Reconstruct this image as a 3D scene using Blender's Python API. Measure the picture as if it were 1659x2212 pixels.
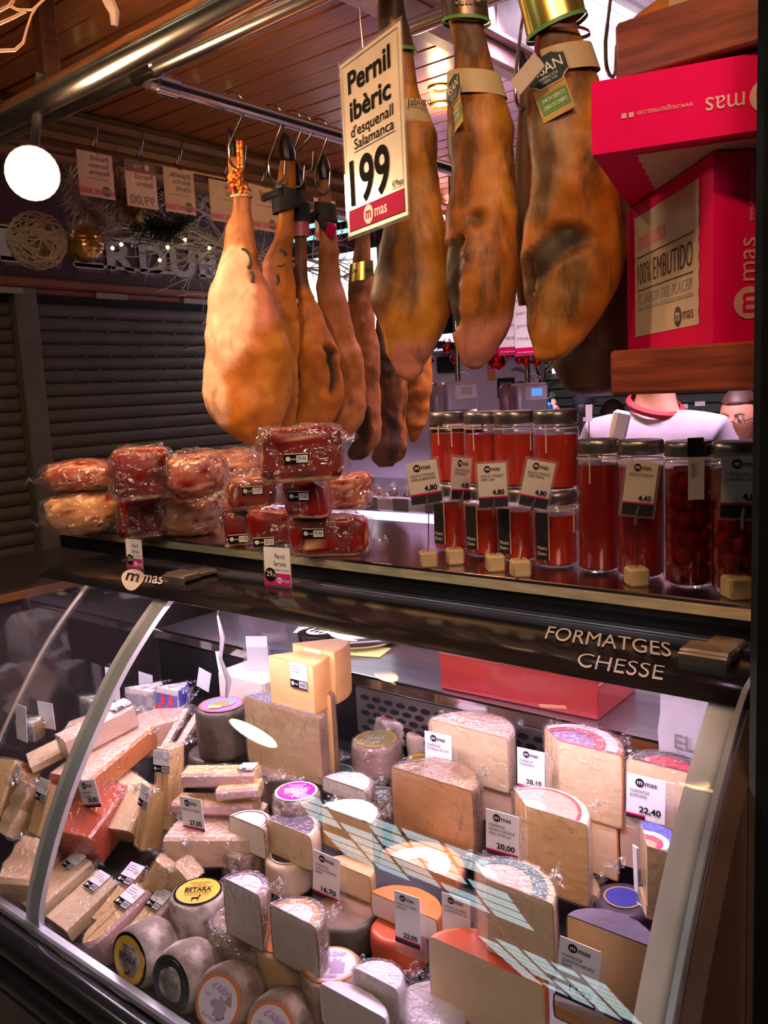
import bpy, math, random
from mathutils import Vector, Matrix, noise as mnoise
for o in list(bpy.data.objects): bpy.data.objects.remove(o)
scene = bpy.context.scene
COL = scene.collection
rnd = random.Random(7)
PI = math.pi
def V(*a): return Vector(a)

# ------------------------------------------------------------------ camera
PW, PH, FOC = 1659.0, 2212.0, 1850.0
YAW, PITCH, ROLL = math.radians(39.34), math.radians(8.08), math.radians(2.816)
CAM = V(0, 0, 1.70)
_f = V(-math.sin(YAW) * math.cos(PITCH), math.cos(YAW) * math.cos(PITCH), -math.sin(PITCH))
_r = V(math.cos(YAW), math.sin(YAW), 0)
_d = _f.cross(_r)
RX = _r * math.cos(ROLL) + _d * math.sin(ROLL)
RD = -_r * math.sin(ROLL) + _d * math.cos(ROLL)
cd = bpy.data.cameras.new('camera'); cam = bpy.data.objects.new('camera', cd); COL.objects.link(cam)
cd.sensor_fit = 'VERTICAL'; cd.sensor_height = 36.0; cd.lens = FOC / PH * 36.0
cd.clip_start = 0.02; cd.clip_end = 100
cam.matrix_world = Matrix(((RX.x, -RD.x, -_f.x, CAM.x), (RX.y, -RD.y, -_f.y, CAM.y), (RX.z, -RD.z, -_f.z, CAM.z), (0, 0, 0, 1)))
scene.camera = cam
def ray(x, y): return RX * ((x - PW / 2) / FOC) + RD * ((y - PH / 2) / FOC) + _f
def at_d(x, y, d): return CAM + ray(x, y) * d
def at_x(x, y, X): r = ray(x, y); return CAM + r * ((X - CAM.x) / r.x)
def at_y(x, y, Y): r = ray(x, y); return CAM + r * ((Y - CAM.y) / r.y)
def at_z(x, y, Z): r = ray(x, y); return CAM + r * ((Z - CAM.z) / r.z)
def depth(p): return (Vector(p) - CAM).dot(_f)
def at_v(x, y, p0, n):                       # vertical plane through p0 with horizontal normal n
    r = ray(x, y); return CAM + r * ((p0 - CAM).dot(n) / r.dot(n))

# ------------------------------------------------------------------ world, lights, exposure
w = bpy.data.worlds.new('world'); scene.world = w; w.use_nodes = True
w.node_tree.nodes['Background'].inputs[0].default_value = (0.30, 0.22, 0.20, 1)
w.node_tree.nodes['Background'].inputs[1].default_value = 0.045
vs = scene.view_settings
vs.view_transform = 'Standard'; vs.look = 'None'; vs.exposure = 0.0; vs.gamma = 1.0; vs.use_curve_mapping = False
try:
    scene.cycles.transparent_max_bounces = 32
    scene.cycles.max_bounces = 8
except Exception: pass
def lamp(name, kind, loc, target, power, color, size=0.1, size_y=None, spot=60, blend=0.5):
    l = bpy.data.lights.new(name, kind); o = bpy.data.objects.new(name, l); COL.objects.link(o)
    o.location = loc
    o.rotation_euler = (Vector(target) - Vector(loc)).to_track_quat('-Z', 'Y').to_euler()
    l.energy = power; l.color = color
    if kind == 'AREA':
        l.shape = 'RECTANGLE' if size_y else 'SQUARE'; l.size = size
        if size_y: l.size_y = size_y
    elif kind == 'SPOT':
        l.spot_size = math.radians(spot); l.spot_blend = blend; l.shadow_soft_size = size
    else: l.shadow_soft_size = size
    return o
WARM = (1.0, 0.58, 0.26); LILAC = (1.0, 0.72, 0.98)
# fluorescent tube under the counter top, lighting the cheeses
lamp('case_tube_light', 'AREA', (-1.25, 1.165, 1.238), (-1.25, 1.09, 0.7), 11.5, LILAC, 1.75, 0.05)
lamp('case_rear_tube_light', 'AREA', (-1.25, 1.66, 1.255), (-1.25, 1.50, 0.8), 4, LILAC, 1.75, 0.05)
# warm halogen spotlights on the canopy above the customers
lamp('ham_spot', 'SPOT', (-1.38, 0.66, 2.70), (-1.75, 1.75, 1.85), 30, WARM, 0.05, spot=70)
lamp('ham_spot', 'SPOT', (-0.25, 0.25, 2.75), (-0.85, 1.40, 1.95), 31, WARM, 0.05, spot=70)
lamp('ham_spot', 'SPOT', (-2.15, 0.55, 2.75), (-1.75, 1.55, 1.55), 26, WARM, 0.05, spot=60)
lamp('box_spot', 'SPOT', (0.35, 0.30, 2.6), (-0.35, 1.15, 2.0), 8, (1.0, 0.62, 0.52), 0.05, spot=60)
lamp('shelf_spot', 'SPOT', (-0.90, 0.30, 2.7), (-0.95, 1.50, 1.40), 16, WARM, 0.05, spot=50)
# lilac butcher tube inside the stall, then added fills without fittings
lamp('stall_tube_light', 'AREA', (-1.0, 2.55, 2.95), (-1.0, 2.8, 1.0), 60, (1.0, 0.66, 1.0), 1.6, 0.12).data.spread = math.radians(105)
lamp('stall_back_fill', 'AREA', (-2.6, 4.4, 2.75), (-2.9, 5.2, 1.4), 150, (0.84, 0.60, 1.0), 1.6, 0.3).data.spread = math.radians(95)  # added lilac fill to brighten the rear wall, no lamp hangs here
lamp('shutter_fill', 'AREA', (-3.3, 1.2, 3.6), (-4.4, 2.6, 1.5), 5, (1.0, 0.70, 0.50), 1.5, 1.5)  # added warm fill for the shutters, no lamp hangs here
# added fill from the customers' side for the hall's general light, no fitting
lamp('aisle_fill', 'AREA', (1.5, -1.0, 3.2), (-0.9, 1.0, 0.9), 46, (1.0, 0.70, 0.58), 1.6, 1.2)

# ------------------------------------------------------------------ helpers
_mats = {}
def _new(name):
    m = bpy.data.materials.new(name); m.use_nodes = True; n = m.node_tree.nodes; n.clear()
    out = n.new('ShaderNodeOutputMaterial'); return m, n, m.node_tree.links, out
def rgba(c): return (c[0], c[1], c[2], 1)
def mat(name, c, rough=0.5, metal=0.0, c2=None, scale=12.0, bump=0.0, bscale=60.0, coat=0.0, emit=0.0, stretch=None, spec=0.5, sub=0.0, lo=0.35, hi=0.65, detail=4.0):
    if name in _mats: return _mats[name]
    m, n, l, out = _new(name)
    b = n.new('ShaderNodeBsdfPrincipled'); l.new(b.outputs[0], out.inputs[0])
    b.inputs['Roughness'].default_value = rough; b.inputs['Metallic'].default_value = metal
    b.inputs['Specular IOR Level'].default_value = spec; b.inputs['Coat Weight'].default_value = coat
    b.inputs['Coat Roughness'].default_value = 0.12
    if sub:
        b.inputs['Subsurface Weight'].default_value = sub; b.inputs['Subsurface Radius'].default_value = (0.012, 0.006, 0.003)
    tc = n.new('ShaderNodeTexCoord'); mp = n.new('ShaderNodeMapping'); l.new(tc.outputs['Object'], mp.inputs[0])
    if stretch: mp.inputs['Scale'].default_value = stretch
    ns = n.new('ShaderNodeTexNoise'); ns.inputs['Scale'].default_value = scale; ns.inputs['Detail'].default_value = detail
    l.new(mp.outputs[0], ns.inputs['Vector'])
    cr = n.new('ShaderNodeValToRGB'); l.new(ns.outputs[0], cr.inputs[0])
    if c2 is None: c2 = tuple(x * 0.82 for x in c)
    cr.color_ramp.elements[0].position = lo; cr.color_ramp.elements[0].color = rgba(c2)
    cr.color_ramp.elements[1].position = hi; cr.color_ramp.elements[1].color = rgba(c)
    l.new(cr.outputs[0], b.inputs['Base Color'])
    if emit:
        l.new(cr.outputs[0], b.inputs['Emission Color']); b.inputs['Emission Strength'].default_value = emit
    if bump:
        n2 = n.new('ShaderNodeTexNoise'); n2.inputs['Scale'].default_value = bscale; n2.inputs['Detail'].default_value = 3
        l.new(mp.outputs[0], n2.inputs['Vector'])
        bp = n.new('ShaderNodeBump'); bp.inputs['Strength'].default_value = bump; bp.inputs['Distance'].default_value = 0.004
        l.new(n2.outputs[0], bp.inputs['Height']); l.new(bp.outputs[0], b.inputs['Normal'])
    _mats[name] = m; return m
def glow(name, c, s):
    if name in _mats: return _mats[name]
    m, n, l, out = _new(name); e = n.new('ShaderNodeEmission'); e.inputs[0].default_value = rgba(c); e.inputs[1].default_value = s
    l.new(e.outputs[0], out.inputs[0]); _mats[name] = m; return m
def film(name, tint=(1, 1, 1), base=0.05, rough=0.0, bump=0.0, bscale=40.0, gloss=(1, 1, 1), edge=1.0, haze=0.0):
    """thin clear sheet: transparent with a Fresnel-like mirror coat"""
    if name in _mats: return _mats[name]
    m, n, l, out = _new(name)
    tr = n.new('ShaderNodeBsdfTransparent'); tr.inputs[0].default_value = rgba(tint)
    gl = n.new('ShaderNodeBsdfGlossy'); gl.inputs['Roughness'].default_value = rough; gl.inputs[0].default_value = rgba(gloss)
    lw = n.new('ShaderNodeLayerWeight'); lw.inputs[0].default_value = 0.5
    pw = n.new('ShaderNodeMath'); pw.operation = 'POWER'; pw.inputs[1].default_value = 4.0; l.new(lw.outputs['Facing'], pw.inputs[0])
    ma = n.new('ShaderNodeMath'); ma.operation = 'MULTIPLY_ADD'; ma.inputs[1].default_value = (1 - base) * edge; ma.inputs[2].default_value = base
    ma.use_clamp = True; l.new(pw.outputs[0], ma.inputs[0])
    mx = n.new('ShaderNodeMixShader'); l.new(ma.outputs[0], mx.inputs[0]); l.new(tr.outputs[0], mx.inputs[1]); l.new(gl.outputs[0], mx.inputs[2])
    last = mx
    if haze:
        df = n.new('ShaderNodeBsdfDiffuse'); df.inputs[0].default_value = rgba(gloss)
        m2 = n.new('ShaderNodeMixShader'); m2.inputs[0].default_value = haze
        l.new(mx.outputs[0], m2.inputs[1]); l.new(df.outputs[0], m2.inputs[2]); last = m2
    l.new(last.outputs[0], out.inputs[0])
    if bump:
        tc = n.new('ShaderNodeTexCoord'); ns = n.new('ShaderNodeTexNoise'); ns.inputs['Scale'].default_value = bscale
        ns.inputs['Detail'].default_value = 2; ns.inputs['Distortion'].default_value = 1.5
        l.new(tc.outputs['Object'], ns.inputs['Vector'])
        bp = n.new('ShaderNodeBump'); bp.inputs['Strength'].default_value = bump; bp.inputs['Distance'].default_value = 0.01
        l.new(ns.outputs[0], bp.inputs['Height']); l.new(bp.outputs[0], gl.inputs['Normal']); l.new(bp.outputs[0], lw.inputs['Normal'])
    _mats[name] = m; return m

_tc = {}
def text_geo(s, bold=0.0, shear=0.0):
    k = (s, bold, shear)
    if k not in _tc:
        cu = bpy.data.curves.new('t', 'FONT'); cu.body = s; cu.size = 1.0; cu.offset = bold; cu.shear = shear
        cu.resolution_u = 4; cu.align_x = 'LEFT'
        o = bpy.data.objects.new('t', cu); COL.objects.link(o)
        me = bpy.data.meshes.new_from_object(o.evaluated_get(bpy.context.evaluated_depsgraph_get()))
        vs_ = [(v.co.x, v.co.y) for v in me.vertices]; fs = [tuple(p.vertices) for p in me.polygons]
        bpy.data.objects.remove(o); bpy.data.curves.remove(cu); bpy.data.meshes.remove(me)
        if not vs_: vs_ = [(0, 0)]
        _tc[k] = (vs_, fs, min(p[0] for p in vs_), max(p[0] for p in vs_))
    return _tc[k]

class MB:
    def __init__(s): s.v = []; s.f = []; s.m = []; s.col = None
    def add(s, vs_, fs, m=0):
        b = len(s.v); s.v += [tuple(p) for p in vs_]
        for i, f in enumerate(fs):
            s.f.append(tuple(b + k for k in f)); s.m.append(m[i] if isinstance(m, list) else m)
        return s
    def box(s, c, d, m=0, rot=None, bev=0.0):
        hx, hy, hz = d[0] / 2, d[1] / 2, d[2] / 2; b = min(bev, hx * .9, hy * .9, hz * .9)
        if b <= 0:
            P = [(x, y, z) for x in (-hx, hx) for y in (-hy, hy) for z in (-hz, hz)]
            F = [(0, 1, 3, 2), (4, 6, 7, 5), (0, 4, 5, 1), (2, 3, 7, 6), (0, 2, 6, 4), (1, 5, 7, 3)]
        else:
            P = []; idx = {}
            for sx in (-1, 1):
                for sy in (-1, 1):
                    for sz in (-1, 1):
                        for a in range(3):
                            q = [sx * (hx - b), sy * (hy - b), sz * (hz - b)]
                            q[a] = (sx, sy, sz)[a] * (hx, hy, hz)[a]
                            idx[sx, sy, sz, a] = len(P); P.append(tuple(q))
            F = []
            for a in range(3):
                o1, o2 = (a + 1) % 3, (a + 2) % 3
                for sg in (-1, 1):
                    q = []
                    for u, w_ in ((-1, -1), (1, -1), (1, 1), (-1, 1)):
                        k = [0, 0, 0]; k[a] = sg; k[o1] = u; k[o2] = w_; q.append(idx[k[0], k[1], k[2], a])
                    F.append(tuple(q if sg > 0 else q[::-1]))
                for u in (-1, 1):
                    for w_ in (-1, 1):
                        k0 = [0, 0, 0]; k1 = [0, 0, 0]; k0[o1] = k1[o1] = u; k0[o2] = k1[o2] = w_; k0[a] = -1; k1[a] = 1
                        F.append((idx[(*k0, o1)], idx[(*k1, o1)], idx[(*k1, o2)], idx[(*k0, o2)]))
            for sx in (-1, 1):
                for sy in (-1, 1):
                    for sz in (-1, 1): F.append((idx[sx, sy, sz, 0], idx[sx, sy, sz, 1], idx[sx, sy, sz, 2]))
        c = Vector(c)
        if rot is not None: P = [rot @ Vector(p) for p in P]
        return s.add([(p[0] + c.x, p[1] + c.y, p[2] + c.z) for p in P], F, m)
    def lathe(s, prof, n=24, c=(0, 0, 0), m=0, rot=None, caps=True):
        P = []; F = []; M = []; k = len(prof); c = Vector(c)
        for i in range(n):
            a = 2 * PI * i / n
            for r, z in prof: P.append((r * math.cos(a), r * math.sin(a), z))
        for i in range(n):
            j = (i + 1) % n
            for q in range(k - 1): F.append((i * k + q, j * k + q, j * k + q + 1, i * k + q + 1)); M.append(m[q] if isinstance(m, list) else m)
        if caps:
            if prof[0][0] > 1e-6: F.append(tuple(i * k for i in range(n))[::-1]); M.append(m[0] if isinstance(m, list) else m)
            if prof[-1][0] > 1e-6: F.append(tuple(i * k + k - 1 for i in range(n))); M.append(m[-1] if isinstance(m, list) else m)
        if rot is not None: P = [rot @ Vector(p) for p in P]
        return s.add([(p[0] + c.x, p[1] + c.y, p[2] + c.z) for p in P], F, M)
    def tube(s, pts, r, n=8, m=0, closed=False):
        pts = [Vector(p) for p in pts]; L = len(pts); P = []; F = []
        up = V(0.13, 0.21, 1).normalized()
        for i, p in enumerate(pts):
            t = (pts[min(i + 1, L - 1)] - pts[max(i - 1, 0)]) if not closed else (pts[(i + 1) % L] - pts[i - 1])
            t = t.normalized() if t.length > 1e-9 else V(0, 0, 1)
            u = up - t * up.dot(t)
            if u.length < 1e-3: u = V(1, 0, 0) - t * t.x
            u.normalize(); up = u; w_ = t.cross(u); rr = r[i] if isinstance(r, (list, tuple)) else r
            for q in range(n): a = 2 * PI * q / n; P.append(p + (u * math.cos(a) + w_ * math.sin(a)) * rr)
        for i in range(L if closed else L - 1):
            j = (i + 1) % L
            for q in range(n): k = (q + 1) % n; F.append((i * n + q, i * n + k, j * n + k, j * n + q))
        if not closed: F.append(tuple(range(n))[::-1]); F.append(tuple((L - 1) * n + q for q in range(n)))
        return s.add(P, F, m)
    def loft(s, rings, m=0, caps=True):
        n = len(rings[0]); P = [p for r in rings for p in r]; F = []
        for i in range(len(rings) - 1):
            for q in range(n): k = (q + 1) % n; F.append((i * n + q, i * n + k, (i + 1) * n + k, (i + 1) * n + q))
        if caps: F.append(tuple(range(n))[::-1]); F.append(tuple((len(rings) - 1) * n + q for q in range(n)))
        return s.add(P, F, m)
    def sheet(s, grid, m=0):
        k = len(grid[0]); F = []
        for i in range(len(grid) - 1):
            for j in range(k - 1): F.append((i * k + j, i * k + j + 1, (i + 1) * k + j + 1, (i + 1) * k + j))
        return s.add([p for r in grid for p in r], F, m)
    def sphere(s, c, r, n=16, k=10, m=0, sc=(1, 1, 1)):
        prof = [(math.sin(PI * i / k) * 1.0, -math.cos(PI * i / k)) for i in range(k + 1)]
        prof[0] = (1e-7, -1); prof[-1] = (1e-7, 1)
        t = MB().lathe(prof, n, caps=False)
        return s.add([(c[0] + p[0] * r * sc[0], c[1] + p[1] * r * sc[1], c[2] + p[2] * r * sc[2]) for p in t.v], t.f, m)
    def prism(s, poly, z0, z1, m=0, fr=None):
        n = len(poly); fr = fr or (lambda u, v, w_: (u, v, w_))
        P = [fr(x, y, z0) for x, y in poly] + [fr(x, y, z1) for x, y in poly]
        F = [tuple(range(n))[::-1], tuple(range(n, 2 * n))] + [(i, (i + 1) % n, n + (i + 1) % n, n + i) for i in range(n)]
        return s.add(P, F, m)
    # flat print, in a frame fr(u, v, w) with w the height above the surface
    def rect(s, fr, x0, y0, x1, y1, m=0, w_=0.0004): return s.add([fr(x0, y0, w_), fr(x1, y0, w_), fr(x1, y1, w_), fr(x0, y1, w_)], [(0, 1, 2, 3)], m)
    def disc(s, fr, x, y, r, m=0, w_=0.0006, n=20, ry=None):
        ry = ry or r
        return s.add([fr(x + r * math.cos(2 * PI * i / n), y + ry * math.sin(2 * PI * i / n), w_) for i in range(n)], [tuple(range(n))], m)
    def poly(s, fr, pts, m=0, w_=0.0006): return s.add([fr(x, y, w_) for x, y in pts], [tuple(range(len(pts)))], m)
    def text(s, fr, t, x, y, size, m=0, w_=0.0009, al='L', bold=0.0, shear=0.0, xs=1.0, width=None):
        vs_, fs, x0, x1 = text_geo(t, bold, shear); k = size * 1.38
        if width: xs = width / max((x1 - x0) * k, 1e-6)
        W_ = (x1 - x0) * k * xs; ox = x - x0 * k * xs - (W_ if al == 'R' else W_ / 2 if al == 'C' else 0)
        return s.add([fr(ox + p[0] * k * xs, y + p[1] * k, w_) for p in vs_], fs, m)
    def logo(s, fr, x, y, r, md, mm, mt, wd=None):
        s.disc(fr, x, y, r, md, 0.0006); s.text(fr, 'm', x, y - r * .42, r * 1.22, mm, 0.0010, 'C', 0.02)
        s.text(fr, 'mas', x + r * 1.25, y - r * .5, r * 1.25, mt, 0.0008, 'L', 0.01); return s
    def build(s, name, mats, parent=None, loc=(0, 0, 0), rot=None, smooth=True, ang=38, kind=None, sub=0):
        me = bpy.data.meshes.new(name); me.from_pydata(s.v, [], s.f)
        mats = mats if isinstance(mats, (list, tuple)) else [mats]
        for q in mats: me.materials.append(q)
        me.polygons.foreach_set('material_index', s.m)
        if s.col:
            a = me.color_attributes.new('Col', 'FLOAT_COLOR', 'POINT')
            a.data.foreach_set('color', [x for c in s.col for x in rgba(c)])
        me.update()
        if smooth:
            me.shade_smooth(); me.set_sharp_from_angle(angle=math.radians(ang))
        o = bpy.data.objects.new(name, me); COL.objects.link(o); o.location = loc
        if rot is not None: o.rotation_euler = rot
        if parent is not None: o.parent = parent
        if kind: o['kind'] = kind
        return o
def tag(o, label, cat, group=None):
    o['label'] = label; o['category'] = cat
    if group: o['group'] = group
    return o
def thing(name, label, cat, loc=(0, 0, 0), rot=(0, 0, 0), group=None):
    o = bpy.data.objects.new(name, None); COL.objects.link(o); o.location = loc; o.rotation_euler = rot; o.empty_display_size = 0.05
    return tag(o, label, cat, group)
def struct(o): o['kind'] = 'structure'; return o
def link_copy(o, parent=None, loc=None):
    c = o.copy(); COL.objects.link(c)
    if parent is not None: c.parent = parent
    if loc is not None: c.location = loc
    return c
def lerp(a, b, t): return a + (b - a) * t
def jit(p, s): return (p[0] + rnd.uniform(-s, s), p[1] + rnd.uniform(-s, s), p[2] + rnd.uniform(-s, s))
def interp(pts, n):                          # resample rows of numbers along the first column, smooth
    xs = [p[0] for p in pts]; out = []
    for i in range(n):
        x = lerp(xs[0], xs[-1], i / (n - 1)); j = 0
        while j < len(xs) - 2 and x > xs[j + 1]: j += 1
        t = (x - xs[j]) / (xs[j + 1] - xs[j]); row = [x]
        for c in range(1, len(pts[0])):
            p0, p1, p2, p3 = (pts[max(j - 1, 0)][c], pts[j][c], pts[j + 1][c], pts[min(j + 2, len(pts) - 1)][c])
            row.append(0.5 * (2 * p1 + (p2 - p0) * t + (2 * p0 - 5 * p1 + 4 * p2 - p3) * t * t + (3 * p1 - p0 - 3 * p2 + p3) * t ** 3))
        out.append(row)
    return out
def inpoly(x, y, P):
    c = False; j = len(P) - 1
    for i in range(len(P)):
        if (P[i][1] > y) != (P[j][1] > y) and x < (P[j][0] - P[i][0]) * (y - P[i][1]) / (P[j][1] - P[i][1]) + P[i][0]: c = not c
        j = i
    return c
XZ = lambda u, v, w_: (u, -w_, v)            # upright card, printed side towards -Y
XY = lambda u, v, w_: (u, v, w_)             # lying flat

# ------------------------------------------------------------------ shared materials
INK = mat('black_ink', (0.008, 0.007, 0.008), 0.85, spec=.08)
PAPER = mat('card_paper', (0.80, 0.76, 0.72), 0.55)
PINK = mat('magenta_ink', (0.66, 0.004, 0.10), 0.7, spec=.1)
WHITE = mat('white_ink', (0.82, 0.80, 0.80), 0.5)
GREYINK = mat('grey_ink', (0.30, 0.28, 0.28), 0.5)
STEEL = mat('stainless_steel', (0.62, 0.60, 0.60), 0.22, 1.0, (0.50, 0.48, 0.48), 3, stretch=(1, 14, 14))
CHROME = mat('chrome', (0.80, 0.78, 0.75), 0.08, 1.0)
TUBE = mat('polished_tube', (0.62, 0.56, 0.48), 0.20, 1.0)
BLACKG = mat('black_gloss', (0.008, 0.008, 0.010), 0.16, spec=0.35)
BLACKM = mat('black_plastic', (0.015, 0.014, 0.015), 0.45)
ALU = mat('aluminium_trim', (0.66, 0.66, 0.70), 0.38, 0.6)
GLASS = film('case_glass', (0.97, 0.985, 0.98), 0.045)
ACRYL = film('clear_acrylic', (0.95, 0.96, 0.96), 0.07, 0.05, haze=0.06)
CLING = film('cling_film', (0.97, 0.97, 0.97), 0.06, 0.08, 1.0, 42, edge=0.7, haze=0.015)
BAGF = film('vacuum_bag', (0.95, 0.94, 0.94), 0.09, 0.07, 1.0, 34, edge=0.7, haze=0.02)
TWINE = mat('twine', (0.72, 0.60, 0.44), 0.8)
# ================================================================== SETTING
WOOD = mat('canopy_wood', (0.50, 0.19, 0.05), 0.30, 0, (0.34, 0.11, 0.028), 5, coat=0.25, stretch=(1, 14, 14), bump=0.08, bscale=30)
WOOD2 = mat('dark_moulding_wood', (0.20, 0.095, 0.045), 0.5, 0, (0.11, 0.05, 0.025), 6, stretch=(10, 1, 10))
MAHOG = mat('mahogany_board', (0.30, 0.060, 0.022), 0.40, 0, (0.15, 0.028, 0.010), 7, stretch=(1.2, 14, 14), coat=0.15, bump=0.05, bscale=40)
MAROON = mat('maroon_fascia', (0.055, 0.014, 0.014), 0.55)
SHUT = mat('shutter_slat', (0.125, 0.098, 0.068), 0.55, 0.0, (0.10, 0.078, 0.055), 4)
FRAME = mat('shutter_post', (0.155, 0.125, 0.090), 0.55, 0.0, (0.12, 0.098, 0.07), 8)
LILACW = mat('stall_wall_paint', (0.80, 0.68, 0.86), 0.6, 0, (0.78, 0.66, 0.84))
DARKW = mat('dark_hall_wall', (0.03, 0.026, 0.024), 0.7)
FLOORM = mat('floor_tile_material', (0.22, 0.19, 0.17), 0.45, 0, (0.15, 0.13, 0.12), 3)

struct(MB().box((-1.5, 3.5, -0.02), (9, 13, 0.04)).build('floor', FLOORM))
struct(MB().box((-1.7, 3.3, 0.06), (4.2, 2.6, 0.12)).build('floor', FLOORM))
# canopy ceiling of narrow planks running along the counter
ceil = struct(MB().box((-2.28, 2.75, 2.815), (1.32, 4.0, 0.03)).build('ceiling', WOOD2))
pl0 = None
for i in range(36):
    y = 0.80 + i * 0.11
    if pl0 is None: pl0 = MB().box((0, 0, 0), (1.32, 0.106, 0.022), bev=0.004).build('plank', WOOD, ceil, (-2.28, y, 2.785)); p = pl0
    else: p = link_copy(pl0, ceil, (-2.28 + rnd.uniform(-.002, .002), y, 2.785 + rnd.uniform(-.002, .002)))
# raised bright bay beside it
BAY = mat('white_ceiling_panel', (0.84, 0.78, 0.84), 0.4)
bay = struct(MB().box((-0.55, 2.9, 3.18), (2.2, 4.2, 0.04)).build('ceiling', BAY))
ww = struct(MB().box((-1.605, 2.9, 3.0), (0.03, 4.2, 0.40)).build('wall_bay_side', BAY))
for k in range(7):
    MB().box((-1.586, 1.15 + k * 0.6, 3.0), (0.006, 0.585, 0.36), bev=0.002).build('panel', BAY, ww)
struct(MB().box((-1.60, 2.75, 2.79), (0.07, 4.0, 0.075), bev=0.012).box((-1.59, 2.75, 2.835), (0.10, 4.0, 0.02), bev=0.005).build('trim_1', mat('bay_beam_paint', (0.62, 0.42, 0.36), 0.4)))
# end fascia with stepped mouldings
fa = struct(MB().box((-2.97, 2.6, 2.70), (0.06, 4.4, 0.26)).build('trim_2', WOOD2))
for dz, dx, h in ((2.585, 0.04, 0.035), (2.66, 0.025, 0.05), (2.73, 0.05, 0.03)):
    MB().box((-2.97 + dx, 2.6, dz), (0.06, 4.4, h), bev=0.01).build('moulding', mat('moulding_wood', (0.26, 0.13, 0.06), 0.45), fa)
# shuttered stall across the aisle
XW = -4.5
wl = struct(MB().box((XW - 0.16, 3.2, 1.75), (0.10, 7.0, 3.5)).build('wall_left', DARKW))
sf = tag(MB().box((XW - 0.02, 3.2, 2.66), (0.14, 6.6, 0.56)).build('shop_fascia', MAROON), 'dark maroon fascia board above the roller shutters', 'fascia')
struct(MB().box((XW + 0.04, 3.2, 2.365), (0.10, 6.6, 0.05), bev=0.01).box((XW + 0.02, 3.2, 2.325), (0.08, 6.6, 0.03), bev=0.006).build('trim_3', mat('red_brown_cornice', (0.28, 0.09, 0.04), 0.45)))
for y in (2.35, 3.0, 3.62): struct(MB().box((XW + 0.075, y, 2.318), (0.012, 0.21, 0.035), bev=0.003).build('trim_4', mat('shutter_bracket', (0.36, 0.27, 0.19), 0.5)))
YZf = lambda ox: (lambda u, v, w_: (ox + w_, u, v))
t = MB(); fr = YZf(XW + 0.055)
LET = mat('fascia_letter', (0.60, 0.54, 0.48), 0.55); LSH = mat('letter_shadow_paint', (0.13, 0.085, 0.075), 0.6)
x = 2.36
for ch, wd in (('I', .11), (' ', .10), ('V', .22), ('E', .21), ('R', .225), ('D', .225), ('U', .225), ('R', .225), ('E', .21), ('S', .21)):
    if ch != ' ':
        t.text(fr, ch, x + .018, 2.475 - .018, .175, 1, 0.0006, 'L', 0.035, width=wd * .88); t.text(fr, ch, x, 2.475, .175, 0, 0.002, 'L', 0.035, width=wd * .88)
        for s_ in (.0, .163): t.rect(fr, x - .012, 2.475 + s_, x + wd * .88 + .012 if ch not in 'VU' or s_ else x + .03, 2.475 + s_ + .02, 0, 0.002)
    x += wd
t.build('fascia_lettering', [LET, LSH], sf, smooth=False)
def shutter(label, y0, y1, zt):
    r = thing('roller_shutter', label, 'shutter', (XW, (y0 + y1) / 2, 0), group='roller shutters across the aisle')
    s0 = None
    for k in range(31):
        z = 0.04 + k * 0.073
        if z > zt: break
        if s0 is None:
            g = MB(); L = (y1 - y0) / 2
            prof = [(0.0, -.036), (.010, -.030), (.018, -.015), (.020, .0), (.018, .015), (.010, .030), (.0, .034)]
            g.sheet([[(q[0], -L, q[1]) for q in prof], [(q[0], L, q[1]) for q in prof]])
            g.box((-.006, 0, 0), (.01, 2 * L, .07)); s0 = g.build('slat', SHUT, r, (0, 0, z))
        else: link_copy(s0, r, (0, 0, z))
    return r
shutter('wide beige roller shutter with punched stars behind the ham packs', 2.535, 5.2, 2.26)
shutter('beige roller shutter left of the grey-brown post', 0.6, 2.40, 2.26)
sr = [o for o in COL.objects if o.name.startswith('roller_shutter')][0]
g = MB()
for rI, zz in enumerate((2.19, 2.117, 2.044, 1.971, 1.898, 1.825)):
    for k in range(9):
        cy = 2.75 + k * 0.16 + (rI % 2) * 0.08
        pts = []
        for q in range(10):
            a = PI * q / 5 + PI / 2; rr = .018 if q % 2 == 0 else .008
            pts.append((cy + rr * math.cos(a), zz + rr * math.sin(a)))
        g.poly(YZf(XW + 0.021), pts, 0, 0.0006)
g.build('star_hole', mat('star_hole_dark', (0.09, 0.07, 0.06), 0.8), sr, smooth=False, kind='stuff')
[o for o in COL.objects if o.name == 'star_hole'][0].location = (-XW, -(2.535 + 5.2) / 2, 0)
struct(MB().box((XW + 0.03, 2.468, 1.17), (0.10, 0.125, 2.34), bev=0.008).build('trim_5', FRAME))
# low counter in front of the shutters
lc = thing('neighbour_counter', 'closed dark counter with wooden edge in front of the shutters', 'counter', (-3.75, 2.2, 0))
MB().box((0, 0, 0.46), (0.7, 3.6, 0.92)).build('body', mat('neighbour_counter_body', (0.10, 0.085, 0.10), 0.3), lc)
MB().box((0.02, 0, 0.945), (0.78, 3.7, 0.05), bev=0.01).build('counter_top', mat('neighbour_counter_top', (0.08, 0.05, 0.05), 0.25), lc)
MB().box((0.42, 0, 0.945), (0.02, 3.7, 0.035), bev=0.005).build('wooden_edge', mat('orange_edge_wood', (0.42, 0.17, 0.06), 0.4), lc)
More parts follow.
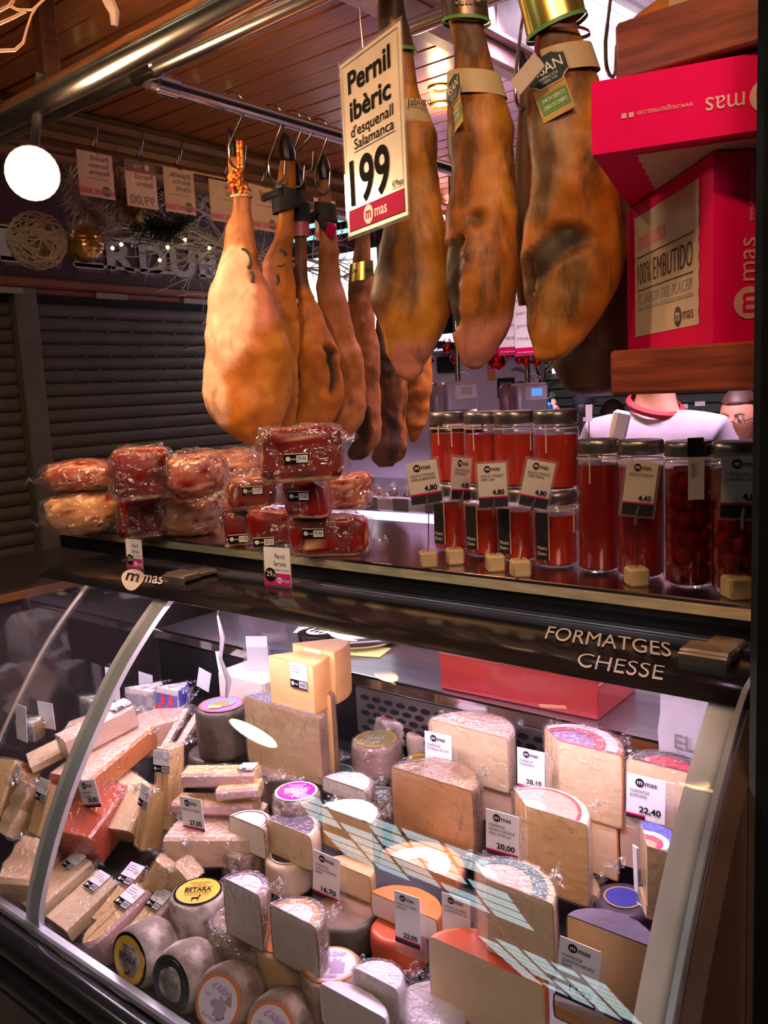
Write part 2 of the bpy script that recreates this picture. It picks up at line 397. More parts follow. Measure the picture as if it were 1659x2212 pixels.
# rear wall of the stall and the hall beyond
struct(MB().box((-3.75, 4.95, 1.0), (2.1, 0.08, 1.86)).build('wall_back', LILACW))
struct(MB().box((-1.5, 8.6, 1.9), (11, 0.1, 3.8)).build('wall_far', DARKW))
struct(MB().box((-3.4, 4.75, 1.98), (2.9, 0.5, 0.10)).build('trim_6', mat('lilac_soffit', (0.60, 0.52, 0.58), 0.5)))
GREENW = mat('green_shutter_paint', (0.10, 0.115, 0.075), 0.5)
fs = thing('green_shutter', 'dim olive green slatted shutter far behind the staff', 'shutter', (-3.0, 8.45, 0))
s0 = MB().box((0, 0, 0), (5.5, 0.03, 0.088), bev=0.01).build('slat', GREENW, fs, (0, 0, .05))
for k in range(1, 27): link_copy(s0, fs, (0, 0, .05 + k * .095))

# ================================================================== DISPLAY CASE
XL, XR, XM, XS = -2.12, -0.33, -1.60, -1.90
PROF = [(1.362, 1.270), (1.25, 1.274), (1.18, 1.268), (1.143, 1.252), (1.075, 1.192), (1.008, 1.121), (0.942, 1.033), (0.877, 0.934), (0.824, 0.834), (0.782, 0.733), (0.768, 0.680), (0.768, 0.640)]
def prof_fine(n=48):
    d = [0]
    for i in range(1, len(PROF)): d.append(d[-1] + math.hypot(PROF[i][0] - PROF[i - 1][0], PROF[i][1] - PROF[i - 1][1]))
    return [(a[1], a[2]) for a in interp([(d[i], *PROF[i]) for i in range(len(PROF))], n)]
PF = prof_fine()
def prof_n(i, P=PF):
    a, b = P[max(i - 1, 0)], P[min(i + 1, len(P) - 1)]; ty, tz = b[0] - a[0], b[1] - a[1]; L = math.hypot(ty, tz)
    return (tz / L, -ty / L)                      # outward (towards the customer)
case = thing('cheese_display_case', 'refrigerated deli case with curved front glass, steel top and black trim', 'display case', (-1.22, 1.1, 0))
K = V(1.22, -1.1, 0)
def cpart(g, name, m, **k): return g.build(name, m, case, K, **k)
g = MB().box((-1.22, 1.16, 0.27), (1.84, 0.86, 0.54)).box((-1.22, 0.80, 0.575), (1.84, 0.10, 0.07), bev=0.02)
cpart(g, 'base', BLACKM)
g = MB().tube([(XL, .742, .620), (XR, .742, .620)], .030, 12).tube([(XL, .735, .545), (XR, .735, .545)], .026, 12).box((-1.22, .745, .45), (1.80, .05, .14), bev=.01)
cpart(g, 'bumper', mat('dark_bumper', (0.02, 0.018, 0.022), 0.18, coat=0.4))
g = MB().box((-1.22, .772, .652), (1.80, .022, .018), bev=.004)
cpart(g, 'glass_rail', ALU)
def dz(y): return 0.60 + 0.36 * (y - 0.80)
g = MB().sheet([[(XL, .775, dz(.775)), (XL, 1.485, dz(1.485))], [(XR, .775, dz(.775)), (XR, 1.485, dz(1.485))]])
g.box((-1.22, 1.13, .55), (1.79, .70, .03))
cpart(g, 'deck', mat('dark_deck', (0.016, 0.013, 0.015), 0.4))
# perforated air grille at the back of the deck
g = MB(); z0, z1 = dz(1.485) - .01, 1.005; yv = 1.482
holes = [];
g.box((-1.22, 1.492, (z0 + z1) / 2), (1.79, .012, z1 - z0))
cpart(g, 'back_panel', mat('dark_back_panel', (0.03, 0.028, 0.03), 0.3, 0.5))
gr = MB()
for rI in range(5):
    for k in range(14):
        cx = -1.30 + k * .036 + (rI % 2) * .018; cz = .90 + rI * .019
        gr.prism([(cx + .013 * math.cos(2 * PI * q / 10) * (1.0), cz + .006 * math.sin(2 * PI * q / 10)) for q in range(10)], 0, .002, 0, lambda u, v, w_: (u, 1.4855 - w_, v))
pl = MB().box((-1.05, 1.4825, .94), (.56, .006, .115), bev=.002)
cpart(pl, 'grille_plate', mat('grille_metal', (0.30, 0.27, 0.28), 0.35, 0.8))
for q in range(len(gr.v)): x_, y_, z_ = gr.v[q]; gr.v[q] = (x_, y_ - .0065, z_)
cpart(gr, 'grille_slot', mat('grille_hole_black', (0.004, 0.004, 0.004), 0.9), smooth=False)
# steel worktop behind the deck
g = MB().box((-1.22, 1.66, 1.018), (1.79, .37, .024), bev=.003)
cpart(g, 'worktop', mat('brushed_worktop', (0.42, 0.38, 0.42), 0.28, 0.9, (0.34, 0.31, 0.34), 3, stretch=(1, 10, 10)))
cpart(MB().box((-1.22, 1.476, 1.018), (1.79, .012, .03), bev=.004), 'worktop_edge', CHROME)
cpart(MB().box((-1.22, 1.86, .62), (1.79, .03, .80)), 'service_back', BLACKM)
# curved glass: two panels with a seam
def glass(x0, x1, name):
    g = MB(); A = []; B = []
    for i, (y, z) in enumerate(PF):
        n = prof_n(i); A.append((y, z)); B.append((y + n[0] * .006, z + n[1] * .006))
    loop = A + B[::-1]
    g.loft([[(x0, y, z) for y, z in loop], [(x1, y, z) for y, z in loop]])
    return cpart(g, name, GLASS)
glass(XS + .002, XR, 'front_glass'); glass(XL, XS - .002, 'front_glass')
def strip(x0, x1, i0, i1, off, th, name, m):
    g = MB(); A = []; B = []
    for i in range(i0, i1 + 1):
        y, z = PF[i]; n = prof_n(i); A.append((y + n[0] * off, z + n[1] * off)); B.append((y + n[0] * (off + th), z + n[1] * (off + th)))
    loop = A + B[::-1]
    g.loft([[(x0, y, z) for y, z in loop], [(x1, y, z) for y, z in loop]])
    return cpart(g, name, m)
ib = max(i for i in range(len(PF)) if PF[i][0] >= 1.135)
strip(XL, XR + .01, 0, ib, .0062, .0016, 'printed_band', BLACKG)
strip(XL + .13, XR + .01, 0, 3, .0080, .004, 'band_sheen_strip', mat('band_sheen_metal', (0.20, 0.19, 0.27), 0.3, 0.7))  # added strip, its blue-grey stands in for the reflection along the band top
cpart(MB().box((-1.15, 1.325, 1.2868), (1.64, .003, .003)), 'band_highlight_line', CHROME)  # added chrome line standing in for the bright reflection on the glass edge
strip(XM - .018, XM + .018, 4, len(PF) - 1, -.014, .012, 'arch_support', ALU)
strip(XM - .040, XM - .022, 4, len(PF) - 1, -.030, .024, 'arch_support', mat('grey_green_trim', (0.58, 0.60, 0.60), 0.45, 0.0))
strip(XR - .050, XR - .012, 4, len(PF) - 1, -.014, .012, 'arch_support', mat('arch_trim_pale', (0.80, 0.74, 0.72), 0.5, 0.0))
strip(XR - .008, XR, 4, len(PF) - 1, -.025, .04, 'arch_support', ALU)
strip(XS - .0022, XS + .0022, 2, len(PF) - 1, .0, .0075, 'glass_edge', mat('polished_glass_edge', (0.55, 0.50, 0.46), 0.2, 0.3))
# end walls
for x_, nm in ((XR + .004, 'end_panel'), ):
    g = MB(); g.prism([(y, z) for y, z in PF] + [(.768, .60), (1.84, .60), (1.84, 1.27)], 0, .022, 0, lambda u, v, w_: (x_ + w_, u, v))
    cpart(g, nm, mat('brown_end_panel', (0.11, 0.055, 0.03), 0.35))
g = MB(); g.prism([(y, z) for y, z in PF] + [(.768, .60), (1.48, .60), (1.48, 1.27)], 0, .006, 0, lambda u, v, w_: (XL - w_, u, v)); cpart(g, 'end_glass', GLASS)
# letterings on the printed band
def zprof(y):
    for i in range(len(PF) - 1):
        if PF[i][0] >= y >= PF[i + 1][0] and PF[i][0] > PF[i + 1][0]: return lerp(PF[i][1], PF[i + 1][1], (PF[i][0] - y) / (PF[i][0] - PF[i + 1][0]))
    return PF[0][1]
bandfr = lambda u, v, w_: (u, v, zprof(v) + .0085 + w_)
def band_uv(px, py):
    r_ = ray(px, py)
    for i in range(len(PF) - 1):
        (y0, z0), (y1, z1) = PF[i], PF[i + 1]; z0 += .0085; z1 += .0085
        f = lambda y, z: (y - CAM.y) * r_.z - (z - CAM.z) * r_.y
        f0, f1 = f(y0, z0), f(y1, z1)
        if f0 * f1 <= 0: y = lerp(y0, y1, f0 / (f0 - f1)); return CAM.x + r_.x * (y - CAM.y) / r_.y, y
    return at_z(px, py, 1.283).x, at_z(px, py, 1.283).y
BW = mat('band_white', (0.70, 0.62, 0.62), 0.4)
def band_text(p00, p10, p01, draw, name, mats):
    """lettering laid on the band: p00 baseline start, p10 baseline end, p01 top of the first stem (pixels)"""
    o, r_, u_ = (Vector(band_uv(*q)) for q in (p00, p10, p01)); r_ -= o; u_ -= o
    t = MB(); draw(t, lambda a_, b_, w_: bandfr(o.x + r_.x * a_ + u_.x * b_, o.y + r_.y * a_ + u_.y * b_, w_)); cpart(t, name, mats, smooth=False)
band_text((1176, 1381), (1450, 1421), (1187, 1353), lambda t, fr: t.text(fr, 'FORMATGES', 0, 0, 1.0, 0, .0015, 'L', 0.0, 0, width=1.0), 'lettering', BW)
band_text((1244, 1441), (1431, 1472), (1254, 1410), lambda t, fr: t.text(fr, 'CHESSE', 0, 0, 1.0, 0, .0015, 'L', -0.008, 0, width=1.0), 'lettering', BW)
def _disc(t, fr):
    for q in range(16):
        a0_, a1_ = -PI / 2 + PI * q / 16, -PI / 2 + PI * (q + 1) / 16
        t.add([fr(sx * math.cos(a_), math.sin(a_), .0012) for a_, sx in ((a0_, -1), (a0_, 1), (a1_, 1), (a1_, -1))], [(0, 1, 2, 3)], 0)
    t.text(fr, 'm', 0, -.42, 1.2, 1, .0022, 'C', .02, width=1.15)
band_text((287, 1247), (311, 1251), (294, 1231), _disc, 'logo', [BW, BLACKG])
band_text((305, 1258), (350, 1263), (312, 1238), lambda t, fr: t.text(fr, 'mas', 0, 0, 1.15, 0, .0015, 'L', .01, 0, width=1.0), 'lettering', BW)
for px, py in ((395, 1245), (1533, 1412)):
    p = at_z(px, py, 1.29)
    g = MB().box((p.x, p.y, 1.292), (.075, .05, .018), bev=.004).box((p.x, p.y - .027, 1.286), (.075, .012, .022), bev=.003).box((p.x + .005, p.y + .05, 1.29), (.05, .06, .012), bev=.003)
    cpart(g, 'hinge', mat('brushed_hinge', (0.55, 0.50, 0.46), 0.3, 0.9))
# counter top shelf
ZS, YS = 1.34, 1.362
XE = -2.40; XC, XWd = (XE + XR + .01) / 2, XR + .01 - XE
g = MB().box((XC, 1.60, ZS - .012), (XWd, .47, .024), bev=.002)
cpart(g, 'steel_top', mat('steel_top_material', (0.50, 0.42, 0.40), 0.20, 1.0, (0.40, 0.33, 0.31), 3, stretch=(1, 12, 12)))
g = MB().add([(XE, YS + .006, ZS), (XR, YS + .006, ZS), (XR, YS - .004, ZS - .024), (XE, YS - .004, ZS - .024)], [(3, 2, 1, 0)])
cpart(g, 'steel_lip', mat('brushed_lip', (0.50, 0.36, 0.22), 0.42, 1.0, (0.36, 0.25, 0.15), 8, stretch=(2, 20, 20)))
g = MB().box((XC, 1.375, 1.295), (XWd, .02, .044), bev=.003); cpart(g, 'fascia_strip', BLACKG)
g = MB().box((-1.22, 1.60, 1.315), (1.78, .44, .02)); cpart(g, 'shelf_underside', BLACKM)
for x_ in (XL + .03, XR - .03):
    cpart(MB().box((x_, 1.80, 1.17), (.03, .03, .30), bev=.003), 'shelf_post', ALU)
# tubes that light the case
for yy, zz in ((1.265, 1.255), (1.66, 1.27)):
    g = MB().tube([(-2.05, yy, zz), (-.42, yy, zz)], .008, 10)
    cpart(g, 'light_tube', glow('case_tube_glow', (1.0, 0.82, 0.98), 9.0))

# ================================================================== RIGHT PILLAR AND WOODEN SHELVES
struct(MB().box((-0.045, 1.085, 1.6), (0.50, 0.03, 3.2)).build('wall_right', mat('dark_mirror_pillar', (0.05, 0.055, 0.045), 0.06, 0.85)))
struct(MB().box((-0.299, 1.085, 1.6), (0.008, 0.034, 3.2)).build('trim_7', CHROME))
def board(z0, z1, x0, label):
    r = thing('wooden_shelf', label, 'shelf', ((x0 - .052) / 2, 1.33, z0), group='wooden wall shelves')
    MB().box((0, -.205, (z1 - z0) / 2), ((-.052 - x0), .03, z1 - z0), bev=.004).build('front_board', MAHOG, r)
    MB().box((0, .01, (z1 - z0) - .014), ((-.052 - x0) - .002, .39, .024)).build('shelf_panel', MAHOG, r)
    MB().box((-(-.052 - x0) / 2 + .012, .01, (z1 - z0) / 2 - .012), (.022, .39, z1 - z0 - .026)).build('side_board', MAHOG, r)
    return r
board(1.678, 1.738, -.502, 'mahogany shelf under the pink cardboard boxes')
board(2.078, 2.150, -.490, 'upper mahogany shelf above the pink boxes')
# ================================================================== RAILS AND HOOKS
def rail(name, label, a, b, r, m=TUBE):
    a, b = Vector(a), Vector(b); root = thing(name, label, 'rail', a)
    MB().tube([V(0, 0, 0), b - a], r, 20).build('tube', m, root); return root
rail('front_rail', 'thick polished steel tube along the front of the canopy', at_y(-60, 291, 1.2), at_y(900, -205, 1.2), .033)
r2 = rail('ham_rail', 'polished steel tube the big front hams hang from', (-2.62, 1.36, 2.483), (-.32, 1.36, 2.483), .021)
MB().tube([V(.80, 0, 0), V(.88, 0, 0)], .026, 20).build('collar', CHROME, r2)
r3 = rail('ham_rail', 'polished cross tube the row of hams hangs from', (-1.78, 1.36, 2.463), (-1.78, 3.1, 2.463), .021)
MB().tube([V(0, .02, 0), V(0, .08, 0)], .026, 20).build('collar', CHROME, r3)
r4 = rail('sign_rail', 'dark brown tube carrying the back row of price signs', (-2.6, 1.36, 2.525), (-2.6, 3.4, 2.525), .022, mat('brown_tube', (0.16, 0.075, 0.05), 0.3, 0.5))
post = tag(MB().box((0, 0, .14), (.05, .05, .30), bev=.008).build('canopy_post', WOOD2, loc=(-2.2, 1.36, 2.50)), 'short brown post joining rail to the plank ceiling', 'post')
for x_ in (-1.2, -.6):
    tag(MB().tube([(0, 0, 0), (0, 0, .70)], .006, 8).build('hanger_rod', CHROME, loc=(x_, 1.36, 2.50)), ('thin rod above the ham tube beside the golden ham', 'thin rod above the ham tube beside the mahogany shelf')[x_ > -1], 'rod', 'rods holding the ham tube')
WIRE = mat('hook_wire', (0.70, 0.62, 0.48), 0.2, 1.0)
def hook(p, drop, label, rr=.032, thick=.0035, n=V(0.78, 0.62, 0)):
    """S hook over a tube at p, lower curve 'drop' below; n = direction of the open side"""
    pts = []
    for i in range(9): a = PI * (1.05 - i / 8 * 1.05); pts.append(V(0, 0, 0) + n * (rr * math.cos(a)) + V(0, 0, rr * math.sin(a)))
    pts.append(n * (rr * .6) + V(0, 0, -.03)); pts.append(-n * (rr * .7) + V(0, 0, -drop + .03))
    for i in range(9): a = PI * (1 + i / 8); pts.append(n * (rr * .7 * math.cos(a)) + V(0, 0, -drop + rr * .8 * math.sin(a)))
    pts.append(n * (rr * .85) + V(0, 0, -drop + .035))
    o = MB().tube(pts, thick, 8).build('meat_hook', WIRE, loc=p); return tag(o, label, 'hook', 'steel hooks on the rails')

# ================================================================== HAMS
def ham_mat(name, mould, dark, gloss=0.42, mscale=9.0):
    if name in _mats: return _mats[name]
    m, n, l, out = _new(name); b = n.new('ShaderNodeBsdfPrincipled'); l.new(b.outputs[0], out.inputs[0])
    b.inputs['Roughness'].default_value = gloss; b.inputs['Coat Weight'].default_value = 0.10; b.inputs['Coat Roughness'].default_value = 0.35; b.inputs['Specular IOR Level'].default_value = 0.3
    at = n.new('ShaderNodeAttribute'); at.attribute_name = 'Col'
    tc = n.new('ShaderNodeTexCoord')
    mp = n.new('ShaderNodeMapping'); mp.inputs['Scale'].default_value = (1, 1, 0.45); l.new(tc.outputs['Object'], mp.inputs[0])
    n1 = n.new('ShaderNodeTexNoise'); n1.inputs['Scale'].default_value = mscale; n1.inputs['Detail'].default_value = 6; n1.inputs['Roughness'].default_value = .62; n1.inputs['Distortion'].default_value = .6
    l.new(mp.outputs[0], n1.inputs['Vector'])
    r1 = n.new('ShaderNodeValToRGB'); r1.color_ramp.elements[0].position = mould - .07; r1.color_ramp.elements[1].position = mould + .07
    l.new(n1.outputs[0], r1.inputs[0])
    mx = n.new('ShaderNodeMix'); mx.data_type = 'RGBA'; mx.blend_type = 'MIX'; mx.inputs['B'].default_value = rgba(dark)
    sc = n.new('ShaderNodeMath'); sc.operation = 'MULTIPLY'; sc.inputs[1].default_value = .85; l.new(r1.outputs[0], sc.inputs[0])
    l.new(sc.outputs[0], mx.inputs['Factor']); l.new(at.outputs['Color'], mx.inputs['A'])
    n2 = n.new('ShaderNodeTexNoise'); n2.inputs['Scale'].default_value = 28; n2.inputs['Detail'].default_value = 5; l.new(tc.outputs['Object'], n2.inputs['Vector'])
    r2_ = n.new('ShaderNodeValToRGB'); r2_.color_ramp.elements[0].position = .3; r2_.color_ramp.elements[0].color = (.72, .66, .6, 1); r2_.color_ramp.elements[1].position = .7; r2_.color_ramp.elements[1].color = (1.05, 1.03, 1, 1)
    l.new(n2.outputs[0], r2_.inputs[0])
    m2 = n.new('ShaderNodeMix'); m2.data_type = 'RGBA'; m2.blend_type = 'MULTIPLY'; m2.inputs['Factor'].default_value = 1
    l.new(mx.outputs['Result'], m2.inputs['A']); l.new(r2_.outputs[0], m2.inputs['B']); l.new(m2.outputs['Result'], b.inputs['Base Color'])
    bp = n.new('ShaderNodeBump'); bp.inputs['Strength'].default_value = .35; bp.inputs['Distance'].default_value = .006
    l.new(n1.outputs[0], bp.inputs['Height']); l.new(bp.outputs[0], b.inputs['Normal'])
    _mats[name] = m; return m
FAT = (0.88, 0.56, 0.40); ORA = (0.50, 0.165, 0.018); YEL = (0.56, 0.225, 0.022); BRN = (0.20, 0.065, 0.02); DRK = (0.035, 0.018, 0.010); PNK = (0.60, 0.22, 0.14); GRY = (0.30, 0.20, 0.11)
HOOF = mat('hoof_black', (0.014, 0.012, 0.013), 0.3)
HM = [ham_mat('ham_skin_clean', .60, BRN, .5), ham_mat('ham_skin_mould', .515, (.06, .030, .011), .55, 7.5), ham_mat('ham_skin_dark', .47, DRK, .6, 11)]
def on_ham(h, px, py, off=0.0):              # a point on the camera side of a ham surface
    p = at_v(px, py, h['p0'], h['n']); rows = h['rows']; t = min(max((py - rows[0][0]) / (rows[-1][0] - rows[0][0]), 0), 1) * (len(rows) - 1)
    i = min(int(t), len(rows) - 2); a = t - i
    xl = lerp(rows[i][1], rows[i + 1][1], a); xr = lerp(rows[i][2], rows[i + 1][2], a); u = (px - (xl + xr) / 2) / max((xr - xl) / 2, 1)
    hw = (at_v(xr, py, h['p0'], h['n']) - at_v(xl, py, h['p0'], h['n'])).length / 2
    return p - h['n'] * (hw * h['k'] * math.sqrt(max(0, 1 - min(1, abs(u)) ** 2.2)) + off)
def ham(label, rows, p0, k, mi, regions, base, hoof=True, nrow=84, nseg=56, seed=1, group=None):
    p0 = Vector(p0); n = (p0 - CAM); n.z = 0; n.normalize(); side = V(n.y, -n.x, 0)
    R = interp(rows, nrow); rings = []; cols = []
    for ri, (y, xl, xr) in enumerate(R):
        a, b = at_v(xl, y, p0, n), at_v(xr, y, p0, n); c = (a + b) / 2; hw = max((b - a).length / 2, .004); ring = []
        for q in range(nseg):
            an = 2 * PI * q / nseg; ca, sa = math.cos(an), math.sin(an)
            ex = abs(ca) ** .92 * (1 if ca > 0 else -1); ey = abs(sa) ** .95 * (1 if sa > 0 else -1)
            p = c + side * (hw * ex) + n * (hw * k * ey)
            nn = mnoise.noise(p * 9 + V(seed * 7, 0, 0)) * .013 + mnoise.noise(p * 24 + V(seed, 3, 0)) * .0055 + mnoise.noise(p * 60) * .0015
            x_ = (xl + xr) / 2 + (xr - xl) / 2 * ex + mnoise.noise(p * 22) * 10; yy = y + mnoise.noise(p * 19 + V(5, 5, 5)) * 12
            c_ = base
            for poly, colr in regions:
                if inpoly(x_, yy, poly): c_ = colr
            if c_ is DRK: nn -= .010
            if hw > .03: p = p + (side * ex + n * ey) * nn
            ring.append(p - p0); cols.append(c_)
        rings.append(ring)
    # soften the colour borders
    for it in range(1):
        nc = list(cols)
        for i in range(1, nrow - 1):
            for q in range(nseg):
                nb = [cols[i * nseg + q], cols[i * nseg + (q + 1) % nseg], cols[i * nseg + q - 1 if q else i * nseg + nseg - 1], cols[(i + 1) * nseg + q], cols[(i - 1) * nseg + q]]
                nc[i * nseg + q] = tuple(sum(c[j] for c in nb) / 5 for j in range(3))
        cols = nc
    root = thing('cured_ham', label, 'ham', p0, group=group)
    g = MB().loft(rings); g.col = cols
    g.build('meat', HM[mi], root, ang=80)
    h = dict(root=root, p0=p0, n=n, side=side, rows=R, k=k)
    if hoof:
        y, xl, xr = rows[0]; a = at_v((xl + xr) / 2, y, p0, n) - p0; hw = (at_v(xr, y, p0, n) - at_v(xl, y, p0, n)).length / 2
        MB().loft([[a + (side * math.cos(q * PI / 6) + n * math.sin(q * PI / 6)) * hw * s_ + V(0, 0, dz_) + side * dx_ for q in range(12)] for s_, dz_, dx_ in ((1.12, -.012, 0), (1.15, .01, 0), (1.0, .035, -.002), (.6, .055, -.004), (.15, .064, -.006))]).build('hoof', HOOF, root)
    return h
XH = -1.78
# the row on the cross tube
h1 = ham('cut ham with a pale fat side, hung by a red and yellow cord', [(330, 492, 514), (380, 494, 524), (425, 503, 541), (450, 503, 542), (480, 495, 546), (500, 488, 550), (525, 482, 554), (560, 476, 562), (600, 465, 572), (640, 455, 588), (680, 449, 602), (720, 445, 616), (760, 442, 628), (800, 440, 634), (850, 441, 634), (880, 447, 629), (910, 466, 614), (940, 500, 590), (955, 525, 572), (963, 543, 556)],
    at_x(520, 230, XH), .50, 0, [([(380, 325), (620, 325), (620, 545), (380, 545)], (0.50, 0.19, 0.07)), ([(430, 540), (528, 536), (537, 560), (542, 600), (552, 660), (553, 700), (535, 745), (512, 778), (497, 795), (478, 795), (486, 830), (489, 880), (492, 935), (420, 960), (400, 700)], FAT), ([(540, 560), (600, 620), (640, 700), (590, 705), (560, 720), (552, 660)], PNK), ([(590, 700), (640, 720), (640, 860), (600, 920), (570, 880), (560, 780)], YEL)], ORA, seed=1)  # PNK patch at upper right paints the lilac light into the meat colour
h2 = ham('narrow pink-cheeked ham with a black cloth strap and black hoof', [(338, 606, 637), (400, 598, 639), (470, 601, 635), (500, 596, 635), (540, 582, 636), (570, 568, 636), (600, 568, 638), (640, 562, 642), (720, 556, 647), (800, 555, 649), (860, 560, 646), (920, 575, 634), (950, 598, 616)],
    at_x(622, 262, XH), .5, 0, [([(540, 480), (600, 480), (590, 640), (540, 640)], PNK), ([(560, 700), (660, 700), (660, 960), (560, 960)], YEL)], ORA, seed=2)
h3 = ham('ham streaked with dark mould, third along the cross tube', [(400, 640, 660), (480, 636, 662), (540, 637, 663), (600, 637, 665), (630, 640, 673), (660, 638, 690), (700, 640, 706), (740, 643, 722), (780, 644, 732), (820, 644, 738), (870, 640, 735), (900, 637, 724), (930, 645, 704), (942, 664, 688)],
    at_x(655, 272, XH), .5, 1, [([(600, 380), (700, 380), (700, 620), (600, 620)], (.34, .12, .05)), ([(640, 720), (665, 720), (670, 800), (690, 830), (700, 900), (640, 900)], YEL), ([(690, 740), (725, 770), (730, 830), (712, 860), (715, 800)], DRK)], ORA, seed=3)
h4 = ham('long plain brown ham with a black hoof tied with a black strap', [(378, 690, 714), (440, 687, 716), (520, 690, 728), (560, 687, 735), (600, 684, 742), (640, 683, 750), (680, 690, 758), (720, 700, 768), (760, 706, 776), (820, 712, 785), (870, 712, 787), (910, 705, 781), (940, 702, 764), (955, 715, 740)],
    at_x(705, 288, XH), .5, 0, [([(660, 480), (780, 480), (780, 700), (660, 700)], (.42, .16, .05))], (.44, .17, .045), seed=4)
h5 = ham('slim ham with a gold printed band round the shank', [(470, 770, 797), (520, 767, 800), (560, 762, 801), (600, 758, 803), (640, 756, 804), (680, 756, 806), (740, 766, 815), (800, 774, 821), (860, 775, 822), (920, 766, 820), (960, 750, 814), (985, 746, 798), (993, 760, 784)],
    at_x(785, 310, XH), .55, 1, [([(740, 900), (800, 880), (790, 1000), (730, 1000)], DRK)], (.42, .15, .045), seed=5)
h6 = ham('very dark mouldy ham beside the slim banded one', [(560, 822, 842), (650, 820, 840), (700, 812, 842), (740, 812, 852), (800, 815, 870), (860, 818, 878), (920, 815, 880), (960, 806, 880), (990, 802, 876), (1008, 818, 850)],
    at_x(842, 340, XH), .5, 2, [([(865, 820), (900, 820), (900, 1000), (865, 1000)], ORA)], (.20, .08, .03), seed=6)
h7 = ham('orange ham half hidden at the end of the cross tube', [(560, 895, 918), (640, 890, 922), (700, 880, 926), (780, 876, 931), (850, 876, 931), (900, 879, 926), (940, 882, 910), (955, 886, 900)],
    at_x(905, 370, XH) , .5, 0, [], ORA, seed=7)
# the big ones on the front tube
YF = 1.36
f1 = ham('big golden ham behind the large price sign', [(-30, 822, 862), (0, 818, 868), (60, 825, 873), (120, 834, 893), (200, 836, 905), (290, 834, 935), (400, 836, 955), (480, 832, 962), (540, 815, 965), (600, 806, 963), (650, 806, 959), (690, 820, 953), (720, 832, 946), (760, 837, 935), (795, 848, 922), (815, 866, 904), (824, 880, 892)],
    at_y(860, 0, YF), .55, 1, [([(780, 470), (832, 480), (850, 560), (852, 640), (832, 700), (780, 700)], BRN), ([(800, 560), (838, 570), (836, 640), (800, 640)], GRY), ([(850, 740), (960, 740), (940, 840), (840, 840)], PNK)], YEL, seed=8, hoof=False)
f2 = ham('big ham with dark cut edge and a paper band with half-hidden badge', [(-30, 962, 1040), (0, 963, 1042), (50, 970, 1046), (100, 972, 1057), (160, 974, 1070), (220, 974, 1088), (300, 972, 1108), (400, 968, 1115), (500, 958, 1120), (560, 947, 1121), (600, 946, 1120), (650, 955, 1115), (690, 972, 1105), (730, 979, 1090), (770, 989, 1068), (790, 1005, 1048), (798, 1018, 1034)],
    at_y(1030, 0, YF), .55, 1, [([(930, 300), (985, 300), (975, 420), (985, 480), (960, 500), (930, 480)], BRN), ([(930, 510), (1000, 520), (1005, 570), (990, 620), (1000, 690), (970, 720), (930, 640)], DRK), ([(1010, 460), (1042, 462), (1040, 500), (1022, 490)], DRK), ([(1040, 180), (1125, 200), (1125, 480), (1050, 450)], YEL), ([(990, 700), (1110, 690), (1050, 800), (1000, 800)], PNK)], ORA, seed=9, hoof=False)
f3 = ham('largest ham with a hollow dark cut side and a readable paper badge', [(-40, 1132, 1238), (0, 1134, 1243), (50, 1150, 1255), (100, 1155, 1268), (150, 1155, 1285), (200, 1150, 1300), (260, 1146, 1312), (330, 1142, 1330), (400, 1140, 1345), (480, 1135, 1352), (540, 1128, 1355), (600, 1125, 1345), (650, 1128, 1320), (700, 1132, 1290), (740, 1140, 1262), (765, 1150, 1235), (780, 1165, 1200)],
    at_y(1200, 0, YF), .50, 1, [([(1140, 270), (1195, 180), (1240, 200), (1245, 300), (1215, 400), (1180, 470), (1140, 470)], (.36, .20, .08)), ([(1135, 560), (1190, 490), (1240, 485), (1280, 510), (1262, 545), (1200, 570), (1160, 600), (1140, 640)], DRK), ([(1160, 600), (1280, 560), (1270, 640), (1220, 700), (1160, 720)], (.44, .22, .06)), ([(1245, 160), (1340, 200), (1345, 420), (1270, 420), (1240, 330)], YEL)], ORA, seed=10, hoof=False)
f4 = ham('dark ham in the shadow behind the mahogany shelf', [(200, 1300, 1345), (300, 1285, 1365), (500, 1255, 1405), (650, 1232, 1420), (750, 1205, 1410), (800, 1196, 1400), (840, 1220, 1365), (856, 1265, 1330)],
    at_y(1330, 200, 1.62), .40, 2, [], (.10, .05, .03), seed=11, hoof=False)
f5 = ham('thin reddish ham in the gap between two big front hams', [(180, 1124, 1146), (300, 1116, 1152), (400, 1110, 1155), (500, 1106, 1158), (600, 1110, 1152), (660, 1120, 1140)], at_y(1135, 180, 1.66), .6, 1, [], (.36, .12, .05), seed=12)
# hooks
hook((XH, at_x(505, 225, XH).y, 2.463), .135, 'steel hook holding the cut ham by its red cord', n=V(.35, .94, 0))
for px, py, q in ((590, 255, 'first of the steel hooks holding the strapped ham'), (633, 265, 'steel hook above the black hoof of the strapped ham'), (690, 285, 'steel hook above the ham with the black tied strap')):
    hook((XH, at_x(px, py, XH).y, 2.463), .15, q, n=V(.35, .94, 0))
def top_z(h): r = h['rows'][0]; return at_v((r[1] + r[2]) / 2, r[0], h['p0'], h['n']).z
for h, q in ((h5, 'steel hook above the ham with the gold band'), (h6, 'steel hook above the very dark mouldy ham'), (h7, 'steel hook above the half-hidden orange ham'), (h3, 'steel hook above the ham streaked with mould')):
    hook((XH, h['p0'].y, 2.463), 2.463 - top_z(h) - .06, q, n=V(.35, .94, 0))
for h, q in ((f1, 'golden ham'), (f2, 'ham with the half-hidden badge'), (f3, 'largest ham')): hook((h['p0'].x, 1.36, 2.483), 2.483 - top_z(h) - .03, 'steel hook on the front tube above the ' + q, n=V(0, 1, 0))
hook((f4['p0'].x, 1.60, 2.483), .2, 'steel hook above the dark shaded ham', n=V(0, 1, 0))
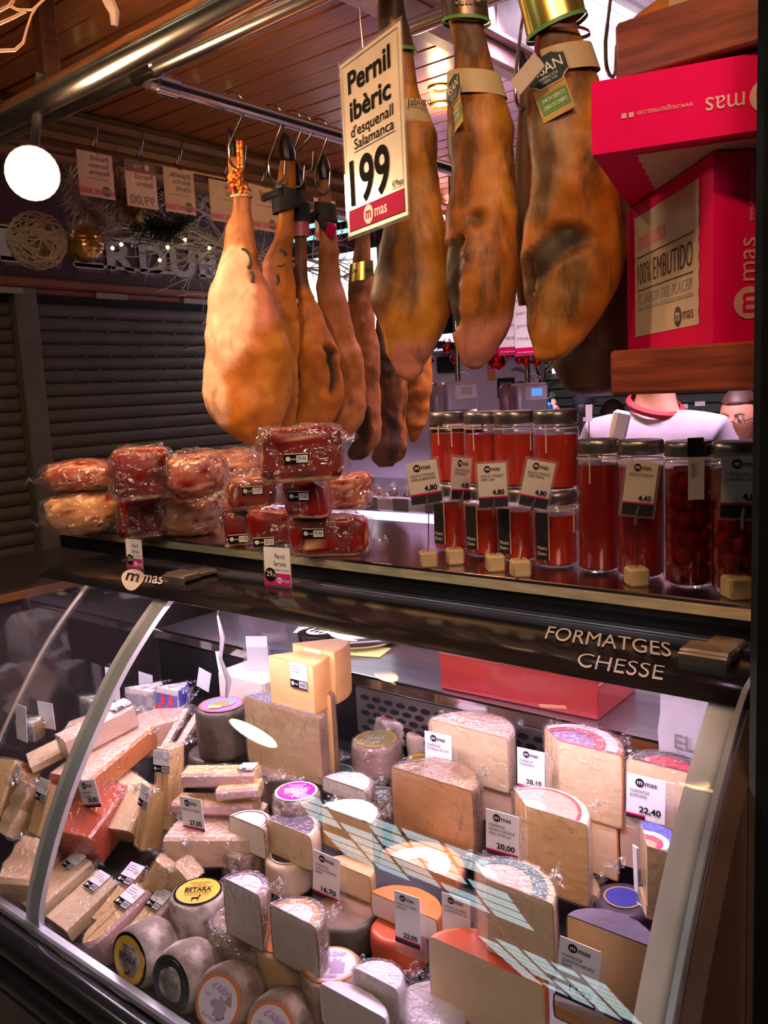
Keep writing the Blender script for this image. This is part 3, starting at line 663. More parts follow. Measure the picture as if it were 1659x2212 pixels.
hook((f5['p0'].x, 1.64, 2.483), .2, 'steel hook above the thin reddish ham', n=V(0, 1, 0))
rail('ham_rail', 'second steel tube behind the front hams', (-1.2, 1.62, 2.483), (-.32, 1.62, 2.483), .018)
# cords, straps, bands
def strap(h, name, y0, y1, m, off=.004, slant=0.0, nq=28, u0=-1.0, u1=1.0, full=True):
    """band wrapped round the ham between pixel rows y0 and y1"""
    rows = h['rows']; rings = []
    def row(y):
        t = min(max((y - rows[0][0]) / (rows[-1][0] - rows[0][0]), 0), 1) * (len(rows) - 1); i = min(int(t), len(rows) - 2); a = t - i
        return lerp(rows[i][1], rows[i + 1][1], a), lerp(rows[i][2], rows[i + 1][2], a)
    for yy in (y0, (y0 + y1) / 2, y1):
        ring = []
        for q in range(nq):
            an = 2 * PI * q / nq; y = yy + slant * math.cos(an); xl, xr = row(y)
            a, b = at_v(xl, y, h['p0'], h['n']), at_v(xr, y, h['p0'], h['n']); c = (a + b) / 2; hw = (b - a).length / 2
            ring.append(c + h['side'] * ((hw + off + .003) * math.cos(an)) + h['n'] * ((hw * h['k'] + off + .004) * math.sin(an)) - h['p0'])
        rings.append(ring)
    g = MB().loft(rings, caps=False); return g.build(name, m, h['root'])
CLOTH = mat('black_strap_cloth', (0.02, 0.018, 0.02), 0.7, bump=.4, bscale=90)
GOLD = mat('gold_band', (0.85, 0.62, 0.16), 0.22, 0.9)
KRAFT = mat('kraft_band', (0.55, 0.40, 0.20), 0.5, 0.0)
def knot(h, name, px, py, pts_px, r, m):
    p = [on_ham(h, x, y, r) - h['p0'] for x, y in pts_px]
    return MB().tube(p, r, 8).build(name, m, h['root'])
REDC = mat('red_yellow_cord', (0.55, 0.03, 0.015), 0.7, 0, (0.75, 0.45, 0.05), 130, lo=.46, hi=.54)
pc = [at_x(515 + dx, y, XH) - h1['p0'] - h1['n'] * .03 for dx, y in ((0, 312), (1, 340), (2, 370))]
MB().tube(pc, .0055, 8).tube([p + h1['side'] * .008 for p in pc], .005, 8).build('cord', REDC, h1['root'])
g = MB()
for i in range(26):
    c = on_ham(h1, 510 + rnd.uniform(-9, 26), 390 + rnd.uniform(-16, 26), .004) - h1['p0']; a = rnd.uniform(0, 6.3); d = (h1['side'] * math.cos(a) + V(0, 0, math.sin(a))) * .014
    g.tube([c - d, c - h1['n'] * .008, c + d], .0042, 6)
g.build('cord_knot', REDC, h1['root'])
strap(h1, 'cord_loop', 421, 427, TWINE, .003)
STAMP = mat('stamp_ink', (.02, .045, .03), .6)
for hh, pts in ((h1, [(522, 541), (530, 543), (537, 551), (541, 562), (541, 574), (536, 583)]), (h1, [(543, 590), (546, 600), (545, 612)]), (h2, [(596, 546), (604, 542), (613, 545), (619, 553)]), (h2, [(597, 574), (606, 579), (616, 573)]), (h2, [(600, 596), (602, 610), (598, 622)])):
    MB().tube([on_ham(hh, x_, y_, -.0015) - hh['p0'] for x_, y_ in pts], .0045, 6).build('stamp', STAMP, hh['root'])
strap(h2, 'cloth_strap', 408, 447, CLOTH, .009, 6); strap(h2, 'cloth_strap', 424, 456, CLOTH, .013, -7)
knot(h2, 'strap_end', 0, 0, [(612, 420), (590, 422), (574, 428), (566, 432)], .011, CLOTH)
MB().box(on_ham(h2, 603, 403, .02) - h2['p0'], (.018, .004, .020)).build('strap_tag', mat('grey_tag', (.35, .34, .38), .5), h2['root'], smooth=False)
strap(h3, 'cloth_strap', 440, 480, CLOTH, .008); strap(h3, 'label_sleeve', 478, 512, mat('pink_sleeve', (0.55, 0.12, 0.16), 0.4), .005)
strap(h4, 'cloth_strap', 440, 478, CLOTH, .009, 4); knot(h4, 'strap_end', 0, 0, [(690, 460), (668, 470), (650, 462)], .010, CLOTH)
knot(h4, 'strap_end', 0, 0, [(690, 470), (700, 490), (712, 500)], .012, CLOTH)
MB().box(on_ham(h4, 715, 503, .03) - h4['p0'], (.030, .006, .034), rot=Matrix.Rotation(.6, 3, 'Y')).build('strap_tag', PINK, h4['root'])
strap(h5, 'gold_band', 567, 607, GOLD, .004, -3)
frh = lambda h, px, py, off: (lambda o: (lambda u, v, w_: o + h['side'] * u + V(0, 0, v) - h['n'] * w_))(on_ham(h, px, py, off) - h['p0'])
MB().text(frh(h5, 760, 592, .012), 'GRAN RESERVA', 0, 0, .013, 0, .006, width=.065).build('band_lettering', INK, h5['root'], smooth=False)
GREEN = mat('green_print', (0.10, 0.30, 0.05), 0.5)
SLV = mat('dark_bronze_sleeve', (0.15, 0.085, 0.05), 0.3, 0.6)
strap(f1, 'foot_sleeve', -28, 108, SLV, .004); strap(f1, 'sleeve_rim', 108, 116, GREEN, .006); strap(f1, 'paper_band', 222, 272, KRAFT, .003)
MB().text(frh(f1, 880, 240, .01), 'Jabugo', 0, 0, .012, 0, .004).build('band_lettering', INK, f1['root'], smooth=False)
strap(f2, 'foot_sleeve', -28, 44, SLV, .006, 6); strap(f2, 'sleeve_rim', 44, 52, GREEN, .008, 6)
MB().text(frh(f2, 985, 26, .012), 'SELECTA', 0, 0, .022, 0, .006, width=.065).build('sleeve_lettering', mat('bronze_letter', (.10, .06, .04), .4), f2['root'], smooth=False)
strap(f2, 'paper_band', 160, 212, KRAFT, .004, 8)
strap(f3, 'foot_sleeve', -38, 55, GOLD, .008, -22); strap(f3, 'sleeve_rim', 55, 64, GREEN, .010, -22); strap(f3, 'paper_band', 108, 165, KRAFT, .004, -6)
BADGE = mat('badge_dark_teal', (0.012, 0.035, 0.032), 0.35)
def badge(h, px, py, w_, tilt, full):
    c = on_ham(h, px, py, .010) - h['p0']; S = h['side'] * math.cos(full) + h['n'] * math.sin(full); N = -h['n'] * math.cos(full) + h['side'] * math.sin(full)
    up = V(0, 0, 1); S2 = S * math.cos(tilt) + up * math.sin(tilt); U2 = up * math.cos(tilt) - S * math.sin(tilt)
    fr = lambda u, v, q: c + S2 * (u * w_) + U2 * (v * w_) + N * (q + .004)
    def octa(sx, sy): return [(-sx, -sy * .55), (-sx * .75, -sy * .7), (-sx * .55, -sy), (sx * .55, -sy), (sx * .75, -sy * .7), (sx, -sy * .55), (sx, sy * .55), (sx * .75, sy * .7), (sx * .45, sy), (-sx * .45, sy), (-sx * .75, sy * .7), (-sx, sy * .55)]
    g = MB().prism(octa(.56, .40), -.001, .001, 1, fr); g.prism(octa(.52, .36), .001, .0016, 0, fr); g.build('badge', [BADGE, KRAFT], h['root'], smooth=False)
    t = MB().text(fr, 'FISAN', 0, -.07, .26, 0, .0022, 'C', .01, width=.86); t.text(fr, 'IBÉRICOS', 0, -.2, .075, 0, .0022, 'C', width=.5); t.text(fr, 'DESDE 1920', 0, -.29, .06, 0, .0022, 'C', width=.4)
    t.build('badge_lettering', WHITE, h['root'], smooth=False)
    g = MB().prism([(-.5, -1.16), (.36, -1.16), (.36, -.30), (-.5, -.30)], -.002, -.0005, 0, fr); g.build('badge_strip', mat('gold_paper', (.55, .36, .12), .35, .4), h['root'], smooth=False)
    g = MB().rect(fr, -.44, -1.0, .32, -.55, 1, .0002); g.text(fr, 'JAMÓN IBÉRICO', -.06, -.72, .10, 0, .0012, 'C', .01, width=.62); g.text(fr, 'CEBO DE CAMPO', -.06, -.9, .10, 0, .0012, 'C', .01, width=.62)
    g.build('strip_lettering', [WHITE, GREEN], h['root'], smooth=False)
badge(f3, 1183, 168, .064, .32, -.25)
badge(f2, 986, 205, .058, .2, -1.15)
strap(f3, 'barcode_cord', 66, 74, mat('dark_red_cord', (.12, .01, .02), .6), .006, 10)
c = at_y(1140, 160, 1.28) - f3['p0']
g = MB().box(c, (.055, .004, .030), rot=Matrix.Rotation(-.62, 3, 'Y')); g.build('barcode_tag', mat('barcode_card', (.62, .50, .40), .5), f3['root'], smooth=False)
MB().tube([c + V(.02, 0, .02), on_ham(f3, 1160, 110, .006) - f3['p0'], on_ham(f3, 1162, 85, .006) - f3['p0']], .004, 6).build('tag_cord', mat('dark_red_cord', (.12, .01, .02), .6), f3['root'])
# ================================================================== PRICE SIGNS ON THE RAILS
SIGNP = mat('cream_sign_paper', (0.82, 0.66, 0.50), 0.4, coat=0.5)
def big_sign():
    tr = at_d(863, 45, 1.36); u = V(.937, -.349, 0); W_, H_ = .205, .297
    org = tr - u * W_ - V(0, 0, H_); r = thing('ham_price_sign', 'large laminated sign, Pernil ibèric 199, hanging before the hams', 'sign', org, (0, 0, math.atan2(u.y, u.x)))
    MB().box((W_ / 2, .001, H_ / 2), (W_, .0016, H_)).build('sheet', SIGNP, r, smooth=False)
    MB().box((W_ / 2, .001, H_ / 2), (W_ + .012, .0008, H_ + .012)).build('laminate', ACRYL, r, smooth=False)
    t = MB(); b = .007
    for a in ((b, b, W_ - b, b + .001), (b, H_ - b - .001, W_ - b, H_ - b), (b, b, b + .001, H_ - b), (W_ - b - .001, b, W_ - b, H_ - b)): t.rect(XZ, *a, 0, .0008)
    t.text(XZ, 'Pernil', .028, .240, .036, 0, al='L', bold=.025, width=.145); t.text(XZ, 'ibèric', .030, .193, .034, 0, bold=.025, width=.14)
    t.text(XZ, "d'esquenall", .030, .165, .019, 0, bold=.005, width=.145); t.text(XZ, 'Salamanca', .040, .143, .018, 0, bold=.005, width=.135); t.rect(XZ, .038, .138, .178, .1392, 0)
    t.text(XZ, '199', .018, .052, .078, 0, bold=.02, width=.138); t.text(XZ, '€/Peça', .162, .052, .010, 0, bold=.01, width=.034); t.rect(XZ, .160, .049, .196, .0495, 0)
    t.rect(XZ, b + .001, b + .001, W_ - b - .001, .044, 1, .0006); t.disc(XZ, .078, .026, .0165, 2, .0009); t.text(XZ, 'm', .078, .019, .020, 1, .0012, 'C', .02); t.text(XZ, 'mas', .100, .018, .020, 2, .001, 'L', .012)
    t.build('print', [INK, PINK, WHITE], r, smooth=False)
    MB().tube([(W_ * .42, 0, H_ + .001), (W_ * .40, 0, H_ + .05), (W_ * .43, 0, 2.483 - org.z)], .0012, 6).build('hanging_wire', WIRE, r)
big_sign()
PINKP = mat('rose_sign_paper', (0.78, 0.52, 0.46), 0.5); CREAMP = mat('tan_sign_paper', (0.66, 0.45, 0.30), 0.5)
GI = mat('show_through_ink', (0.28, 0.16, 0.13), 0.6); GP = mat('show_through_pink', (0.66, 0.16, 0.24), 0.6); GD = mat('show_through_disc', (0.20, 0.12, 0.11), 0.6)
def back_sign(x0, x1, yt, yb, lines, price, label, pm, head=False):
    p = at_x(x0, yt, -2.6); p2 = at_x(x1, yt + (x1 - x0) * .2, -2.6); q = at_x(x0, yb - 25, -2.6); W_, H_ = p2.y - p.y, min(.30, p.z - q.z)
    org = V(-2.575, p.y, p.z - H_); r = thing('back_price_sign', label, 'sign', org, (0, 0, PI / 2), 'see-through price signs on the brown tube')
    MB().box((W_ / 2, .001, H_ / 2), (W_, .0016, H_)).build('sheet', pm, r, smooth=False)
    mir = lambda u, v, w_: (W_ - u, -w_, v)            # the print shows through from the other side
    t = MB(); k_ = H_ / .30; z = H_ - (.055 + (.06 if head else 0)) * k_
    if head: t.rect(mir, 0, H_ - .07 * k_, W_, H_, 2, .0004); t.disc(mir, W_ * .28, H_ - .035 * k_, .02 * k_, 3, .0006); t.text(mir, 'mas', W_ * .48, H_ - .045 * k_, .03 * k_, 3); t.rect(mir, 0, H_ - .078 * k_, W_, H_ - .07 * k_, 1, .0004)
    for s_ in lines: t.text(mir, s_, W_ * .12, z, .034 * k_, 0, bold=.015, width=min(W_ * .75, (.02 * len(s_) + .02) * k_)); z -= .046 * k_
    if head: t.text(mir, price, W_ * .1, .02 * k_, .06 * k_, 0, width=W_ * .8)
    else:
        t.rect(mir, 0, .02 * k_, W_, .055 * k_, 1, .0004); t.disc(mir, W_ * .24, .048 * k_, .036 * k_, 2, .0008); t.text(mir, price, W_ * .24, .04 * k_, .022 * k_, 3, .0012, 'C'); t.disc(mir, W_ * .62, .037 * k_, .012 * k_, 3, .0008)
        t.text(mir, 'Iberian cured ham', W_ * .2, z + .012 * k_, .012 * k_, 0, width=W_ * .6)
    t.build('print', [GI, GP, GD, pm], r, smooth=False)
    MB().tube([(W_ * .6, .0, H_ - .005), (W_ * .55, -.005, H_ + .03), (W_ * .5, -.03, H_ + .06), (W_ * .5, -.035, H_ + .09), (W_ * .5, .0, 2.552 - org.z), (W_ * .5, .03, 2.535 - org.z)], .003, 6).build('hook', WIRE, r)
back_sign(155, 232, 325, 447, ['Pernil', 'Serrano', 'Reserva'], '48,00', 'rose see-through sign, Serrano Reserva, beside the bright bulb', PINKP)
back_sign(258, 325, 345, 470, ['Pernil', 'ibèric'], '99,00', 'see-through sign with dark header and price 99,00', PINKP, True)
back_sign(342, 408, 362, 482, ['Espatlla', 'ibèrica', "d'aglà"], '120,00', 'tan see-through sign, Espatlla ibèrica, with round price spot', CREAMP)
back_sign(441, 515, 388, 502, ['Pernil', 'ibèric'], '135,00', 'tan see-through sign half behind the shank of the cut ham', CREAMP)
back_sign(528, 588, 400, 520, ['Pernil', 'de gla'], '160,00', 'tan see-through sign between two ham shanks', CREAMP)
back_sign(668, 715, 428, 545, ['Pernil'], '99,00', 'rose see-through sign behind the big 199 sign', PINKP)
# ================================================================== BULB
bp_ = at_d(70, 375, 2.0); r = thing('spot_bulb', 'glaring warm reflector bulb under the front rail', 'lamp', bp_)
d = (CAM + V(-.3, 0, -.1) - bp_).normalized(); q = d.to_track_quat('Z', 'Y').to_matrix()
MB().lathe([(.001, .034), (.03, .031), (.052, .020), (.060, 0)], 24, rot=q, caps=False).build('bulb_face', glow('bulb_glow', (1.0, .78, .48), 60), r)
MB().lathe([(.061, .0), (.063, -.012), (.050, -.05), (.026, -.085), (.024, -.13), (.001, -.131)], 24, rot=q, caps=False).build('reflector', mat('bulb_reflector', (.6, .4, .25), .25, .8), r)
MB().tube([q @ V(0, 0, -.13), q @ V(0, 0, -.15) + V(0, 0, .05), V(-.02, .06, 2.483 - bp_.z)], .012, 8).build('arm', BLACKM, r)
lamp('bulb_light', 'POINT', bp_ + d * .08, bp_, 20, (1.0, .58, .32), .05)
# ================================================================== JARS ON THE STEEL TOP
SAUCE = mat('tomato_sauce', (0.46, 0.026, 0.008), 0.35, 0, (0.34, 0.015, 0.005), 14, coat=.3)
SAUCE2 = mat('tomato_puree', (0.26, 0.008, 0.005), 0.35, 0, (0.19, 0.005, 0.003), 10, coat=.3)
BRINE = film('jar_brine', (0.55, 0.16, 0.10), 0.03)
JARG = film('jar_glass', (0.96, 0.97, 0.96), 0.06)
LIDM = mat('pewter_lid', (0.32, 0.29, 0.27), 0.32, 0.9)
TOMA = mat('cherry_tomato', (0.62, 0.07, 0.015), 0.25, 0, (0.45, 0.03, 0.008), 20)
TAGB = mat('black_hang_tag', (0.010, 0.009, 0.010), 0.5); ROSE = mat('tag_edge_pink', (0.60, 0.30, 0.26), 0.6)
fwd = V(-math.sin(YAW), math.cos(YAW), 0); rgt = V(math.cos(YAW), math.sin(YAW), 0)
def jar(label, c, r, h, sauce, tw=0, tagside=None, tomatoes=False, group='jars of tomato on the steel top'):
    root = thing('tomato_jar', label, 'jar', c, group=group); lh = .024; hb = h - lh
    prof = [(.001, .001), (r * .80, .001), (r * .94, .005), (r, .014), (r, hb - .016), (r * .95, hb - .008), (r * .88, hb - .003), (r * .88, hb)]
    MB().lathe(prof, 28).build('glass', JARG, root)
    inn = [(.001, .006), (r * .80, .006), (r * .93, .010), (r - .003, .018), (r - .003, hb - .022), (.001, hb - .022)]
    if tomatoes:
        MB().lathe([(q * .995, z) for q, z in inn], 24).build('brine', BRINE, root)
        t0 = None; z = .024; k = 0
        while z < hb - .035:
            for q in range(6):
                a = q * PI / 3 + k * .55; rr = (r - .003 - .0175)
                p = (rr * math.cos(a), rr * math.sin(a), z + rnd.uniform(-.003, .003))
                if t0 is None: t0 = MB().sphere((0, 0, 0), .0168, 12, 8, sc=(1, 1, 1.1)).build('tomato', TOMA, root, p)
                else: link_copy(t0, root, p)
            z += .031; k += 1
    else: MB().lathe(inn, 28).build('sauce', sauce, root)
    MB().lathe([(.001, hb + .0245), (r * .90, hb + .0245), (r * .965, hb + .0215), (r * .98, hb + .016), (r * .98, hb + .001), (r * .95, hb - .001), (.86 * r, hb - .001)][::-1], 28).build('lid', LIDM, root)
    if tw:
        # twine round the neck with hanging ends towards the viewer
        R = r * .97; ring = [(R * math.cos(2 * PI * q / 24), R * math.sin(2 * PI * q / 24), hb - .010) for q in range(24)]
        g = MB().tube(ring, .0013, 6, closed=True); a0 = math.atan2(-fwd.y, -fwd.x)
        for s_, L in ((-.55, .035), (.1, .04)) if tw == 2 else ((tw * .6, .045),):
            a = a0 + s_; o = V(math.cos(a), math.sin(a), 0) * (r + .002)
            g.tube([o * .98 + V(0, 0, hb - .010), o * 1.05 + V(0, 0, hb - .004), o * 1.06 + V(0, 0, hb - .020), o * 1.05 + V(0, 0, hb - .010 - L)], .0013, 6)
        g.build('twine', TWINE, root)
    if tagside is not None:
        a = math.atan2(-fwd.y, -fwd.x) + tagside; o = V(math.cos(a), math.sin(a), 0) * (r + .004); tt = V(-math.sin(a), math.cos(a), 0)
        fr = lambda u, v, w_: V(0, 0, 0) + o + tt * u + V(0, 0, v) + V(math.cos(a), math.sin(a), 0) * w_
        g = MB().prism([(-.014, .020), (.014, .020), (.014, .112), (-.014, .112)], 0, .0012, 0, fr); g.prism([(.0132, .020), (.0152, .020), (.0152, .112), (.0132, .112)], -.001, .0014, 1, fr)
        tg = g.build('hang_tag', [TAGB, ROSE], root, smooth=False)
        t = MB().text(fr, 'Matera', -.011, .040, .0075, 0, .002, width=.021); t.text(fr, 'Diona', -.011, .029, .0075, 0, .002, width=.016); t.disc(fr, .0075, .0315, .002, 1, .002)
        t.build('tag_lettering', [WHITE, mat('red_dot', (.7, .05, .02), .5)], tg, smooth=False)
    return root
for i, (px, py, r) in enumerate(((982, 1194, .040), (1055, 1207, .0425), (1127, 1217, .0425), (1212, 1231, .0435))):
    c = at_z(px, py, ZS) + fwd * r; c.z = ZS; nm = ('end of the row by the dark bags', 'behind the second price clip', 'third in the stacked row', 'beside the tall jars')[i]
    jar('lower tomato jar with black tag, ' + nm, c, r, .150, SAUCE, 1, tagside=-.75)
    jar('upper tomato jar tied with twine, ' + nm, c + V(0, 0, .1502) + rgt * (.004 if i % 2 else -.002), r, .156, SAUCE, 2 if i < 1 else (-1 if i % 2 else 1))
for i, (px, py, r, tm) in enumerate(((1307, 1241, .040, 0), (1400, 1256, .0425, 0), (1508, 1275, .0425, 1), (1615, 1291, .0425, 1))):
    c = at_z(px, py, ZS) + fwd * r; c.z = ZS
    o = jar(('tall jar of plain tomato puree next to the stacked jars', 'tall jar of dark tomato puree behind the 4,45 card', 'tall jar of whole cherry tomatoes with white barcode strip', 'tall jar of whole cherry tomatoes by the dark pillar')[i], c, r, .250, SAUCE2, (-1, -1, 1, 1)[i], tomatoes=bool(tm))
    if i == 2:
        a = math.atan2(-fwd.y, -fwd.x) - .1; N = V(math.cos(a), math.sin(a), 0); T = V(-math.sin(a), math.cos(a), 0)
        fr = lambda u, v, w_: N * (r + .002 + w_) + T * u + V(0, 0, v)
        lb = MB().prism([(-.013, .155), (.013, .155), (.013, .226), (-.013, .226)], 0, .0006, 0, fr).build('barcode_strip', PAPER, o, smooth=False)
        t = MB()
        for q in range(9): t.rect(fr, -.009, .192 + q * .0028, -.002 + (q % 3) * .002, .1932 + q * .0028, 0, .001)
        t.build('barcode', GREYINK, lb, smooth=False)
        MB().prism([(-.014, .226), (.012, .226), (.012, .258), (-.014, .258)], 0, .0006, 0, fr).build('seal_strip', TAGB, o, smooth=False)

# ------------------------------------------------------------------ price cards
BLK2 = mat('card_black_foot', (0.014, 0.013, 0.020), 0.45)
def mas_print(W_, H_, lines, price, foot=.20, fade=False, small=True, foothalf=False):
    t = MB(); r = W_ * .115
    t.logo(XZ, W_ * .34, H_ - W_ * .19, r, 0, 1, 0)
    z = H_ - W_ * .47
    for i, s_ in enumerate(lines):
        t.text(XZ, s_, W_ * .10, z, W_ * .085, 0, bold=.0, width=min(W_ * .8, W_ * .062 * len(s_))); z -= W_ * .125
    t.text(XZ, price, W_ * .90, H_ * foot + W_ * .12, W_ * .17, 0, al='R', bold=.025, width=W_ * (.56 if len(price) > 4 else .42))
    t.text(XZ, '€/unitat', W_ * .9, H_ * foot + W_ * .05, W_ * .035, 3, al='R')
    xe = W_ * (.5 if foothalf else 1.0)
    t.rect(XZ, 0, H_ * foot, xe, H_ * foot + W_ * .05, 2, .0005); t.rect(XZ, 0, 0, xe, H_ * foot, 4, .0005)
    return t
PM = [INK, WHITE, PINK, GREYINK, BLK2]
CARDW = mat('warm_card', (0.78, 0.68, 0.60), 0.5); CARDL = mat('white_card', (0.86, 0.85, 0.90), 0.5, 0, (0.83, 0.82, 0.87))
BLOCK = mat('frosted_block', (0.58, 0.44, 0.24), 0.28, 0, (0.50, 0.37, 0.20), 5, coat=.4, sub=0)
def clip_sign(bx, by, cx, cy, w_, h_, yaw, roll, lines, price, label, bs=.036, dd=.0):
    b = at_z(bx, by, ZS) + fwd * (bs / 2 + dd); b.z = ZS
    root = thing('clip_price_stand', label, 'price stand', b, (0, 0, YAW * .0))
    MB().box((0, 0, bs * .46), (bs, bs, bs * .9), bev=.004, rot=Matrix.Rotation(.75, 3, 'Z')).build('block', BLOCK, root)
    n = (b - CAM); n.z = 0; n.normalize(); cp = at_v(cx, cy, b - n * .004, n) - b
    rot = Matrix.Rotation(math.atan2(-n.x, n.y) + yaw, 4, 'Z') @ Matrix.Rotation(roll, 4, 'Y')
    low = cp + (rot @ V(0, 0, -h_ / 2))
    MB().tube([V(0, 0, bs * .8), lerp(V(0, 0, bs), low, .5) + V(.002, 0, 0), low + (rot @ V(0, .002, -.016))], .0011, 6).build('wire', mat('dark_wire', (.12, .10, .09), .3, .8), root)
    g = MB().tube([low + (rot @ V(0, 0, -.018)), low + (rot @ V(0, -.004, .004)), low + (rot @ V(.002, -.006, .016))], [.0022, .003, .0018], 8); g.build('clip', mat('clip_metal', (.5, .46, .36), .3, .9), root)
    e = rot.to_euler(); org = cp + (rot @ V(-w_ / 2, 0, -h_ / 2))
    cdo = MB().box((w_ / 2, .0012, h_ / 2), (w_, .001, h_)).build('card', CARDW, root, org, e, smooth=False)
    MB().box((w_ / 2, .0012, h_ / 2), (w_ + .010, .0022, h_ + .010), bev=.0008).build('card_sleeve', ACRYL, cdo, smooth=False)
    mas_print(w_, h_, lines, price, .21).build('print', PM, cdo, smooth=False)
    for o in cdo.children:
        if o.name.startswith('print'): o.location.y = -.0012
clip_sign(927, 1228, 916, 1042, .062, .084, 0, -.12, ['SALSA DE TOMÀQUET', 'AMB ALBERGÍNIA'], '4,80', 'clip price card 4,80 for aubergine sauce, by the dark bags', dd=.0)
clip_sign(985, 1222, 997, 1034, .058, .084, .85, .15, ['SALSA DE TOMÀQUET', 'AMB PEBROT'], '4,80', 'clip price card 4,80 turned nearly side-on')
clip_sign(1073, 1237, 1064, 1048, .055, .084, .05, -.02, ['SALSA DE TOMÀQUET', 'AMB CEBA'], '4,80', 'clip price card 4,80 for onion sauce, standing straight')
clip_sign(1128, 1249, 1160, 1046, .052, .086, .05, .22, ['SALSA DE TOMÀQUET', 'AMB PERNIL'], '4,80', 'clip price card 4,80 leaning on a bent wire')
clip_sign(1382, 1269, 1382, 1055, .052, .092, .15, .13, ['PURÉ DE TOMÀQUET'], '4,45', 'clip price card 4,45 for tomato puree')
clip_sign(1603, 1298, 1606, 1052, .066, .098, 0, .02, ['TOMÀQUETS', 'CHERRY EN OLI'], '4,80', 'clip price card before the jar by the dark pillar', bs=.040)

# ------------------------------------------------------------------ vacuum packed ham pieces
MEATR = (0.24, 0.011, 0.011); MEATD = (0.12, 0.006, 0.007); CREAM = (0.72, 0.46, 0.28); MEATP = (0.55, 0.18, 0.13)
PMEAT = ham_mat('packed_meat', .74, (.55, .24, .16), .35, 13)
def pack(label, px, py, zb, w_, d_, h_, yaw=0, face=True, back=MEATP, lab=None, labpos=(0, 0), seed=1, puff=1.06, tail=(), ex=.55, roll=0.0, group='vacuum packed ham pieces'):
    c = at_z(px, py, zb); base = V(c.x, c.y, zb); yaw0 = YAW + yaw
    ctr = base + fwd * (d_ / 2)
    root = thing('vacuum_packed_ham', label, 'packed ham', ctr, (0, roll, yaw0), group)
    def blob(s, amp, fq, sd):
        N, M = (26, 36) if s <= 1 else (26, 40); rings = []; nrm = []; e_ = ex if not face else ex * .62
        for i in range(N + 1):
            ph = -PI / 2 + PI * i / N; cp, sp = math.cos(ph), math.sin(ph); ring = []
            for q in range(M):
                th = 2 * PI * q / M; ct, st = math.cos(th), math.sin(th)
                f = lambda t, e: abs(t) ** e * (1 if t >= 0 else -1)
                p = V(f(cp, e_) * f(ct, e_) * w_ / 2 * s, f(cp, e_) * f(st, e_) * d_ / 2 * s, f(sp, e_) * h_ / 2 * s)
                nn = mnoise.noise(p * fq + V(sd * 3.1, sd, 0)) * amp + mnoise.noise(p * fq * 3 + V(sd, 9, 2)) * amp * .5
                p = p * (1 + nn / max(w_, d_)) + V(0, 0, h_ / 2)
                ring.append(V(p.x, p.y, max(p.z, .0006 if s <= 1 else .0))); nrm.append((p.x / w_ * 2, p.y / d_ * 2, (p.z - h_ / 2) / h_ * 2))
            rings.append(ring)
        return rings, nrm
    rg, nr = blob(1.0, .026, 13, seed); g = MB().loft(rg); cols = []
    for a in nr:
        if face and a[1] < -.62:
            rim = max(abs(a[0]), abs(a[2])); n1 = mnoise.noise(V(a[0] * 2 + seed, a[2] * 2, 3)); c_ = CREAM if (a[2] < -.84 or abs(n1 - .12) < .010) else (MEATD if n1 > .12 else MEATR)
        else:
            n1 = mnoise.noise(V(a[0] * 3.5 + seed, a[1] * 3.5, a[2] * 3.5)); c_ = back if n1 < .08 else (CREAM if n1 < .3 else MEATR)
        cols.append(c_)
    g.col = cols; g.build('meat', PMEAT, root, ang=60)
    rg, nr = blob(puff, .034, 26, seed + 5); f = MB().loft(rg)
    f.build('plastic_bag', BAGF, root, ang=14)
    for (ta, tl, tw, tz) in tail:
        grid = []; dr = V(math.cos(ta), math.sin(ta), 0); sd = V(-dr.y, dr.x, 0); e0 = (abs(math.cos(ta)) * w_ + abs(math.sin(ta)) * d_) / 2 * .92
        for i in range(7):
            t = i / 6; grid.append([dr * (e0 + tl * t) + sd * (tw * (j / 6 - .5) * (1 + .3 * t)) + V(0, 0, max(.002, tz + .010 * math.sin(j * 2.2 + i * 1.3 + seed) + .02 * t * (1 - t) + rnd.uniform(-.006, .006))) for j in range(7)])
        MB().sheet(grid).build('bag_flap', BAGF, root, ang=20)
    if lab:
        lx, lz = labpos; fr = lambda u, v, q: (lx + u, -d_ / 2 * puff - .002 - q, lz + v)
        lw, lh = .050, .022
        lo = MB().prism([(-lw / 2, -lh / 2), (lw / 2, -lh / 2), (lw / 2, lh / 2), (-lw / 2, lh / 2)], 0, .0006, 0, fr).build('label', INK, root, smooth=False)
        t = MB().rect(fr, .000, -lh * .38, lw * .46, lh * .30, 0, .001); t.text(fr, lab, .002, -lh * .18, .009, 1, .0014, width=.018); t.disc(fr, -lw * .34, 0, .005, 0, .001); t.text(fr, 'mas', -lw * .22, -.003, .006, 0, .001); t.rect(fr, -lw / 2, lh * .42, lw / 2, lh / 2, 0, .001)
        t.build('label_print', [WHITE, INK], lo, smooth=False)
    return root
ZP = ZS + .0005
pack('wrapped ham half with a dark red cut face, bottom of the left pile', 287, 1168, ZP, .122, .22, .124, .25, seed=1)
pack('long wrapped ham shank with cream fat lying under the left pile', 160, 1160, ZP, .205, .15, .118, -.1, face=False, back=(.62, .30, .12), seed=2, tail=((3.0, .04, .08, .03),), ex=.75)
pack('wrapped ham end with yellow fat, right side of the left pile', 398, 1164, ZP, .165, .15, .118, .2, face=False, back=(.50, .24, .08), seed=3, tail=((0, .06, .10, .04), (-.4, .05, .08, .02)), ex=.7)
pack('wrapped ham half with a squarish red cut face, top of the left pile', 285, 1084, ZP + .126, .138, .22, .122, .2, seed=4)
pack('glinting wrapped ham shank stretched out on top of the left pile', 158, 1066, ZP + .120, .205, .14, .088, -.1, face=False, back=(.46, .09, .06), seed=5, tail=((3.1, .06, .08, .03),), ex=.75)
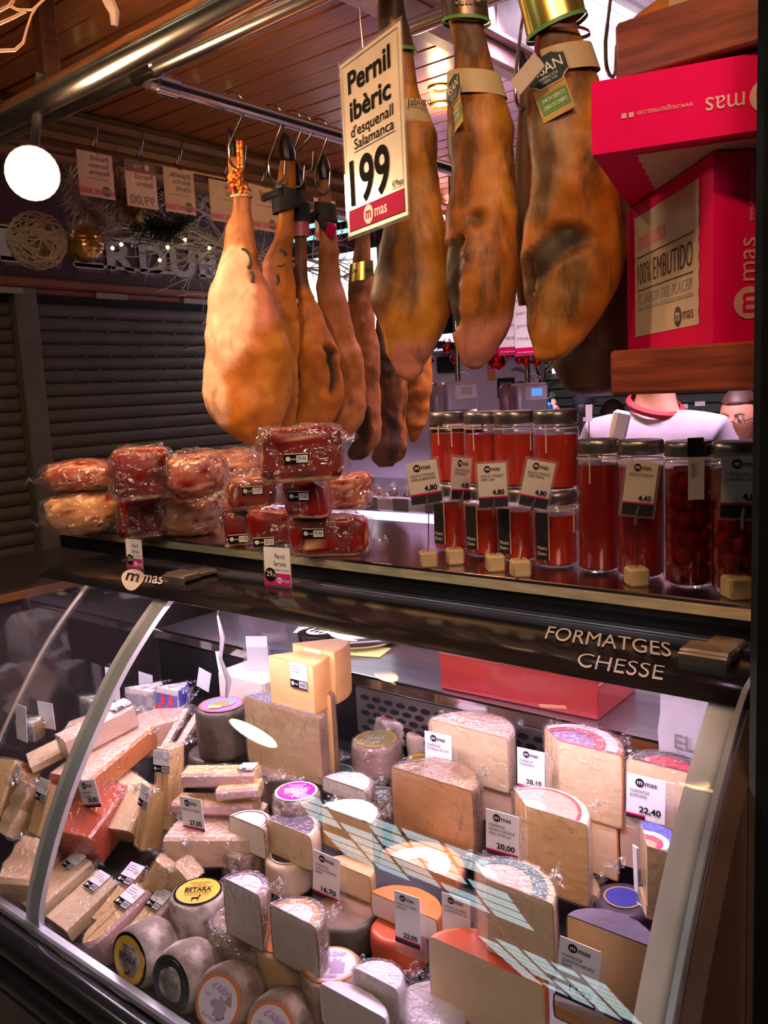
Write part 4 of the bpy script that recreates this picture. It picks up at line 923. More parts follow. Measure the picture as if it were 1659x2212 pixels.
pack('creased bag of ham on the right of the left pile', 412, 1082, ZP + .120, .150, .15, .112, .3, face=False, back=(.40, .11, .08), seed=6, tail=((-.2, .08, .10, .05), (-.9, .05, .09, .06)), ex=.75)
pack('pale pink ham piece in a bag behind the stacked slabs', 500, 1108, ZP, .23, .15, .195, .1, face=False, back=(.66, .26, .18), seed=7, tail=((3.1, .03, .08, .12),), ex=.6)
pack('small dark red ham block with a corner label, bottom of the slab pile', 512, 1181, ZP, .072, .08, .088, .15, lab='16,85', labpos=(.0, .020), seed=8)
pack('squared red ham block with label, middle of the slab pile bottom', 587, 1189, ZP, .098, .09, .092, .05, lab='20,10', labpos=(-.018, .022), seed=9)
pack('wide ham chunk with an angled cut and label, end of the slab pile', 717, 1203, ZP, .165, .10, .088, -.15, lab='19,46', labpos=(-.03, .055), seed=10, tail=((0, .05, .06, .02),))
pack('slanting red ham piece with label on the second layer', 545, 1100, ZP + .095, .120, .08, .074, .1, lab='22,07', labpos=(.0, .045), seed=11, tail=((3.1, .06, .05, .03),))
pack('tilted ham block with a diagonal label on the second layer', 662, 1120, ZP + .092, .094, .08, .086, -.3, lab='17,62', labpos=(0, .050), seed=12)
pack('big red ham slab with label crowning the slab pile', 655, 1042, ZP + .180, .170, .08, .112, .1, lab='29,46', labpos=(-.015, .050), seed=13, tail=((.6, .04, .06, .08), (2.4, .02, .05, .10)))
pack('bag of ham ends beside the slab pile', 752, 1105, ZP + .090, .11, .09, .080, -.2, face=False, back=(.42, .12, .09), seed=14, tail=((0, .05, .06, .03),))
# cards stuck on the lip
def lip_card(px, py, w_, pt, price, label):
    bx, by = band_uv(px, py); bz = zprof(by) + .0125; by -= .006; h_ = at_y(px - 6, pt, by).z - bz
    r = thing('shelf_price_card', label, 'price card', (bx, by, bz), (-.03, 0, .10))
    MB().box((0, .0008, h_ / 2), (w_, .001, h_)).build('card', CARDL, r, smooth=False)
    MB().box((0, .0010, h_ / 2 - .003), (w_ + .006, .0006, h_ + .008)).build('card_sleeve', ACRYL, r, smooth=False)
    t = MB().text(XZ, 'Pernil', w_ * .12, h_ * .72, h_ * .13, 0, al='C', width=w_ * .36); t.text(XZ, 'Serrano', w_ * .12, h_ * .53, h_ * .13, 0, al='C', width=w_ * .48); t.text(XZ, 'Serrano cured ham', w_ * .16, h_ * .40, h_ * .06, 0, al='C', width=w_ * .58)
    t.build('print', INK, r, smooth=False); t = MB()
    t.rect(XZ, -w_ / 2, 0, w_ / 2, h_ * .33, 1, .0005); t.disc(XZ, -w_ * .27, h_ * .28, h_ * .185, 0, .0008); t.text(XZ, price[:2], -w_ * .30, h_ * .24, h_ * .15, 2, .0012, 'C', .01); t.text(XZ, price[2:], -w_ * .13, h_ * .24, h_ * .08, 2, .0012, 'C')
    t.disc(XZ, w_ * .08, h_ * .15, h_ * .085, 2, .0008); t.text(XZ, 'm', w_ * .08, h_ * .11, h_ * .10, 1, .0012, 'C', .02); t.text(XZ, 'mas', w_ * .2, h_ * .10, h_ * .11, 2, .001)
    t.build('price_foot', [INK, mat('magenta_foot', (.62, .02, .26), .5), WHITE], r, smooth=False)
lip_card(296, 1229, .058, 1166, '27,90', 'small price card Pernil Serrano 27,90 below the left ham pile')
lip_card(605, 1268, .074, 1184, '29,36', 'larger price card Pernil Serrano 29,36 below the ham slabs')

# ------------------------------------------------------------------ pink cardboard boxes
PBOX = mat('pink_cardboard', (0.80, 0.0015, 0.105), 0.65, 0, (0.75, 0.0015, 0.096), 30, spec=.08)
KLAB = mat('cream_box_label', (0.66, 0.50, 0.34), 0.55)
def zig(x0, y0, x1, y1, n=16, a=.003):
    P = [(x0, y0), (x1, y0)]
    for i in range(n): P += [(x1 - (a if i % 2 else 0), lerp(y0, y1, (i + .5) / n))]
    P += [(x1, y1), (x0, y1)]
    for i in range(n): P += [(x0 + (a if i % 2 else 0), lerp(y1, y0, (i + .5) / n))]
    return P
cb = V(-.384, 1.17, 1.7385); a = math.radians(40.2); dl = V(-math.sin(a), math.cos(a), 0); dr = V(math.cos(a), math.sin(a), 0)
r = thing('pink_gift_box', 'upright pink cardboard box with cream 100% EMBUTIDO label', 'box', cb)
L, Wd, Hh = .37, .24, .243
MB().prism([(0, 0), (Wd, 0), (Wd, L), (0, L)], 0, Hh, 0, lambda u, v, w_: dr * u + dl * v + V(0, 0, w_)).build('carton', PBOX, r, ang=30)
frl = lambda u, v, w_: dl * (L - u) + V(0, 0, v) - dr * (w_ + .0004)
lab = MB().poly(frl, zig(.045, .030, .325, .222), 0, .0004).build('label', KLAB, r, smooth=False)
t = MB().rect(frl, .06, .155, .305, .157, 0, .001); t.text(frl, '100% EMBUTIDO', .062, .112, .036, 0, .001, bold=-.005, width=.24); t.rect(frl, .06, .102, .305, .104, 0, .001)
t.text(frl, 'EL SABOR DEL PLACER', .062, .080, .017, 1, .001, 'L', 0, .3, width=.238); t.rect(frl, .06, .0705, .305, .0725, 1, .001); t.rect(frl, .06, .0745, .305, .0755, 1, .001)
t.disc(frl, .245, .047, .0145, 0, .001); t.text(frl, 'm', .245, .041, .018, 2, .0014, 'C', .02); t.text(frl, 'mas', .265, .041, .018, 0, .001, bold=.0, width=.04)
t.rect(frl, .062, .168, .19, .188, 3, .001)
t.build('label_print', [mat('box_ink', (.05, .025, .02), .6), GREYINK, KLAB, mat('faded_pink_ink', (.66, .27, .24), .6)], lab, smooth=False)
frr = lambda u, v, w_: dr * u + V(0, 0, v) - dl * (w_ + .0004)
rot90 = lambda u, v, w_: frr(.062 - v, u, w_)
t = MB().disc(rot90, .052, .014, .021, 0, .0008); t.text(rot90, 'm', .052, .006, .027, 1, .0012, 'C', .015); t.text(rot90, 'mas', .080, .006, .027, 0, .0008, 'L', .0, width=.055); t.text(rot90, 'www.masgourmets.com', .155, .010, .008, 0, .0008, width=.085)
t.build('side_print', [mat('pale_pink_ink', (.80, .42, .38), .55), PBOX], r, smooth=False)
a = math.radians(16); ux, uy = V(math.cos(a), math.sin(a), 0), V(-math.sin(a), math.cos(a), 0); cu = V(-.505, 1.072, 1.985)
r = thing('pink_gift_box', 'flat pink cardboard box lying upside down on the other box', 'box', cu)
W2, D2, H2 = .34, .40, .088
MB().prism([(0, 0), (W2, 0), (W2, D2), (0, D2)], 0, H2, 0, lambda u, v, w_: ux * u + uy * v + V(0, 0, w_)).build('carton', PBOX, r, ang=30)
fru = lambda u, v, w_: ux * (W2 - u) + V(0, 0, H2 - v) - uy * (w_ + .0004)      # printed upside down
t = MB().disc(fru, .135, .050, .020, 0, .0008); t.text(fru, 'm', .135, .042, .026, 1, .0012, 'C', .015); t.text(fru, 'mas', .160, .042, .024, 0, .0008, width=.044); t.text(fru, 'www.masgourmets.com', .218, .044, .007, 0, .0008, width=.066); t.rect(fru, .288, .044, .294, .050, 0, .0008); t.rect(fru, .297, .044, .303, .050, 0, .0008)
t.build('side_print', [mat('pale_pink_ink', (.80, .42, .38), .55), PBOX], r, smooth=False)
frb = lambda u, v, w_: ux * u + uy * v - V(0, 0, w_ + .0003)
lab = MB().poly(frb, zig(.05, .03, .30, .36)[::-1], 0, .0004).build('label', KLAB, r, smooth=False)
# small ham foot on the upper shelf
p = at_y(1440, 20, 1.25); r = thing('shelf_ham', 'banded ham foot lying on the upper mahogany shelf', 'ham', (p.x, 1.30, 2.1505))
g = MB().loft([[V(x_, rr * math.cos(q * PI / 8), .045 + rr * math.sin(q * PI / 8)) for q in range(16)] for x_, rr in ((-.06, .030), (-.03, .040), (.03, .043), (.12, .045))]); g.col = [ORA] * len(g.v); g.build('meat', HM[0], r)
MB().loft([[V(x_, .046 * math.cos(q * PI / 8), .045 + .046 * math.sin(q * PI / 8)) for q in range(16)] for x_ in (.0, .04)], caps=False).build('paper_band', KRAFT, r)
# ================================================================== INSIDE THE STALL, BEHIND THE COUNTER
# second meat counter behind
p = at_y(840, 1100, 2.6)
ic = thing('meat_counter', 'white lit meat counter behind the steel top', 'counter', (-2.35, 2.95, 0))
MB().box((0, 0, .55), (1.5, .70, .86)).build('body', mat('white_counter_body', (.55, .48, .55), .4), ic)
MB().box((0, -.33, 1.255), (1.5, .05, .05), bev=.004).build('top_edge', mat('grey_counter_edge', (.42, .36, .38), .4), ic)
for k in range(9): MB().box((-.62 + k * .155, -.356, 1.255), (.075, .004, .05)).build('edge_tile', mat('dark_edge_tile', (.16, .13, .14), .4), ic)
MB().box((0, -.34, 1.205), (1.5, .02, .03)).build('light_strip', glow('counter_strip_glow', (.85, .66, 1.0), 2.2), ic)
MB().box((0, .10, 1.24), (1.5, .80, .02)).build('glass_shelf', ACRYL, ic)
MB().box((0, -.18, 1.00), (1.48, .34, .02)).build('tray_deck', STEEL, ic)
for x_ in (-.72, .72): MB().box((x_, .30, 1.11), (.03, .03, .26)).build('shelf_post', ALU, ic)
for x_ in (-.72, .72): MB().box((x_, -.33, 1.10), (.02, .02, .26)).build('front_post', ALU, ic)
TR = [mat('tray_meat_red', (.50, .05, .05), .4, 0, (.7, .35, .3), 30), mat('tray_meat_pink', (.72, .36, .32), .4, 0, (.5, .1, .1), 26), mat('tray_meat_orange', (.66, .30, .14), .4, 0, (.45, .08, .05), 30)]
for k in range(8):
    r = thing('meat_tray', ('film wrapped tray of red sliced meat on the rear counter', 'film wrapped tray of pale sliced meat on the rear counter', 'film wrapped tray of orange sliced sausage on the rear counter')[k % 3], 'meat tray', (-3.0 + k * .165, 2.74, 1.0105), (0, 0, .1 * (k % 3 - 1)), 'trays of sliced meat on the rear counter')
    MB().box((0, 0, .008), (.15, .12, .016), bev=.006).build('tray', WHITE, r)
    g = MB()
    for q in range(5): g.lathe([(.001, 0), (.030, 0), (.030, .006), (.001, .007)], 12, (-.045 + q * .022, rnd.uniform(-.012, .012), .018 + q * .003), rot=Matrix.Rotation(.25, 3, 'Y'))
    g.build('meat_slices', TR[k % 3], r); MB().box((0, 0, .030), (.148, .118, .03), bev=.01).build('cling_film', CLING, r)
DARKS = mat('dark_cured_sausage', (.06, .03, .028), .35, 0, (.14, .07, .05), 25)
for k, (px, py) in enumerate(((770, 1068), (815, 1062), (850, 1068), (885, 1050), (905, 1010), (930, 985))):
    c = at_y(px, 1065, 2.78); r = thing('bagged_sausage', ('dark sausage in a glinting bag on the rear counter', 'dark sausage in a clear bag stacked by the register')[k > 3], 'sausage', (c.x, c.y, 1.2505 if k < 4 else 1.2505), (0, 0, YAW + 1.4 + rnd.uniform(-.15, .15)), 'bagged sausages on the rear counter'); r.scale = (.78, .78, .78)
    h_ = .05 if k < 4 else .12
    g = MB().loft([[V(x_, rr * math.cos(q * PI / 7), h_ * .6 + rr * math.sin(q * PI / 7)) for q in range(14)] for x_, rr in ((-.12, .004), (-.10, .022), (-.03, .028), (.05, .027), (.10, .020), (.12, .004))]); g.build('sausage', DARKS, r)
    rg = [[V(x_, rr * math.cos(q * PI / 7) * rnd.uniform(.9, 1.3), max(0, h_ * .6 + rr * 1.2 * math.sin(q * PI / 7) * rnd.uniform(.9, 1.25))) for q in range(14)] for x_, rr in ((-.15, .01), (-.11, .035), (-.05, .04), (.0, .042), (.06, .04), (.11, .034), (.15, .012))]
    MB().loft(rg).build('plastic_bag', BAGF, r, ang=15)
# register
r = thing('cash_register_screen', 'black register screen housing behind the stacked jars', 'register', at_d(995, 1060, 2.35), (0, 0, YAW)); q = r.location
r.location.z = 1.2505; zz = at_d(995, 905, 2.35).z - 1.2505
MB().box((0, .06, .012), (.20, .18, .024), bev=.006).build('base', BLACKM, r); MB().box((0, .07, zz * .4), (.05, .04, zz * .7), bev=.008).build('stand', BLACKM, r)
MB().box((0, .03, zz - .075), (.15, .05, .20), bev=.018, rot=Matrix.Rotation(-.18, 3, 'X')).build('housing', BLACKG, r)
MB().box((.010, .002, zz - .01), (.105, .004, .03), rot=Matrix.Rotation(-.18, 3, 'X')).build('paper_strip', mat('register_strip', (.62, .50, .50), .5), r)
tag(MB().box((0, 0, .615), (.5, .30, 1.23)).build('register_desk', mat('dark_desk', (.05, .045, .05), .5), loc=(at_d(995, 1060, 2.35).x, 2.06, .02)), 'dark desk under the register', 'desk')
# hanging scales
SCALE = mat('scale_chrome', (.74, .66, .78), .28, .55); PANEL = mat('scale_panel', (.62, .52, .68), .4)
def scale(px, py, d, lit, label, side):
    c = at_d(px, py, d); r = thing('hanging_scale', label, 'scale', c, (0, 0, YAW + .25), 'hanging scales')
    s = d / 4.6
    MB().box((.02 * s, 0, 0), (.17 * s, .13 * s, .20 * s), bev=.012 * s).build('housing', SCALE, r)
    MB().box((.035 * s, -.068 * s, .045 * s), (.125 * s, .006, .075 * s), bev=.004).build('display_panel', PANEL, r)
    MB().box((.035 * s, -.072 * s, .050 * s), (.060 * s, .003, .040 * s)).build('screen', glow('blue_screen', (.15, .42, 1.0), .9) if lit else mat('lcd_grey', (.35, .42, .36), .3), r)
    MB().box((.035 * s, -.068 * s, -.085 * s), (.14 * s, .006, .03 * s)).build('label_strip', BLACKM, r)
    o = MB().box((-.10 * s, .01, 0), (.07 * s, .10 * s, .20 * s), bev=.02 * s).build('side_cover', mat('rose_steel' if side else 'pale_steel', (.50, .26, .34) if side else (.66, .52, .60), .25, .7), r)
    MB().tube([(.015, 0, .10 * s), (.015, 0, 2.773 - c.z)], .014 * s, 12).build('pole', STEEL, r)
    MB().tube([(.015, 0, .14 * s), (.05, 0, .15 * s), (.09, .0, .125 * s), (.07, 0, .11 * s)], .004, 6).build('cable', WHITE, r)
scale(985, 865, 4.5, False, 'chrome hanging scale with a grey display against the lilac wall', 0)
scale(1135, 868, 4.5, True, 'chrome hanging scale with a bright blue display', 1)
# bag, posters
r = tag(MB().box((0, 0, 0), (.16, .06, .11), bev=.012).build('wall_speaker', BLACKM, loc=at_y(968, 788, 4.88) , rot=(0, 0, .1)), 'black box fixed high on the lilac wall', 'speaker')
def wall_card(px, py, w_, h_, m, label, lines=(), ink=INK, name='wall_poster'):
    p = at_y(px, py, 4.905); r = thing(name, label, 'poster', (p.x, 4.905, p.z))
    MB().box((0, 0, 0), (w_, .006, h_)).build('sheet', m, r, smooth=False)
    if lines:
        t = MB(); z = h_ * .2
        for s_ in lines: t.text(XZ, s_, 0, z, h_ * .12, 0, .004, 'C', width=w_ * .7); z -= h_ * .2
        t.build('print', ink, r, smooth=False)
wall_card(1061, 803, .055, .12, mat('orange_poster', (.85, .30, .10), .5), 'small orange notice on the lilac wall', ('INFO', 'PREUS'), WHITE)
wall_card(1093, 838, .13, .13, BLACKM, 'black framed notice beside the blue-screen scale', ('Jabugo',), WHITE)
# bright lightbox seen between the hams, with twigs before it
p0, p1 = at_y(655, 560, 4.6), at_y(835, 720, 4.6)
r = thing('lightbox_sign', 'white glowing lightbox seen between the hanging hams', 'lightbox', ((p0.x + p1.x) / 2, 4.6, (p0.z + p1.z) / 2))
MB().box((0, 0, 0), (p1.x - p0.x, .08, p0.z - p1.z)).build('case', BLACKM, r); MB().box((0, -.045, 0), (p1.x - p0.x - .04, .01, p0.z - p1.z - .04)).build('screen', glow('lightbox_glow', (.92, .96, 1.0), 2.6), r)
for k, dz_ in enumerate((.42, .50)): MB().box((0, -.02, dz_), (p1.x - p0.x + .1, .04, .02)).build('neon_strip', glow('cyan_strip', (.35, .85, .9), 1.6), r)
for x_ in (-.3, .3): MB().tube([(x_, 0, .3), (x_, 0, 1.0)], .01, 6).build('hanger', BLACKM, r)
# white menu boards with pink foot
for k, (px, lab) in enumerate(((1100, 'white menu board with a pink foot behind the big hams'), (1138, 'second white menu board with a pink foot, beside its twin'))):
    c = at_y(px, 668, 3.4); r = thing('menu_board', lab, 'menu board', (c.x, 3.4, c.z), (0, 0, .15)); w_, h_ = .115, .40
    MB().box((0, 0, 0), (w_, .008, h_)).build('sheet', CARDL, r, smooth=False); MB().box((0, -.005, -h_ / 2 + .018), (w_, .002, .034)).build('pink_foot', PINK, r, smooth=False)
    for q in range(6): MB().text(XZ, ('Carta', 'formatges', 'embotits', 'pernil', 'gourmet', 'mas')[q], -w_ * .4, h_ * .36 - q * .055, .016, 0, .006, width=w_ * .6).build('print', GREYINK, r, smooth=False)
    MB().text(XZ, 'www.masgourmets.com', -w_ * .4, -h_ / 2 + .012, .008, 0, .007, width=w_ * .7).build('print', WHITE, r, smooth=False)
    MB().tube([(0, 0, h_ / 2), (0, 0, 2.76 - c.z)], .002, 6).build('hanging_wire', WIRE, r)
# christmas garland and baubles
FIR = mat('dark_fir', (.015, .03, .015), .7); BAUB = mat('red_bauble', (.62, .015, .010), .06, .85); GBAU = mat('gold_bauble_paint', (.70, .45, .12), .2, .9)
ga, gb = at_y(925, 742, 3.9), at_y(1200, 752, 3.9)
r = thing('fir_garland', 'dark fir garland strung above the lilac wall', 'garland', ga)
MB().tube([V(0, 0, 0), (gb - ga) * .5 + V(0, 0, -.02), gb - ga], .02, 8).build('core', FIR, r)
g = MB()
for i in range(900):
    t = rnd.random(); c = (gb - ga) * t + V(0, 0, -.02 * 4 * t * (1 - t)); d = V(rnd.uniform(-1, 1), rnd.uniform(-1, 1), rnd.uniform(-1, 1)).normalized() * rnd.uniform(.05, .10); s = d.cross(V(.3, .5, .8)).normalized() * .003
    g.add([c - s, c + s, c + d], [(0, 1, 2)])
g.build('needles', FIR, r, smooth=False, kind='stuff')
for x_ in (0.05, .95): MB().tube([(gb - ga) * x_, (gb - ga) * x_ + V(0, 0, 2.74 - ga.z)], .003, 6).build('hanging_wire', WIRE, r)
for k, (px, py, rr, lab) in enumerate(((1073, 781, .046, 'large glossy red bauble, biggest on the fir garland'), (966, 752, .026, 'red bauble at the left end of the garland'), (983, 775, .028, 'red bauble half behind the badge ham'), (1100, 764, .022, 'small red bauble above the blue-screen scale'), (1122, 778, .022, 'red bauble of a close pair on the garland'), (1137, 781, .022, 'red bauble of a close pair on the garland'), (1160, 782, .022, 'red bauble near the largest ham'), (928, 778, .024, 'red bauble beside the golden ham'))):
    c = at_y(px, py, 3.86 if k != 5 else 3.82); r = thing('red_bauble', lab, 'bauble', c, group='red baubles on the garland')
    MB().sphere((0, 0, 0), rr, 20, 12).build('ball', BAUB, r); MB().lathe([(rr * .2, rr * .96), (rr * .2, rr * 1.12), (.001, rr * 1.13)], 10).build('cap', GOLD, r); MB().tube([(0, 0, rr * 1.1), (0, .03, ga.z - c.z + .01)], .0012, 5).build('thread', WIRE, r)
# orchid
c = at_y(1170, 850, 4.6); r = thing('potted_orchid', 'white orchid with dark leaves beside the lilac wall', 'plant', (c.x, 4.6, c.z))
LEAF = mat('orchid_leaf', (.02, .045, .02), .35); PET = mat('orchid_petal', (.80, .68, .70), .5)
MB().lathe([(.04, -.14), (.06, -.02), (.062, 0), (.001, 0)], 14).build('pot', mat('orchid_pot', (.1, .08, .08), .4), r)
for k, (a, L, tz) in enumerate(((2.6, .26, .10), (3.3, .30, -.08), (.3, .2, .12), (3.0, .22, .24), (2.2, .15, .3), (5.5, .16, -.02))):
    dr_ = V(math.cos(a), math.sin(a) * .3, 0); grid = []
    for i in range(6): t = i / 5; grid.append([dr_ * L * t + V(0, 0, tz * t * (1.6 - t)) + V(-dr_.y, dr_.x, .9).normalized() * (.030 * math.sin(PI * min(t * .95 + .05, 1)) * sgn) for sgn in (-1, 0, 1)])
    MB().sheet(grid).build('leaf', LEAF, r)
MB().tube([(0, 0, 0), (.03, 0, .14), (.10, 0, .20), (.2, 0, .16)], .004, 6).build('stem', LEAF, r)
for k in range(7):
    c2 = V(.05 + k * .026, rnd.uniform(-.02, .02), .15 + .04 * math.sin(k * 1.1)); g = MB()
    for q in range(5):
        a = 2 * PI * q / 5 + k; d1, d2 = V(math.cos(a), -.2, math.sin(a)), V(math.cos(a + .6), -.1, math.sin(a + .6))
        g.add([c2, c2 + d1 * .026, c2 + (d1 + d2) * .018, c2 + d2 * .022], [(0, 1, 2, 3)])
    g.build('blossom', PET, r)
c = at_y(1185, 852, 4.55)
tag(MB().lathe([(.001, 0), (.03, 0), (.036, .03), (.03, .075), (.012, .09), (.010, .11), (.001, .11)], 14).build('blue_bottle', mat('blue_plastic', (.05, .30, .62), .2), loc=(c.x, 4.53, at_y(1170, 850, 4.6).z - .14)), 'small blue bottle beside the orchid', 'bottle')
zs_ = at_y(1170, 850, 4.6).z - .1402; tag(MB().box((0, 0, zs_ / 2), (.34, .24, zs_), bev=.006).build('plant_stand', mat('lilac_stand', (.30, .25, .30), .5), loc=(at_y(1170, 850, 4.6).x + .04, 4.60, 0)), 'plain stand carrying the orchid', 'stand')
# far shop lights and white shelf-edge cards
for k, (px, py, d_, c_) in enumerate(((1180, 748, 6.0, (1, .95, 1)), (1225, 800, 7.5, (.7, .95, 1)))):
    p = at_y(px, py, 8.40 if k else 8.40); tag(MB().box((0, 0, 0), (.7 if k == 0 else .3, .10, .05)).build('strip_lamp', glow('strip_white', (1, .93, 1), 3.0), loc=p), ('long white strip lamp in the hall behind the staff', 'short white strip lamp far beyond the orchid')[k], 'lamp')

# ================================================================== PEOPLE
SKIN = mat('skin', (.62, .30, .19), .5, 0, (.55, .25, .15), 10, sub=.08); HAIRD = mat('dark_hair', (.018, .012, .010), .5); HAIRB = mat('brown_hair', (.07, .035, .02), .5)
COAT = mat('white_coat_cloth', (.30, .26, .29), .8, bump=.15, bscale=25); TROU = mat('dark_trousers', (.03, .03, .035), .8); BLK = mat('black_jacket', (.012, .013, .015), .8); GRN = mat('dark_green_jacket', (.02, .035, .03), .8)
def skin_mesh(pts, edges, rad, root_i=0, lev=2):
    me = bpy.data.meshes.new('s'); me.from_pydata([tuple(p) for p in pts], edges, []); o = bpy.data.objects.new('s', me); COL.objects.link(o)
    m = o.modifiers.new('k', 'SKIN'); m.use_smooth_shade = True
    for i, r_ in enumerate(rad): me.skin_vertices[0].data[i].radius = (r_[0], r_[1]) if isinstance(r_, tuple) else (r_, r_)
    for i in range(len(rad)): me.skin_vertices[0].data[i].use_root = (i == root_i)
    s = o.modifiers.new('u', 'SUBSURF'); s.levels = lev; s.render_levels = lev
    dg = bpy.context.evaluated_depsgraph_get(); dg.update(); em = bpy.data.meshes.new_from_object(o.evaluated_get(dg))
    g = ([v.co.copy() for v in em.vertices], [tuple(p.vertices) for p in em.polygons]); bpy.data.objects.remove(o); bpy.data.meshes.remove(em); return g
def head_mesh(c, H, tilt):
    N, M = 26, 32; P = []; F = []; hw, hd, hh = .048 * H, .060 * H, .072 * H
    for i in range(N + 1):
        ph = -PI / 2 + PI * i / N
        for q in range(M):
            th = 2 * PI * q / M; d = V(math.cos(ph) * math.cos(th), math.cos(ph) * math.sin(th), math.sin(ph))
            p = V(d.x * hw, d.y * hd, d.z * hh)
            if d.z < 0: p.x *= 1 + .28 * d.z; p.y *= 1 + .10 * d.z
            front = max(0, -d.y)
            p.y -= .020 * H * .6 * math.exp(-((d.x / .16) ** 2 + ((d.z + .12) / .20) ** 2)) * (front > 0)      # nose
            p.y -= .004 * H * math.exp(-((d.x / .30) ** 2 + ((d.z + .55) / .10) ** 2)) * (front > 0)            # lips
            p.y -= .006 * H * math.exp(-((d.x / .35) ** 2 + ((d.z + .85) / .16) ** 2)) * (front > 0)            # chin
            for s in (-1, 1): p.y += .006 * H * math.exp(-(((d.x - s * .36) / .17) ** 2 + ((d.z - .10) / .12) ** 2)) * (front > 0)
            P.append(p)
    for i in range(N):
        for q in range(M): k = (q + 1) % M; F.append((i * M + q, i * M + k, (i + 1) * M + k, (i + 1) * M + q))
    R_ = Matrix.Rotation(tilt, 3, 'X')
    return [c + (R_ @ p) for p in P], F
def person(label, feet, face, H, top, hair, lean=0.0, headtilt=0.0, headturn=0.0, glasses=False, scarf=False, cap=False, collar=True, arms=((.16, -.10, .60), (.12, -.24, .62))):
    r = thing('person', label, 'person', feet, (0, 0, face))
    f = lambda x_, y_, z_: V(x_ * H, (y_ - lean * max(0, z_ - .55)) * H, z_ * H)
    pts = [f(0, 0, .53), f(0, 0, .62), f(0, .005, .74), f(0, .012, .805), f(0, .006, .855), f(0, -.004, .90)]
    rad = [(.066 * H, .050 * H), (.060 * H, .044 * H), (.064 * H, .046 * H), (.040 * H, .030 * H), .032 * H, .034 * H]; E = [(0, 1), (1, 2), (2, 3), (3, 4), (4, 5)]
    for s in (-1, 1):
        b = len(pts); pts += [f(s * .085, .008, .795), f(s * arms[0][0], arms[0][1] + .08, arms[0][2] + .04), f(s * arms[1][0], arms[1][1], arms[1][2]), f(s * (arms[1][0] - .01), arms[1][1] - .05, arms[1][2] - .005)]
        rad += [.028 * H, .022 * H, .018 * H, (.022 * H, .012 * H)]; E += [(3, b), (b, b + 1), (b + 1, b + 2), (b + 2, b + 3)]
        for fi in range(5):
            k = len(pts); o = pts[b + 3]; dx = (fi - 2) * .0075 * H * (1 if fi < 4 else 1.2); L = (.030, .036, .038, .034, .026)[fi] * H
            pts += [o + V(dx, -L * .6, -.002 * H), o + V(dx * 1.1, -L, -.012 * H)]; rad += [.0055 * H, .0042 * H]; E += [(b + 3, k), (k, k + 1)]
        b = len(pts); pts += [f(s * .052, .0, .49), f(s * .055, -.005, .28), f(s * .055, .012, .045), f(s * .06, -.075, .018)]
        rad += [.056 * H, .036 * H, .024 * H, (.024 * H, .016 * H)]; E += [(0, b), (b, b + 1), (b + 1, b + 2), (b + 2, b + 3)]
    vs_, fs = skin_mesh(pts, E, rad); g = MB().add(vs_, fs)
    hc = f(0, -.012, .936); RT = Matrix.Rotation(headturn, 3, 'Z')
    hv, hf = head_mesh(V(0, 0, 0), H, headtilt); hv = [hc + (RT @ v) for v in hv]; g.add(hv, hf)
    for s in (-1, 1): g.sphere(hc + (RT @ V(s * .048 * H, .004 * H, -.004 * H)), .018 * H, 8, 6, sc=(.35, .7, 1))
    body = g.build('body', SKIN, r, ang=180)
    m = body.modifiers.new('fuse', 'REMESH'); m.mode = 'VOXEL'; m.voxel_size = .0075; m.use_smooth_shade = True
    dg = bpy.context.evaluated_depsgraph_get(); dg.update(); em = bpy.data.meshes.new_from_object(body.evaluated_get(dg)); body.modifiers.clear(); body.data = em
    em.shade_smooth()
    # clothing
    cp = [f(0, 0, .50), f(0, 0, .62), f(0, .006, .74), f(0, .012, .812), f(0, .008, .842)]; cr_ = [(.098 * H, .080 * H), (.092 * H, .072 * H), (.098 * H, .078 * H), (.070 * H, .056 * H), (.046 * H, .044 * H)]; ce = [(0, 1), (1, 2), (2, 3), (3, 4)]
    for s in (-1, 1):
        b = len(cp); cp += [f(s * .092, .008, .790), f(s * arms[0][0], arms[0][1] + .08, arms[0][2] + .04), f(s * arms[1][0], arms[1][1] + .01, arms[1][2])]; cr_ += [.046 * H, .036 * H, .028 * H]; ce += [(3, b), (b, b + 1), (b + 1, b + 2)]
    vs_, fs = skin_mesh(cp, ce, cr_); MB().add(vs_, fs).build('coat', top, r, ang=180)
    tp = [f(0, 0, .54)]; trd = [(.09 * H, .072 * H)]; te = []
    for s in (-1, 1):
        b = len(tp); tp += [f(s * .052, 0, .48), f(s * .055, -.005, .28), f(s * .055, .01, .05)]; trd += [.066 * H, .046 * H, .036 * H]; te += [(0, b), (b, b + 1), (b + 1, b + 2)]
    vs_, fs = skin_mesh(tp, te, trd); MB().add(vs_, fs).build('trousers', TROU, r, ang=180)
    for s in (-1, 1): MB().sphere(f(s * .058, -.035, .022), .06 * H, 12, 8, sc=(.55, 1.25, .38)).build('shoe', BLACKM, r)
    if collar:
        gr = []
        for z_, q_ in ((.832, .052), (.852, .046), (.862, .045), (.846, .056), (.832, .062)): gr.append([f(q_ * math.cos(a * PI / 10 - PI / 2 + .15), .010 + q_ * .95 * math.sin(a * PI / 10 - PI / 2 + .15), z_) for a in range(20)])
        MB().loft(gr, caps=False).build('collar', top, r)
    if scarf:
        gr = [[f(q_ * math.cos(a * PI / 10), .010 + q_ * math.sin(a * PI / 10), z_ + .018 * math.sin(a * PI / 10 + 2.4)) for a in range(20)] for z_, q_ in ((.838, .049), (.845, .051), (.850, .047), (.851, .042))]
        MB().loft(gr, caps=False).build('red_scarf', mat('red_cloth', (.30, .004, .008), .8), r)
    # face and hair
    R_ = RT @ Matrix.Rotation(headtilt, 3, 'X'); hp = lambda x_, y_, z_: hc + (R_ @ V(x_ * H, y_ * H, z_ * H))
